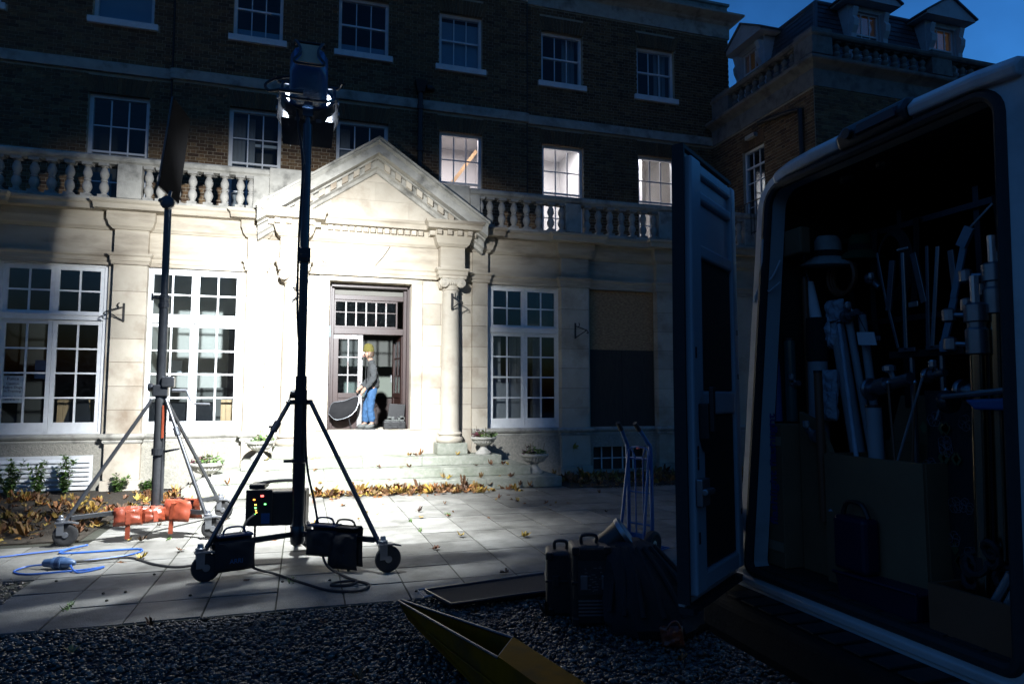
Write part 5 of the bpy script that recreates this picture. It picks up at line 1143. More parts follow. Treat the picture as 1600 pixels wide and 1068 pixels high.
for s, yy in (('n', -.22), ('f', .115)):      # fingers curled round what the hand holds
    k = Vector(B['kn' + s][0])
    for f in range(4):
        y = (f - 1.5) * .019; L_ = (.9, 1.05, 1, .8)[f]
        J = {'a': (k + Vector((.02, y, .03)), .010), 'b': (k + Vector((-.02, y, -.012 * L_)), .0095), 'c': (k + Vector((-.012, y, -.042 * L_)), .0088), 'd': (k + Vector((.016, y, -.046 * L_)), .0078)}
        skinned('finger', m_skin, man, J, [('a', 'b'), ('b', 'c'), ('c', 'd')], 1)
    J = {'a': (k + Vector((.045, -.03, .03)), .012), 'b': (k + Vector((.012, -.045, .0)), .011), 'c': (k + Vector((-.012, -.035, -.022)), .009)}
    skinned('thumb', m_skin, man, J, [('a', 'b'), ('b', 'c')], 1)
m = MB(); hx, hy, hz = PX - .095, PY - .005, PZ + 1.50
m.loft([[(hx - .155 + d, hy + w, hz + z) for w in (-e, e)] + [(hx - .08, hy + e, hz + z), (hx - .08, hy - e, hz + z)] for d, e, z in ((.045, .008, .05), (.03, .010, .02), (.008, .016, -.008), (.012, .017, -.02), (.05, .012, -.03))]); m.build('nose', m_skin, man, smooth=True)
m_lip = M('lips', (.42, .17, .14)); m_eye = M('eye_white', (.7, .7, .68), None, rough=.2); m_iris = M('iris', (.03, .02, .015), None, rough=.2); m_hair = M('brown_hair', (.06, .035, .02), (.035, .02, .012), 60, .7)
m = MB(); m.lathe([(.003, -.03), (.012, -.015), (.014, 0), (.012, .015), (.003, .03)], (hx - .080, hy, hz - .052), 10, 'y'); m.build('mouth', m_lip, man, smooth=True)
for s in (-1, 1):
    m = MB(); m.lathe([(.001, -.013), (.009, -.009), (.013, 0), (.009, .009), (.001, .013)], (hx - .074, hy + s * .032, hz + .018), 12, 'x'); e = m.build('eye', m_eye, man, smooth=True)
    m = MB(); m.lathe([(.006, -.0145), (.006, -.011)], (hx - .074, hy + s * .032, hz + .018), 10, 'x'); m.build('iris', m_iris, e)
    m = MB(); m.tube(cat([(hx + .0, hy + s * .082, hz + .04), (hx + .028, hy + s * .092, hz + .03), (hx + .022, hy + s * .09, hz - .005), (hx + .002, hy + s * .083, hz - .03)], 4), .011, 6); m.build('ear', m_skin, man, smooth=True)
m = MB(); m.loft([[(hx + .046 + r * .82 * math.cos(t * math.pi / 8), hy + r * .92 * math.sin(t * math.pi / 8), hz + z + .22 * r * math.cos(t * math.pi / 8)) for t in range(16)] for r, z in ((.088, -.07), (.098, -.03), (.098, .03), (.09, .06))]); m.build('hair', m_hair, man, smooth=True)
m = MB(); m.loft([[(hx + .012 + r * math.cos(t * math.pi / 10), hy + r * .93 * math.sin(t * math.pi / 10), hz + z + .10 * r * -math.cos(t * math.pi / 10) * .6) for t in range(20)] for r, z in ((.108, .038), (.112, .05), (.112, .085), (.104, .09), (.106, .12), (.092, .165), (.060, .20), (.02, .215))]); m.build('knit_hat', m_hat, man, smooth=True)
# jacket: torso and both sleeves in one garment
J = {'hem': (q(.025, 0, .765), (.172, .15)), 'w': (q(.03, 0, .97), (.158, .138)), 'c': (q(.02, 0, 1.16), (.178, .142)), 'n': (q(-.01, 0, 1.31), (.10, .09)), 'col': (q(-.045, 0, 1.385), (.072, .07))}
Ej = [('hem', 'w'), ('w', 'c'), ('c', 'n'), ('n', 'col')]
for s in 'nf':
    for a, b, r in (('s', 'sh', .098), ('e', 'el', .067), ('r', 'wr', .050)): J[a + s] = (B[b + s][0], r)
    Ej += [('c', 's' + s), ('s' + s, 'e' + s), ('e' + s, 'r' + s)]
skinned('jacket', m_jacket, man, J, Ej)
m = MB(); m.tube([q(-.125, -.02, 1.36), q(-.14, -.02, 1.1), q(-.125, -.02, .86)], .006, 5); m.build('zip', m_fabric, man)
J = {'p': (q(.02, 0, .95), (.14, .125)), 'c': (q(.01, 0, .83), (.145, .12))}; Ej = [('p', 'c')]
for s in 'nf':
    J['h' + s] = (B['hip' + s][0], .108); J['k' + s] = (B['knee' + s][0], .08); J['sh' + s] = ((Vector(B['knee' + s][0]) + Vector(B['ankle' + s][0])) / 2, .075); J['a' + s] = (tuple(Vector(B['ankle' + s][0]) + Vector((0, 0, .03))), .068)
    Ej += [('c', 'h' + s), ('h' + s, 'k' + s), ('k' + s, 'sh' + s), ('sh' + s, 'a' + s)]
skinned('jeans', m_jeans, man, J, Ej)
for s in 'nf':
    a, t = Vector(B['ankle' + s][0]), Vector(B['toe' + s][0])
    J = {'t': (tuple(a + Vector((0, 0, .02))), .062), 'a': (tuple(a + Vector((.0, 0, -.035))), .062), 'm': (tuple((a + t) / 2 + Vector((0, 0, -.015))), (.055, .055)), 'o': (tuple(t + Vector((-.02, 0, .005))), (.05, .045))}
    b = skinned('boot', m_boot, man, J, [('t', 'a'), ('a', 'm'), ('m', 'o')])
    m = MB(); m.prism([(a.x + .06, a.y - .05), (a.x + .06, a.y + .05), (t.x, t.y + .052), (t.x - .05, t.y + .03), (t.x - .05, t.y - .03), (t.x, t.y - .052)], 'z', PZ - .003, PZ + .024); m.build('sole', m_rubber, b)
# what he holds, and the open case
rf = thing('folding_reflector', 'grey folding reflector with wire rim held low by the person in the doorway', 'reflector', (.86, 13.88, 1.3))
rim = [(.50, 1.33), (.57, 1.53), (.80, 1.58), (1.06, 1.66), (1.03, 1.42), (.88, 1.27), (.64, 1.21)]
m = MB(); pts = cat([(x, 13.86 + .05 * math.sin(i), z) for i, (x, z) in enumerate(rim)] + [(rim[0][0], 13.86, rim[0][1])], 6); n = len(pts); cc = m.P((.78, 13.80, 1.42)); ids = [m.P(p) for p in pts]
for k in range(n - 1): m.f.append([cc, ids[k], ids[k + 1]])
m.build('reflector_cloth', m_silver, rf, smooth=True)
m = MB(); m.tube(pts, .007, 6); m.build('rim_wire', m_dsteel, rf, smooth=True)
m = MB(); m.tube([(.88, 13.86, 1.28), (.92, 13.86, 1.10), (.96, 13.86, 1.03)], .008, 5); m.build('strap', m_fabric, rf)
ec = thing('equipment_case', 'open black plastic equipment case on the threshold right of the person', 'case', (1.86, 13.95, 1.009))
m = MB(); m.box(1.57, 2.0, 13.80, 14.05, 1.01, 1.17); m.build('case_base', m_plastic, ec, bev=.018)
m = MB(); m.loft([[(x, 14.05 + d, z) for x, z in ((1.66, 1.18), (2.0, 1.18), (2.03, 1.50), (1.70, 1.52))] for d in (.0, .06)]); m.build('case_lid', m_plastic, ec, bev=.012)
m = MB(); m.box(1.60, 1.97, 13.82, 14.03, 1.171, 1.20)
for k in range(8): x = random.uniform(1.62, 1.92); m.box(x, x + .07, 13.84, 14.0, 1.20, 1.22 + random.random() * .05)
m.build('contents', m_boot, ec, bev=.004); m = MB()
for x in (1.66, 1.86): m.box(x, x + .05, 13.785, 13.80, 1.10, 1.16)
m.tube([(1.72, 13.79, 1.08), (1.73, 13.76, 1.05), (1.83, 13.76, 1.05), (1.84, 13.79, 1.08)], .008, 6); m.build('latches', m_plastic, ec)

# ================================================================== VAN
VX = 2.40
van = thing('white_van', 'high-roofed white van at right with its rear doors open and its cargo in view', 'van', (VX, 2.45, 0))
def rrect(y0, y1, z0, z1, rt, rb, n=6, lean=0.0):
    o = []
    for cy_, cz, r, a0 in ((y1 - rt, z1 - rt, rt, 0), (y0 + rt, z1 - rt, rt, 90), (y0 + rb, z0 + rb, rb, 180), (y1 - rb, z0 + rb, rb, 270)):
        for k in range(n): a = R(a0 + 90 * k / (n - 1)); y, z = cy_ + r * math.cos(a), cz + r * math.sin(a); o.append((y - lean * (z - .6) * (1 if y > (y0 + y1) / 2 else -1), z))
    return o
OUT = rrect(1.36, 3.47, .50, 2.95, .20, .10, 7, .033); INN = rrect(1.83, 3.335, .70, 2.84, .10, .05, 7, .033); OUT2 = rrect(1.40, 3.43, .50, 2.92, .18, .10, 7, .033)
TL_ = .072
def tilt(x, z): return x + TL_ * (z - .7) * (1 if x < VX + .6 else 0)
def ringloft(rings, name, mat, smooth=True):
    m = MB(); m.loft([[(tilt(x, z), y, z) for y, z in r] for x, r in rings], caps=False); return m.build(name, mat, van, smooth=smooth)
ringloft([(VX + .12, INN), (VX + .03, INN), (VX + .0, rrect(1.805, 3.36, .67, 2.865, .11, .06, 7, .033)), (VX + .0, OUT2), (VX + .05, OUT), (VX + 1.4, OUT), (VX + 4.2, OUT)], 'body_shell', m_van)
LIN = rrect(1.62, 3.40, .70, 2.88, .12, .04, 7, .03)
ringloft([(VX + .125, INN), (VX + .125, LIN), (VX + 3.4, LIN)], 'inner_lining', m_vanply)
m = MB(); m.prism(LIN, 'x', VX + 3.38, VX + 3.40); m.build('bulkhead', m_vanply, van)
box('load_floor', m_vanply, van, VX + .02, VX + 3.3, 1.66, 3.38, .66, .712)
m = MB()
for t in range(9): yy = 1.82 + t * .165; m.box(VX + .03, VX + .11, yy, yy + .14, .713, .718)
m.build('tread_strips', m_rubber, van)
m = MB(); m.tube([(tilt(VX + .005, z), y, z) for y, z in rrect(1.82, 3.345, .69, 2.85, .11, .06, 7, .033)] + [(tilt(VX + .005, 2.74), 3.345 - .033 * 2.14, 2.74)], .026, 8); m.build('door_seal', m_rubber, van, smooth=True)
# roof edge spoiler in two white pieces with the high brake light between
SPX = VX + TL_ * 2.2
m = MB(); m.loft([[(SPX + x, y, 2.905 + z + dz) for x, z in ((-.035, -.025), (-.045, .02), (-.01, .055), (.14, .07), (.14, -.025))] for y, dz in ((2.69, 0), (2.9, 0), (3.08, -.01), (3.18, -.03))]); m.build('roof_spoiler', m_van, van, bev=.012)
m = MB(); m.loft([[(SPX + x, y, 2.905 + z + dz) for x, z in ((-.035, -.025), (-.045, .02), (-.01, .055), (.14, .07), (.14, -.025))] for y, dz in ((1.80, -.03), (1.98, -.01), (2.28, 0))]); m.build('roof_spoiler', m_van, van, bev=.012)
m = MB(); m.loft([[(SPX + x, y, 2.905 + z) for x, z in ((-.04, -.04), (-.06, .02), (-.02, .075), (.12, .09), (.12, -.04))] for y in (2.285, 2.685)]); bk_ = m.build('brake_light_housing', m_plastic, van, bev=.015)
m = MB(); m.lathe([(.026, -.075), (.026, -.04)], (SPX, 2.60, 2.92), 14, 'x'); m.build('camera_eye', m_plastic, bk_)
m = MB(); m.loft([[(SPX - .066, y, z) for y, z in ((2.32, 2.90), (2.55, 2.90), (2.54, 2.94), (2.33, 2.94))], [(SPX - .04, y, z) for y, z in ((2.31, 2.89), (2.56, 2.89), (2.55, 2.95), (2.32, 2.95))]]); m.build('brake_lens', M('dark_red_lens', (.05, .008, .008), None, rough=.2), bk_)
# bumper step
m_bump = M('worn_bumper_plastic', (.007, .007, .0075), (.012, .012, .012), 20, .8, bump=.2, spec=.15)
m = MB(); m.loft([[(VX + x, y, z) for x, z in ((.02, .30), (-.16, .32), (-.22, .40), (-.22, .55), (-.19, .585), (.0, .60))] for y in (1.34, 1.5, 3.2, 3.46)]); bp = m.build('bumper', m_bump, van, bev=.02)
m = MB()
for k in range(13): m.box(VX - .19, VX - .03, 1.5 + k * .14, 1.6 + k * .14, .594, .602)
m.build('step_grip', m_rubber, bp)
m = MB(); m.loft([[(VX + x, y, z) for x, z in ((-.0, .610), (-.02, .615), (-.022, .648), (-.005, .662), (.015, .662), (.015, .610))] for y in (1.42, 3.44)]); m.build('sill_panel', m_van, van, bev=.006)
# near wheel and far wheel, out of the way but real
for yy in (1.42, 3.38):
    m = MB(); m.lathe([(.2, -.10), (.30, -.11), (.34, -.08), (.34, .08), (.30, .11), (.2, .10)], (VX + 1.25, yy - .02 if yy > 2 else yy + .02, .34), 28, 'y'); w_ = m.build('wheel', m_rubber, van, smooth=True)
    m = MB(); m.lathe([(.05, -.05), (.12, -.06), (.2, -.09), (.2, .09), (.12, .06), (.05, .05)], (VX + 1.25, yy - .02 if yy > 2 else yy + .02, .34), 20, 'y'); m.build('rim', m_steel, w_, smooth=True)
box('chassis', m_black, van, VX + .1, VX + 4.1, 1.7, 3.2, .28, .498)
m = MB(); m.loft([[(VX + 4.2, y, z) for y, z in OUT], [(VX + 5.0, y * .96 + .1, .5 + (z - .5) * .72) for y, z in OUT], [(VX + 5.7, y * .9 + .25, .5 + (z - .5) * .36) for y, z in OUT]]); m.build('cab', m_van, van, smooth=True)
# far rear door, swung open
HX, HY = 2.395, 3.40
dd = Vector((-.79, -.613, 0)).normalized(); dn = Vector((-dd.y, dd.x, 0))       # dn points to the inner side?
if dn.dot(Vector((0 - 2.0, 0 - 3.0, 0))) < 0: dn = -dn
def TD(p):                # x along door from hinge, y inner(+)/outer(-), z up
    z = p.z; taper = (1 - .035 * max(0, (z - 1.7)) ** 1.5)
    cv = -.05 * max(0, (z - 1.6)) ** 1.7 * .35
    return Vector((HX, HY, 0)) + dd * (p.x * taper) + dn * (p.y + 0 * cv) + Vector((0, 0, z))
DWd, z0d, z1d = .80, .66, 2.90
def grid_box(m, x0, x1, y0, y1, za, zb, n=8):
    m.loft([[(x0, y0, z), (x1, y0, z), (x1, y1, z), (x0, y1, z)] for z in [za + (zb - za) * k / n for k in range(n + 1)]])
m = MB(TD); grid_box(m, 0, DWd, -.055, -.02, z0d, z1d); dr_ = m.build('rear_door', m_van, van, bev=.006)
m = MB(TD); grid_box(m, .02, .10, -.02, .03, z0d + .05, z1d - .04); m.build('inner_frame', m_vanin, dr_, bev=.012)
m = MB(TD); grid_box(m, DWd - .17, DWd - .025, -.02, .035, z0d + .05, z1d - .04); m.build('inner_frame', m_vanin, dr_, bev=.012)
m = MB(TD)
for za, zb in ((z0d + .05, .80), (1.56, 1.68), (2.36, 2.43), (2.66, 2.71), (2.79, 2.85)): m = MB(TD); m.box(.10, DWd - .17, -.02, .028, za, zb); m.build('inner_crossbar', m_vanin, dr_, bev=.012)
m = MB(TD)
for za, zb in ((2.43, 2.66), (2.71, 2.79)): m = MB(TD); m.box(.101, DWd - .171, -.018, .004, za + .001, zb - .001); m.build('pressed_panel', m_vanin, dr_, bev=.01)
m = MB(TD); m.box(.105, DWd - .175, -.015, .012, 1.685, 2.355); m.build('trim_board', m_vanply, dr_, bev=.008)
m = MB(TD); m.box(.105, DWd - .175, -.015, .012, .805, 1.555); m.build('trim_board', m_vanply, dr_, bev=.008)
m = MB(TD); grid_box(m, DWd - .0, DWd + .018, -.05, .01, z0d + .02, z1d + .01); m.box(0, DWd, -.05, .0, z1d, z1d + .02); m.box(0, DWd, -.05, .02, z0d - .03, z0d - .001); m.build('door_seal', m_rubber, dr_)
m = MB(TD); m.loft([[(x, .037 + d, z) for x, z in ((DWd - .115, 1.62), (DWd - .075, 1.62), (DWd - .08, 1.45), (DWd - .125, 1.38), (DWd - .125, 1.45))] for d in (0, .05)]); m.loft([[(x, .087 + d, z) for x, z in ((DWd - .115, 1.70), (DWd - .08, 1.70), (DWd - .085, 1.48), (DWd - .11, 1.48))] for d in (0, .025)]); m.build('pull_handle', m_plastic, dr_, bev=.006)
m = MB(TD); m.box(DWd - .13, DWd - .02, .036, .07, 1.13, 1.26); m.tube([(DWd - .13, .08, 1.2), (DWd - .02, .08, 1.2)], .018, 8); m.build('latch', m_steel, dr_, bev=.006)
for z in (1.84, 1.30, 1.36, .95): m = MB(TD); m.box(DWd - .075, DWd - .055, .0355, .037, z, z + .055); m.build('slot', m_plastic, dr_)
for z in (2.0, 1.75, 1.0): m = MB(TD); m.box(.045, .065, .0305, .032, z, z + .03); m.build('slot', m_plastic, dr_)
for z in (.95, 2.45): m = MB(); m.tube([(HX + .0, HY + .03, z - .06), (HX, HY + .03, z + .06)], .022, 10); m.build('hinge', m_van, dr_)
# near rear door folded back along the side
m = MB(); m.loft([[(VX + .05 + x, 1.20 - .0 * x, z) for x, z in ((0, .66), (.86, .66), (.86, 2.6), (.80, 2.85), (0, 2.85))], [(VX + .05 + x, 1.26, z) for x, z in ((0, .66), (.86, .66), (.86, 2.6), (.80, 2.85), (0, 2.85))]]); m.build('rear_door', m_van, van, bev=.01)
m = MB(); m.tube([(VX + .10, 3.26, 2.55), (VX + .11, 3.30, 2.3), (VX + .14, 3.27, 2.25), (VX + .18, 3.22, 2.3)], .006, 6); m.tube(cat([(VX + .2, 3.24, 2.43), (VX + .16, 3.27, 2.33), (VX + .12, 3.33, 2.28), (VX + .10, 3.36, 2.2)], 5), .006, 6); m.build('loose_wire', m_white, van)
bx = box('junction_box', m_card, van, VX + .26, VX + .33, 3.14, 3.32, 2.46, 2.61, bev=.01)
for yy in (2.62, 2.86): m = MB(); m.lathe([(.03, 0), (.05, .01), (.05, .03), (.02, .04)], (VX + .35, yy, 2.78), 10); m.build('interior_lamp', m_plastic, van)

# ---- cargo
def tubeobj(name, label, cat_, grp, p, q_, r, mat, n=14, extra=None):
    o = thing(name, label, cat_, p, grp); m = MB(); m.tube([p, q_], r, n); m.build('tube', mat, o, smooth=True)
    d = (Vector(q_) - Vector(p)).normalized(); m = MB(); m.tube([Vector(q_) - d * .002, Vector(q_) + d * .012], r * 1.05, n); m.build('end_cap', extra or m_plastic, o); return o
fl = .714
tb = thing('tall_carton', 'tall narrow cardboard carton with vertical blue lettering just inside the van', 'box', (2.62, 3.28, fl))
m = MB(); m.box(2.55, 2.72, 3.215, 3.36, fl, 1.50); m.build('carton_side', m_card, tb, bev=.004)
for z in (.80, 1.38): box('packing_tape', M('clear_tape', (.34, .24, .15), None, rough=.3), tb, 2.546, 2.549, 3.22, 3.355, z, z + .05)
t_ = mtext('flashlight flashlight', .085, m_inkb, tb, (2.545, 3.262, 1.25), (R(90), R(-90), R(-90)), bold=.002); t_.rotation_euler = Matrix(((0, 0, -1), (0, -1, 0), (0, 0, 1))).to_euler() if False else t_.rotation_euler
cA = thing('cardboard_divider', 'plain brown cardboard sheet standing behind the lettered carton', 'cardboard', (2.7, 3.13, fl))
m = MB(); m.prism([(3.20, fl), (2.97, fl), (2.97, 1.36), (3.06, 1.52), (3.20, 1.57)], 'x', 2.66, 2.69); m.build('sheet', m_card, cA, bev=.003)
cB = thing('open_carton', 'large open brown carton full of rolls and rods in the van', 'box', (2.75, 2.65, fl))
for nm, a in (('front_wall', (2.60, 2.615, 2.36, 2.95, fl, 1.36)), ('side_wall', (2.615, 3.0, 2.94, 2.955, fl, 1.36)), ('side_wall', (2.615, 3.0, 2.355, 2.37, fl, 1.36)), ('back_wall', (3.0, 3.015, 2.36, 2.95, fl, 1.42)), ('bottom', (2.616, 2.999, 2.371, 2.939, fl, fl + .012))): box(nm, m_card, cB, *a)
m = MB(); m.loft([[(x, y, z) for x, y, z in ((3.02, 2.94, 1.42), (3.02, 2.70, 1.42), (3.09, 2.72, 1.66), (3.09, 2.92, 1.66))], [(x + .008, y, z) for x, y, z in ((3.02, 2.94, 1.42), (3.02, 2.70, 1.42), (3.09, 2.72, 1.66), (3.09, 2.92, 1.66))]]); m.build('flap', m_card, cB)
G1 = 'rolls and tubes standing in the van'
m_roll = M('grey_paper_roll', (.40, .41, .42), (.30, .31, .32), 6, .6); m_rollb = M('blue_gel_roll', (.05, .18, .42), (.04, .15, .36), 6, .25, coat=.5); m_rollo = M('brown_wood_rod', (.22, .09, .045), (.18, .07, .035), 6, .5); m_rollg = M('green_gel_roll', (.02, .12, .11), (.015, .1, .09), 6, .25, coat=.5); m_clear = M('crinkled_plastic', (.48, .54, .60), (.3, .34, .4), 14, .15, bump=.8, bscale=18)
tubeobj('gel_roll', 'shiny blue gel roll with a bright edge, leftmost by the van door jamb', 'roll', G1, (2.66, 3.385, 1.51), (2.66, 3.395, 2.12), .030, m_rollb, extra=m_chrome)
tubeobj('gel_roll', 'dark green gel roll beside the blue one', 'roll', G1, (2.72, 3.33, 1.51), (2.72, 3.335, 1.98), .034, m_rollg)
tubeobj('wooden_rod', 'reddish brown rod leaning behind the blue roll', 'rod', G1, (2.78, 3.36, 1.3), (2.78, 3.395, 2.30), .014, m_rollo)
tubeobj('wooden_rod', 'dark red-brown rod standing upright left of the grey rolls', 'rod', G1, (2.80, 3.27, 1.0), (2.80, 3.285, 2.34), .018, m_rollo)
tubeobj('wooden_rod', 'short brown timber stub in front of the grey paper roll', 'rod', G1, (2.64, 3.01, 1.0), (2.64, 3.02, 1.78), .022, m_rollo)
tubeobj('metal_pole', 'thin pale metal pole standing left of the grey paper roll', 'pole', G1, (2.85, 3.30, 1.2), (2.85, 3.29, 2.02), .014, m_steel)
tubeobj('paper_roll', 'upright grey paper roll with a black band round its top', 'roll', G1, (2.80, 3.21, 1.1), (2.80, 3.20, 1.86), .054, m_roll)
o = thing('black_sleeve', 'black fabric sleeve wrapped round the top of the grey paper roll', 'sleeve', (2.80, 3.2, 1.95), G1); one('fabric', m_fabric, o, 'lathe', [(.05, 1.84), (.062, 1.87), (.06, 2.0), (.055, 2.10)], (2.80, 3.20, 0), 14, smooth=True)
tubeobj('paper_roll', 'long pale grey roll leaning to the right in the open carton', 'roll', G1, (2.85, 2.93, 1.02), (2.85, 3.10, 2.06), .038, m_roll)
tubeobj('paper_roll', 'slim grey roll leaning just right of the long pale roll', 'roll', G1, (2.88, 2.86, 1.02), (2.88, 3.05, 2.12), .020, m_roll)
tubeobj('paper_roll', 'second slim grey roll with a clamp above it', 'roll', G1, (2.93, 2.88, 1.02), (2.93, 3.0, 2.10), .022, m_roll)
tubeobj('paper_roll', 'short pale roll standing alone at the front of the open carton', 'roll', G1, (2.70, 2.70, .95), (2.70, 2.715, 1.60), .036, m_roll)
tubeobj('acrylic_tube', 'thin clear tube leaning across the rolls to the carton edge', 'tube', G1, (2.67, 2.80, 1.30), (2.82, 3.05, 2.05), .012, m_clear)
o = thing('plastic_wrap', 'crumpled clear plastic wrap bundled among the rolls', 'wrap', (2.8, 3.1, 1.5), G1); m = MB()
for c in ((2.78, 3.10, 1.72), (2.76, 3.09, 1.60), (2.88, 3.14, 2.12), (2.84, 3.12, 2.0)): m = MB(); cushion(m, c, (0, 1, 0), (0, 0, 1), .13, .16, .07); m.build('film', m_clear, o)
o = thing('taped_pole', 'pole with a white taped label hanging by the hats', 'pole', (2.85, 3.25, 2.2), G1); m = MB(); m.tube([(2.86, 3.36, 2.50), (2.86, 3.24, 2.03)], .018, 10); m.build('pole', m_blackmetal, o, smooth=True); m = MB(); m.tube([(2.85, 3.315, 2.32), (2.85, 3.258, 2.10)], .034, 12); m.build('paper_label', m_paper, o, smooth=True)
o = thing('label_tag', 'white card tag hanging right of the rolls', 'tag', (2.86, 2.9, 1.95)); m = MB(); m.hexa([(2.86, 2.96, 1.93), (2.865, 2.96, 1.93), (2.865, 2.84, 1.92), (2.86, 2.84, 1.92)], [(2.86, 2.97, 2.0), (2.865, 2.97, 2.0), (2.865, 2.855, 1.99), (2.86, 2.855, 1.99)]); m.build('card', m_paper, o); m = MB(); m.tube([(2.863, 2.91, 2.0), (2.863, 2.98, 2.13)], .003, 4); m.build('string', m_fabric, o)
def brim(name, label, c, r, h, mat, band):
    o = thing(name, label, 'hat', c, 'sun hats hanging in the van'); x, y, z = c
    m = MB(); m.loft([[(x + r_ * math.cos(t * .3142) , y + r_ * math.sin(t * .3142), z + zz + .10 * r_ * math.sin(t * .3142)) for t in range(20)] for r_, zz in ((r * .98, -.035), (r, -.03), (r * .62, .01), (r * .50, .02), (r * .46, h * .8), (r * .36, h), (.01, h * 1.02))]); m.build('hat_body', mat, o, smooth=True)
    m = MB(); m.loft([[(x + r_ * math.cos(t * .3142), y + r_ * math.sin(t * .3142), z + zz + .10 * r_ * math.sin(t * .3142)) for t in range(20)] for r_, zz in ((r * .515, .02), (r * .50, .055))]); m.build('hat_band', band, o, smooth=True)
m_whatt = M('pale_straw', (.46, .46, .43), (.34, .34, .32), 40, .9)
brim('sun_hat', 'pale straw sun hat with dark band hanging inside the van', (2.9, 3.20, 2.44), .155, .14, m_whatt, m_fabric)
brim('green_hat', 'dark green hat behind the pale sun hat', (3.02, 3.08, 2.46), .13, .11, M('dark_green_felt', (.015, .07, .03), None, rough=.9), m_fabric)
o = thing('rope_coil', 'brown rope coil hanging below the sun hat', 'rope', (2.93, 3.13, 2.33)); m = MB()
for k in range(3): m.tube([(2.92 + .012 * k, 3.13 + (.10 - .008 * k) * math.cos(t * .35), 2.33 + (.10 - .006 * k) * math.sin(t * .35)) for t in range(19)], .013, 6)
m.build('rope', m_rollo, o, smooth=True)
# scissor brackets and stand heads on a rail
rl = thing('hanging_rail', 'dark metal rail carrying folded lighting brackets inside the van', 'rail', (2.92, 2.6, 1.88)); box('bar', m_blackmetal, rl, 2.92, 2.96, 2.40, 2.82, 1.85, 1.885)
m = MB(); m.tube([(2.94, 2.70, fl), (2.94, 2.70, 1.85)], .014, 8); m.tube([(2.94, 2.53, fl), (2.94, 2.53, 1.85)], .014, 8); m.build('upright', m_steel, rl)
def rodobj(name, label, parts, grp='folding brackets hung on the van rail'):
    o = thing(name, label, 'bracket', parts[0][1], grp)
    for nm, a, b, w, mat in parts: m = MB(); m.beam(a, b, w, w * .4, (1, 0, 0)); m.build(nm, mat, o, bev=.002)
    return o
m_palebl = M('pale_blue_painted_steel', (.20, .32, .40), (.15, .25, .33), 10, .4)
rodobj('spring_rod', 'thin bright steel rod with a small cross head, left on the rail', [('rod', (2.9, 2.695, 1.885), (2.9, 2.69, 2.38), .020, m_chrome), ('cross_head', (2.9, 2.655, 2.40), (2.9, 2.725, 2.40), .012, m_chrome), ('foot_plate', (2.9, 2.64, 1.887), (2.9, 2.74, 1.887), .02, m_steel)])
rodobj('spring_rod', 'second bright steel rod right of the centre of the rail', [('rod', (2.9, 2.545, 1.885), (2.9, 2.488, 2.37), .020, m_chrome), ('foot_plate', (2.9, 2.50, 1.888), (2.9, 2.58, 1.888), .02, m_steel)])
rodobj('folding_bracket', 'pale blue jointed arm, brightest and rightmost on the rail', [('lower_arm', (2.9, 2.485, 1.89), (2.9, 2.415, 2.11), .034, m_palebl), ('upper_arm', (2.895, 2.415, 2.11), (2.895, 2.35, 2.34), .032, m_palebl), ('back_arm', (2.91, 2.415, 2.12), (2.91, 2.43, 2.34), .030, m_steel), ('head_block', (2.89, 2.36, 2.34), (2.89, 2.31, 2.42), .05, m_palebl), ('tip', (2.89, 2.31, 2.42), (2.89, 2.20, 2.50), .012, m_steel), ('foot_plate', (2.9, 2.43, 1.888), (2.9, 2.50, 1.888), .05, m_palebl)])
rodobj('folding_bracket', 'dim grey jointed arm at the left end of the rail', [('lower_arm', (2.93, 2.77, 1.90), (2.93, 2.83, 2.15), .016, m_steel), ('upper_arm', (2.93, 2.83, 2.13), (2.93, 2.88, 2.42), .014, m_steel), ('back_arm', (2.93, 2.82, 2.10), (2.93, 2.78, 2.36), .034, m_steel)])
rodobj('folding_bracket', 'dim grey jointed arm in the middle of the rail', [('lower_arm', (2.96, 2.62, 1.90), (2.96, 2.61, 2.15), .022, m_steel), ('upper_arm', (2.96, 2.61, 2.13), (2.96, 2.60, 2.40), .018, m_steel), ('back_arm', (2.96, 2.63, 2.12), (2.96, 2.68, 2.38), .034, m_steel)])
def clamp(label, c, s=1, d=(0, -.25, .05)):
    o = thing('grip_clamp', label, 'clamp', c, 'chrome grip clamps in the van'); c = Vector(c); d = Vector(d)
    m = MB(); m.tube([c, c + d * s], .030 * s, 12); m.tube([c + d * s * .2, c + d * s * .45], .042 * s, 12); m.build('barrel', m_steel, o, smooth=True)
    m = MB(); m.lathe([(.055 * s, -.012), (.06 * s, 0), (.055 * s, .012)], tuple(c), 14, 'y'); m.build('disc', m_steel, o, smooth=True)
    m = MB(); m.tube([c + d * s * .6, c + d * s * .6 + Vector((-.02, .0, .06 * s))], .014 * s, 8); m.lathe([(.012, -.02), (.03 * s, -.01), (.03 * s, .012), (.012, .02)], tuple(c + d * s * .6 + Vector((-.03, 0, .07 * s))), 8); m.build('t_handle', m_chrome, o); return o
clamp('chrome grip head with large disc hanging left of the middle of the van', (2.80, 2.83, 1.69)); clamp('small chrome grip head next to the long shiny rod', (2.78, 2.47, 1.75), .6, (0, -.15, .02)); clamp('pale grip head beside the coiled arm at right', (2.74, 2.27, 1.68), .8, (0, -.2, -.03))
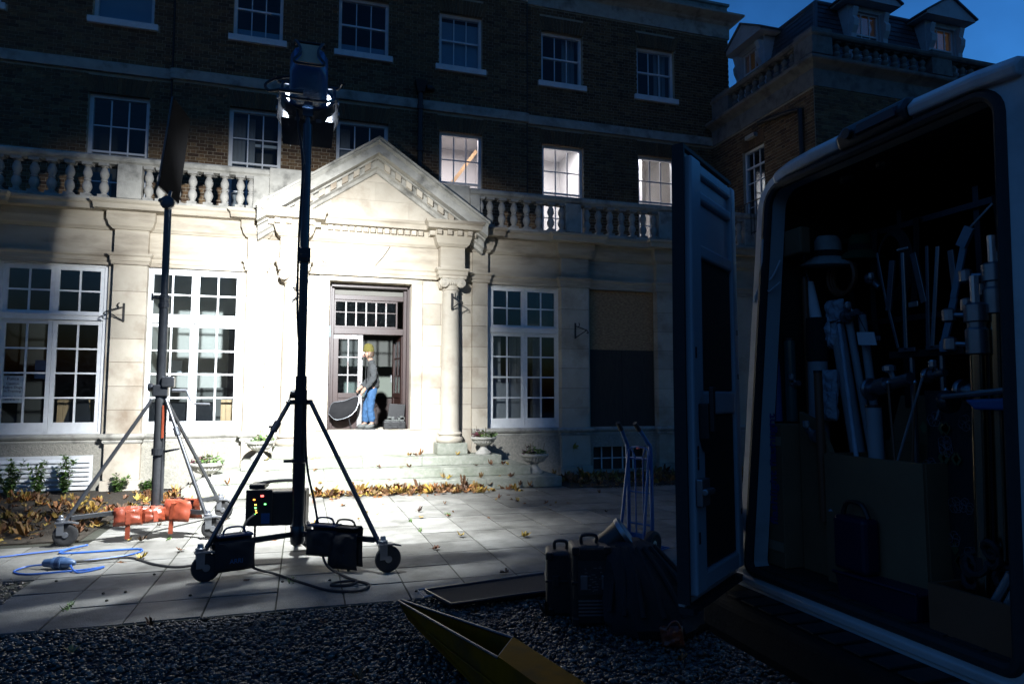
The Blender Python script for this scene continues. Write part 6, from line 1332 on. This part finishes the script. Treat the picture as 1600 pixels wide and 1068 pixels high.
for a, b, lb, mt in (((2.66, 2.59, 1.25), (2.74, 2.46, 1.75), 'long shiny thin steel rod leaning in the open carton', m_chrome), ((2.70, 2.60, 1.30), (2.76, 2.68, 1.72), 'thin coppery rod leaning left in the open carton', m_rollo), ((2.74, 2.55, 1.25), (2.80, 2.56, 1.72), 'thin brown rod standing upright in the open carton', m_rollo), ((2.72, 2.385, 1.55), (2.72, 2.33, 1.68), 'short steel pin hanging under the right grip head', m_chrome)):
    o = thing('thin_rod', lb, 'rod', a, 'thin rods in the van'); m = MB(); m.tube([a, b], .006, 6); m.build('rod', mt, o); m = MB(); m.lathe([(.004, -.01), (.010, 0), (.004, .01)], b, 8); m.build('tip', m_chrome, o)
clamp('small chrome clamp among the roll tops left of the white tag', (2.84, 3.02, 2.09), .6, (0, -.14, .03)); clamp('dull chrome clamp hooked by the brown rods near the left door jamb', (2.72, 3.33, 1.72), .55, (0, -.12, .02)); clamp('chrome clamp hanging from the rack under the dark green hat', (2.98, 2.98, 2.30), .6, (0, -.10, -.10)); clamp('bright chrome clamp low down at the corner of the cardboard divider', (2.63, 3.04, 1.44), .6, (0, .10, .06))
rk = thing('storage_rack', 'dark steel rack of uprights and rails along the inside of the van', 'rack', (3.08, 2.6, fl))
for yy in (3.28, 2.86, 2.42, 1.98): one('upright', m_blackmetal, rk, 'box', 3.07, 3.10, yy - .015, yy + .015, fl, 2.66)
for zz in (1.46, 2.05, 2.55): one('rail', m_blackmetal, rk, 'box', 3.045, 3.069, 1.75, 3.36, zz, zz + .03)
for k, yy in enumerate((3.16, 3.0, 2.74, 2.30, 2.18)):
    o = thing('hanging_strap', ('black strap with buckle hanging left of the sun hat', 'black strap hanging behind the sun hat', 'black strap left of the bright steel rods', 'black strap hanging right of the pale blue arm', 'short black strap above the stand columns')[k], 'strap', (3.03, yy, 2.55), 'straps hung on the van rack')
    z1 = 2.58 - random.uniform(.35, .8); m = MB(); m.loft([[(3.03 + d, yy + .02 * math.sin(z * 6 + k) + w, z) for d, w in ((0, -.018), (.004, -.018), (.004, .018), (0, .018))] for z in [2.58 - (2.58 - z1) * t / 6 for t in range(7)]]); m.build('webbing', m_fabric, o)
    one('buckle', m_chrome, o, 'box', 3.022, 3.034, yy - .03 + .02 * math.sin(z1 * 6 + k), yy + .03 + .02 * math.sin(z1 * 6 + k), z1 - .03, z1 - .001, bev=.004)
o = thing('hanging_cable', 'coil of black cable hung on the van rack between the hats and the bright rods', 'cable', (3.0, 2.86, 2.3)); m = MB()
for k in range(5): m.tube([(3.0 + .008 * k, 2.86 + (.085 + .006 * k) * math.cos(t * .35), 2.36 + (.16 + .008 * k) * math.sin(t * .35)) for t in range(19)], .008, 5)
m.build('coil', m_rubber, o, smooth=True)
# three fat stand tubes at right
for k, (x, y, z1, lb) in enumerate(((2.60, 2.075, 1.86, 'leftmost of the three warm chrome stand columns at the van right side'), (2.65, 2.03, 2.02, 'middle and tallest of the three warm chrome stand columns'), (2.70, 1.99, 1.96, 'rightmost warm chrome stand column, half behind the door pillar'))):
    o = thing('stand_column', lb, 'light stand', (x, y, fl), 'folded stands at the right of the van')
    m = MB(); m.tube([(x, y + .03, fl), (x, y, z1)], .029, 16); m.build('column', m_brass, o, smooth=True)
    m = MB(); m.lathe([(.03, -.04), (.042, -.035), (.042, .06), (.034, .07), (.034, .09), (.044, .095), (.044, .16), (.03, .17)], (x, y, z1), 16); m.build('collar', m_steel, o, smooth=True)
    m = MB()
    for zz in (.0, .12): m.tube([(x, y, z1 + zz), (x - .02, y + .085, z1 + zz + .01)], .010, 8); m.lathe([(.012, -.03), (.026, -.022), (.026, .022), (.012, .03)], (x - .025, y + .10, z1 + zz + .01), 10)
    m.build('clamp_knobs', m_steel, o)
    m = MB(); m.tube([(x, y, z1 + .15), (x, y, z1 + .28)], .017, 10); m.build('spigot', m_chrome, o)
    m = MB(); m.tube([(x, y + .028, .95), (x, y + .027, 1.02)], .032, 12); m.build('dark_band', m_plastic, o)
o = thing('boom_arm', 'thin steel arm with a blue sleeve sticking across the stand columns', 'arm', (2.52, 2.05, 1.65)); m = MB(); m.tube([(2.55, 2.20, 1.65), (2.54, 1.88, 1.68)], .012, 8); m.build('arm', m_steel, o); m = MB(); m.lathe([(.02, -.03), (.045, -.025), (.05, 0), (.045, .02), (.02, .03)], (2.60, 2.22, 1.63), 14, 'y'); m.build('round_head', m_blackmetal, o, smooth=True); m = MB(); m.loft([[(2.54, 2.10, 1.64), (2.54, 1.87, 1.65), (2.54, 1.87, 1.60), (2.54, 2.06, 1.60)], [(2.56, 2.10, 1.64), (2.56, 1.87, 1.65), (2.56, 1.87, 1.60), (2.56, 2.06, 1.60)]]); m.build('blue_sleeve', m_truck, o, bev=.01)
# floral cloth bag
o = thing('floral_bag', 'dark bag printed with pale flower outlines at the middle right of the van', 'bag', (2.75, 2.3, fl)); m = MB(); cushion(m, (2.80, 2.30, 1.22), (0, 1, 0), (0, 0, 1), .42, .92, .14); m.build('cloth', m_fabric, o, smooth=True)
m_print = M('pale_print', (.16, .17, .20)); m_printg = M('green_print', (.05, .08, .03)); m = MB(); mg = MB()
for k in range(11):
    cy_, cz = random.uniform(2.18, 2.45), random.uniform(.95, 1.6)
    for p_ in range(5): a = p_ * 1.2566 + random.random(); m.tube([(2.722, cy_ + .03 * math.cos(a) * (1 + math.cos(t * 1.0472)) * .6 - .02 * math.sin(a) * math.sin(t * 1.0472), cz + .03 * math.sin(a) * (1 + math.cos(t * 1.0472)) * .6 + .02 * math.cos(a) * math.sin(t * 1.0472)) for t in range(7)], .0012, 3)
    if k % 2: 
        for l in range(4): a = random.random() * 6.28; y_, z_ = cy_ + .06 * math.cos(a), cz - .07; mg.face((2.723, y_, z_), (2.723, y_ + .02, z_ + .03), (2.723, y_, z_ + .06), (2.723, y_ - .02, z_ + .03))
tag(m.build('flower_print', m_print, o, fix=False), kind='stuff'); tag(mg.build('leaf_print', m_printg, o, fix=False), kind='stuff')
# blue items, tray
m_navy = M('navy_plastic', (.006, .010, .04), (.005, .008, .03), 8, .45)
o = thing('blue_crate', 'low dark blue plastic crate on the van floor', 'crate', (2.55, 2.5, fl)); m = MB(); m.hexa([(2.46, 2.72, fl), (2.46, 2.30, fl), (2.58, 2.30, fl), (2.58, 2.72, fl)], [(2.45, 2.74, .82), (2.45, 2.28, .83), (2.59, 2.28, .83), (2.59, 2.74, .82)]); m.build('crate_body', m_navy, o, bev=.006); m = MB(); m.tube([(2.447, 2.745, .825), (2.447, 2.275, .835)], .008, 6); m.build('rim', m_navy, o)
o = thing('tool_bag', 'dark blue tool bag with black handle in front of the open carton', 'bag', (2.52, 2.72, fl)); m = MB(); m.box(2.50, 2.596, 2.60, 2.80, fl + .11, 1.08); m.build('bag', m_navy, o, bev=.02); m = MB(); m.tube(cat([(2.55, 2.62, 1.08), (2.55, 2.66, 1.14), (2.55, 2.75, 1.14), (2.55, 2.78, 1.08)], 4), .012, 6); m.build('handle', m_plastic, o); m = MB(); m.lathe([(.004, 0), (.014, .004), (.004, .012)], (2.495, 2.80, 1.09), 8); m.build('buckle', m_chrome, o)
o = thing('wooden_tray', 'shallow brown wooden tray of fittings at the van sill', 'tray', (2.5, 2.05, fl))
for nm, a in (('front_board', (2.455, 2.475, 1.86, 2.23, fl, .90)), ('end_board', (2.475, 2.68, 2.21, 2.23, fl, .90)), ('end_board', (2.475, 2.68, 1.86, 1.88, fl, .90)), ('back_board', (2.68, 2.70, 1.86, 2.23, fl, .90)), ('bottom', (2.476, 2.679, 1.881, 2.209, fl, fl + .015))): box(nm, m_rollo, o, *a)
for k, (y, z, L_) in enumerate(((1.99, .95, .14), (1.94, .93, .20), (1.905, .93, .10))):
    o = thing('steel_pin', ('short pale steel pin lying in the wooden tray', 'long pale steel spigot leaning out of the wooden tray', 'small steel pin at the right end of the wooden tray')[k], 'spigot', (2.52, y, .85), 'pins in the wooden tray'); m = MB(); m.tube([(2.52, y + .02, .86), (2.52, y - .06 * (L_ / .14), .86 + L_)], .016, 10); m.build('shaft', m_chrome, o, smooth=True); m = MB(); m.tube([(2.52, y + .021, .85), (2.52, y + .015, .875)], .02, 10); m.build('collar', m_steel, o)
o = thing('cable_bundle', 'heap of dark lumpy cable and clamps behind the wooden tray', 'cable', (2.62, 2.05, .95)); m = MB()
for k in range(11):
    c = Vector((random.uniform(2.56, 2.66), random.uniform(1.93, 2.16), random.uniform(.90, 1.06))); r = random.uniform(.03, .05); ph = random.random() * 6; m.tube([c + Vector((.3 * r * math.sin(t * .7 + ph), r * math.cos(t * .7), r * math.sin(t * .7))) for t in range(10)], .013, 6)
m.build('coils', m_rubber, o, smooth=True)
o = thing('yellow_sheet', 'dull yellow plastic panel standing behind the right stand column', 'panel', (2.8, 1.95, 1.2)); box('panel', m_yellow, o, 2.78, 2.80, 1.86, 1.98, fl, 1.40, bev=.004); box('rib', m_yellow, o, 2.772, 2.779, 1.91, 1.93, .8, 1.35)

# ================================================================== THINGS ON THE GROUND
# sack truck
st = thing('sack_truck', 'blue two-wheeled sack truck with black grips standing by the van door', 'sack truck', (3.50, 6.75, 0))
def TT(p):      # local: x across (axle), y forwards (toe plate side), z up
    a = R(-62); c, s = math.cos(a), math.sin(a); return Vector((3.54 + p.x * c - p.y * s, 6.80 + p.x * s + p.y * c, p.z))
for s in (-1, 1):
    m = MB(TT); m.tube(cat([(s * .15, .0, .03), (s * .15, .0, .6), (s * .15, -.01, 1.08), (s * .14, -.05, 1.16), (s * .12, -.16, 1.30)], 5), .022, 10); m.build('side_tube', m_truck, st, smooth=True)
    m = MB(TT); m.tube([(s * .118, -.165, 1.295), (s * .11, -.235, 1.375)], .026, 10); m.build('handle_grip', m_rubber, st, smooth=True)
    m = MB(TT); m.tube([(s * .13, -.01, 1.07), (s * .15, -.16, .16)], .017, 8); m.build('stay', m_truck, st, smooth=True)
    m = MB(TT); m.lathe([(.07, -.03), (.10, -.042), (.125, -.03), (.132, 0), (.125, .03), (.10, .042), (.07, .03)], (s * .25, -.15, .132), 22, 'x'); ty = m.build('wheel', m_rubber, st, smooth=True)
    m = MB(TT); m.lathe([(.012, -.04), (.03, -.035), (.04, -.015), (.072, -.03), (.072, .03), (.04, .015), (.03, .035), (.012, .04)], (s * .25, -.15, .132), 16, 'x'); m.build('rim', m_steel if s > 0 else m_truck, ty, smooth=True)
m = MB(TT)
for z in (.28, .62, .98): m.tube([(-.15, 0, z), (.15, 0, z)], .011, 8)
for s in (-1, 1): m.tube([(s * .05, -.005, .05), (s * .05, -.01, 1.0), (s * .09, -.02, 1.09)], .009, 8)
m.tube(cat([(-.14, -.012, 1.04), (-.09, -.02, 1.10), (.09, -.02, 1.10), (.14, -.012, 1.04)], 5), .011, 8); m.build('back_frame', m_truck, st, smooth=True)
m = MB(TT); m.tube([(-.21, -.15, .132), (.21, -.15, .132)], .012, 8); m.build('axle', m_steel, st)
m = MB(TT); m.box(-.20, .20, .0, .26, .012, .022)
for k in range(4): m.box(-.20, .20, .02 + k * .065, .045 + k * .065, .022, .032)
m.box(-.20, .20, -.01, .005, .022, .18); m.build('toe_plate', m_truck, st)
m = MB(TT); m.box(-.02, .02, -.03, -.015, 1.085, 1.115); m.build('red_sticker', m_led['red'] if False else M('red_sticker_vinyl', (.6, .08, .08)), st)
# black cases and bag
def case(label, x0, x1, y0, y1, h, rot, c):
    o = thing('flight_case', label, 'case', (c[0], c[1], 0), 'black equipment cases on the gravel')
    def T(p): a = R(rot); return Vector((c[0] + p.x * math.cos(a) - p.y * math.sin(a), c[1] + p.x * math.sin(a) + p.y * math.cos(a), p.z))
    m = MB(T); m.box(x0, x1, y0, y1, .0, h); m.build('shell', m_plastic, o, bev=.022)
    m = MB(T); m.box(x0 - .008, x1 + .008, y0 - .006, y1 + .006, h * .52, h * .56); m.build('lid_band', m_plastic, o, bev=.004)
    m = MB(T); w = x1 - x0; m.tube(cat([(x0 + w * .3, (y0 + y1) / 2, h - .005), (x0 + w * .32, (y0 + y1) / 2, h + .055), (x0 + w * .68, (y0 + y1) / 2, h + .055), (x0 + w * .7, (y0 + y1) / 2, h - .005)], 4), .013, 8); m.build('carry_handle', m_plastic, o, smooth=True)
    for q_ in (.2, .75): m = MB(T); m.box(x0 + w * q_, x0 + w * q_ + .05, y0 - .02, y0 - .004, h * .46, h * .64); m.build('latch', m_steel if 'label' in label else m_plastic, o, bev=.004)
    m = MB(T)
    for q_ in (0, 1):
        for z in (.0, h - .06): xx = x0 - .006 if q_ == 0 else x1 - .05; m.box(xx, xx + .056, y0 - .012, y0 + .03, z, z + .06)
    m.build('corner_guard', m_plastic, o, bev=.01)
    return o, T
o1, T1 = case('narrow black case with steep raised handle, left of the pair on the gravel', -.115, .115, -.13, .13, .47, -18, (1.96, 5.10))
o2, T2 = case('larger black case with pale label panel, standing right of the narrow case', -.14, .14, -.12, .14, .56, -14, (2.08, 4.82))
box('label_panel', M('dark_label', (.035, .035, .038), (.02, .02, .022), 30, .5), o2, -.10, .10, -.127, -.1225, .22, .46, T=T2)
m = MB(T2)
for k in range(5): m.box(-.10, .10, -.1275, -.1235, .07 + k * .025, .082 + k * .025)
m.build('vent_slots', m_steel, o2)
m = MB(T2)
for k in range(26): x, z = random.uniform(-.09, .06), random.uniform(.24, .44); m.box(x, x + random.uniform(.008, .035), -.1278, -.1272, z, z + .005)
m.build('printed_marks', M('grey_print', (.16, .16, .17)), o2)
bg = thing('black_bag', 'big black bin-bag-like cloth sack slumped against the cases near the van door', 'bag', (2.40, 4.60, 0))
m = MB(); rings = []
for z, a, b, ox, oy in ((.0, .36, .30, .08, -.05), (.07, .41, .34, .09, -.05), (.2, .38, .31, .07, -.02), (.34, .31, .27, .02, .03), (.46, .25, .22, -.03, .09), (.54, .19, .16, -.05, .13), (.58, .10, .09, -.05, .14)):
    rings.append([(2.42 + ox + a * math.cos(t * .2618) * (1 + .10 * math.sin(t * 2.1 + z * 9) + random.uniform(-.04, .04)), 4.62 + oy + b * math.sin(t * .2618) * (1 + .10 * math.cos(t * 1.7 + z * 7) + random.uniform(-.04, .04)), z + random.uniform(-.012, .012)) for t in range(24)])
m.loft(rings); m.build('sack', m_fabric, bg, smooth=True)
m = MB()
for k in range(7): a = -2.9 + k * .36; m.tube(cat([(2.40 + .16 * math.cos(a), 4.72 + .13 * math.sin(a), .555), (2.45 + .29 * math.cos(a), 4.65 + .26 * math.sin(a), .36), (2.49 + .40 * math.cos(a), 4.59 + .34 * math.sin(a), .15)], 4), .018, 6)
m.build('folds', m_fabric, bg, smooth=True)
dl = thing('round_lamp_head', 'tilted round lamp with pale front glass poking out of the black sack', 'lamp', (2.35, 4.85, .72))
def TDm(p):
    z_ = Vector((.62, -.30, .50)).normalized(); x_ = z_.cross(Vector((0, 0, 1))).normalized(); y_ = z_.cross(x_); return Vector((2.37, 4.82, .61)) + x_ * p.x + y_ * p.y + z_ * p.z
m = MB(TDm); m.lathe([(.09, -.24), (.10, -.23), (.105, -.12), (.12, -.02), (.125, 0)], (0, 0, 0), 22); m.build('housing', m_plastic, dl, smooth=True)
m = MB(TDm); m.lathe([(.118, -.01), (.13, -.005), (.13, .025), (.12, .03)], (0, 0, 0), 26); m.build('front_rim', m_steel, dl, smooth=True)
m = MB(TDm); m.lathe([(.001, .034), (.118, .028)], (0, 0, 0), 26, caps=False); m.build('front_glass', m_palebl if False else M('frosted_front', (.42, .46, .5), (.36, .4, .44), 12, .35), dl)
# black panel in a frame on the gravel edge
pn = thing('black_reflector_board', 'long flat black board with a thin metal frame lying on the gravel edge', 'panel', (1.5, 5.6, 0))
m = MB(); m.hexa([(1.02, 5.76, .03), (1.14, 5.34, .03), (2.35, 5.52, .03), (2.30, 6.02, .03)], [(1.02, 5.76, .05), (1.14, 5.34, .05), (2.35, 5.52, .05), (2.30, 6.02, .05)]); m.build('board', m_fabric, pn)
m = MB(); m.tube([(1.01, 5.78, .055), (1.14, 5.33, .055)], .011, 6); m.tube([(1.14, 5.33, .055), (2.35, 5.51, .055)], .011, 6); m.tube([(1.01, 5.78, .055), (2.30, 6.03, .055)], .011, 6); m.build('frame', m_blackmetal, pn)
m = MB(); m.tube([(1.01, 5.76, .07), (.955, 5.77, .06), (.985, 5.62, .04), (1.06, 5.60, .06)], .007, 6); m.build('wire_handle', m_chrome, pn)
# yellow folding ramp trough
yr = thing('yellow_ramp', 'chipped yellow steel ramp trough with tapered dark open end in the foreground', 'ramp', (1.0, 3.6, 0))
def strip(name, mat, top, bot, t=(.006, .002, 0)):
    t = Vector(t); m = MB(); m.loft([[Vector(p), Vector(p) + t, Vector(q_) + t, Vector(q_)] for p, q_ in zip(top, bot)]); return m.build(name, mat, yr)
A1, C1, E1 = (.690, 5.03, .20), (1.006, 3.532, .30), (1.27, 2.3, .30); A2, B2, F2 = (.715, 5.045, .20), (1.169, 3.789, .30), (1.47, 2.3, .30)
A0, C0, E0 = (.765, 5.03, .06), (1.03, 3.53, .01), (1.29, 2.3, .01); D0, B0, F0 = (.79, 5.04, .06), (1.21, 3.78, .01), (1.48, 2.3, .01)
strip('near_side', m_yellow, (A1, C1, E1), (A0, C0, E0)); strip('far_side', m_yellow, (A2, B2, F2), (D0, B0, F0))
strip('base', m_black, (A0, C0, E0), (D0, B0, F0), (0, 0, .006))
m = MB(); m.loft([[Vector(p) + Vector((0, 0, d)) for p in (C1, B2, F2, E1)] for d in (.001, .007)]); m.build('lid', m_yellow, yr)
m_edge = M('bare_worn_steel', (.10, .12, .15), (.06, .07, .09), 14, .35, metal=.7)
for a, b in ((A1, C1), (C1, B2), (A2, B2)): m = MB(); m.tube([a, b], .008, 6); m.build('rolled_edge', m_edge, yr, smooth=True)
m = MB(); m.tube([Vector(A1) * .65 + Vector(C1) * .35 + Vector((.0, -.01, -.09)), Vector((1.26, 2.3, .16))], .005, 5); m.build('fold_line', m_yellow, yr)
# low case with white board beyond the van door, orange bag under the door
lc = thing('low_case', 'low dark ribbed case with a white board on top, seen under the van door', 'case', (2.85, 4.75, 0))
def TC(p): a = R(-32); return Vector((2.95 + p.x * math.cos(a) - p.y * math.sin(a), 4.80 + p.x * math.sin(a) + p.y * math.cos(a), p.z))
m = MB(TC); m.box(-.42, .55, -.18, .18, 0, .16); m.build('case_body', m_plastic, lc, bev=.01)
m = MB(TC); m.box(-.40, .53, -.17, .17, .162, .176); m.build('white_board', m_paper, lc)
m = MB(TC)
for k in range(7): m.box(-.38 + k * .135, -.37 + k * .135, -.186, -.181, .02, .14)
m.box(-.42, .55, -.1865, -.1815, .075, .083); m.build('rib', m_steel, lc)
ob = thing('orange_bag', 'small orange bag lying on the gravel under the open van door', 'bag', (2.40, 4.15, 0)); m = MB(); cushion(m, (2.40, 4.18, .06), (1, -.3, 0), (0, .3, 1), .16, .13, .09); m.build('bag', m_orange, ob, smooth=True)
m = MB(); m.tube(cat([(2.35, 4.17, .11), (2.38, 4.15, .16), (2.42, 4.15, .16), (2.45, 4.15, .11)], 4), .008, 6); m.build('handle', m_orange, ob)
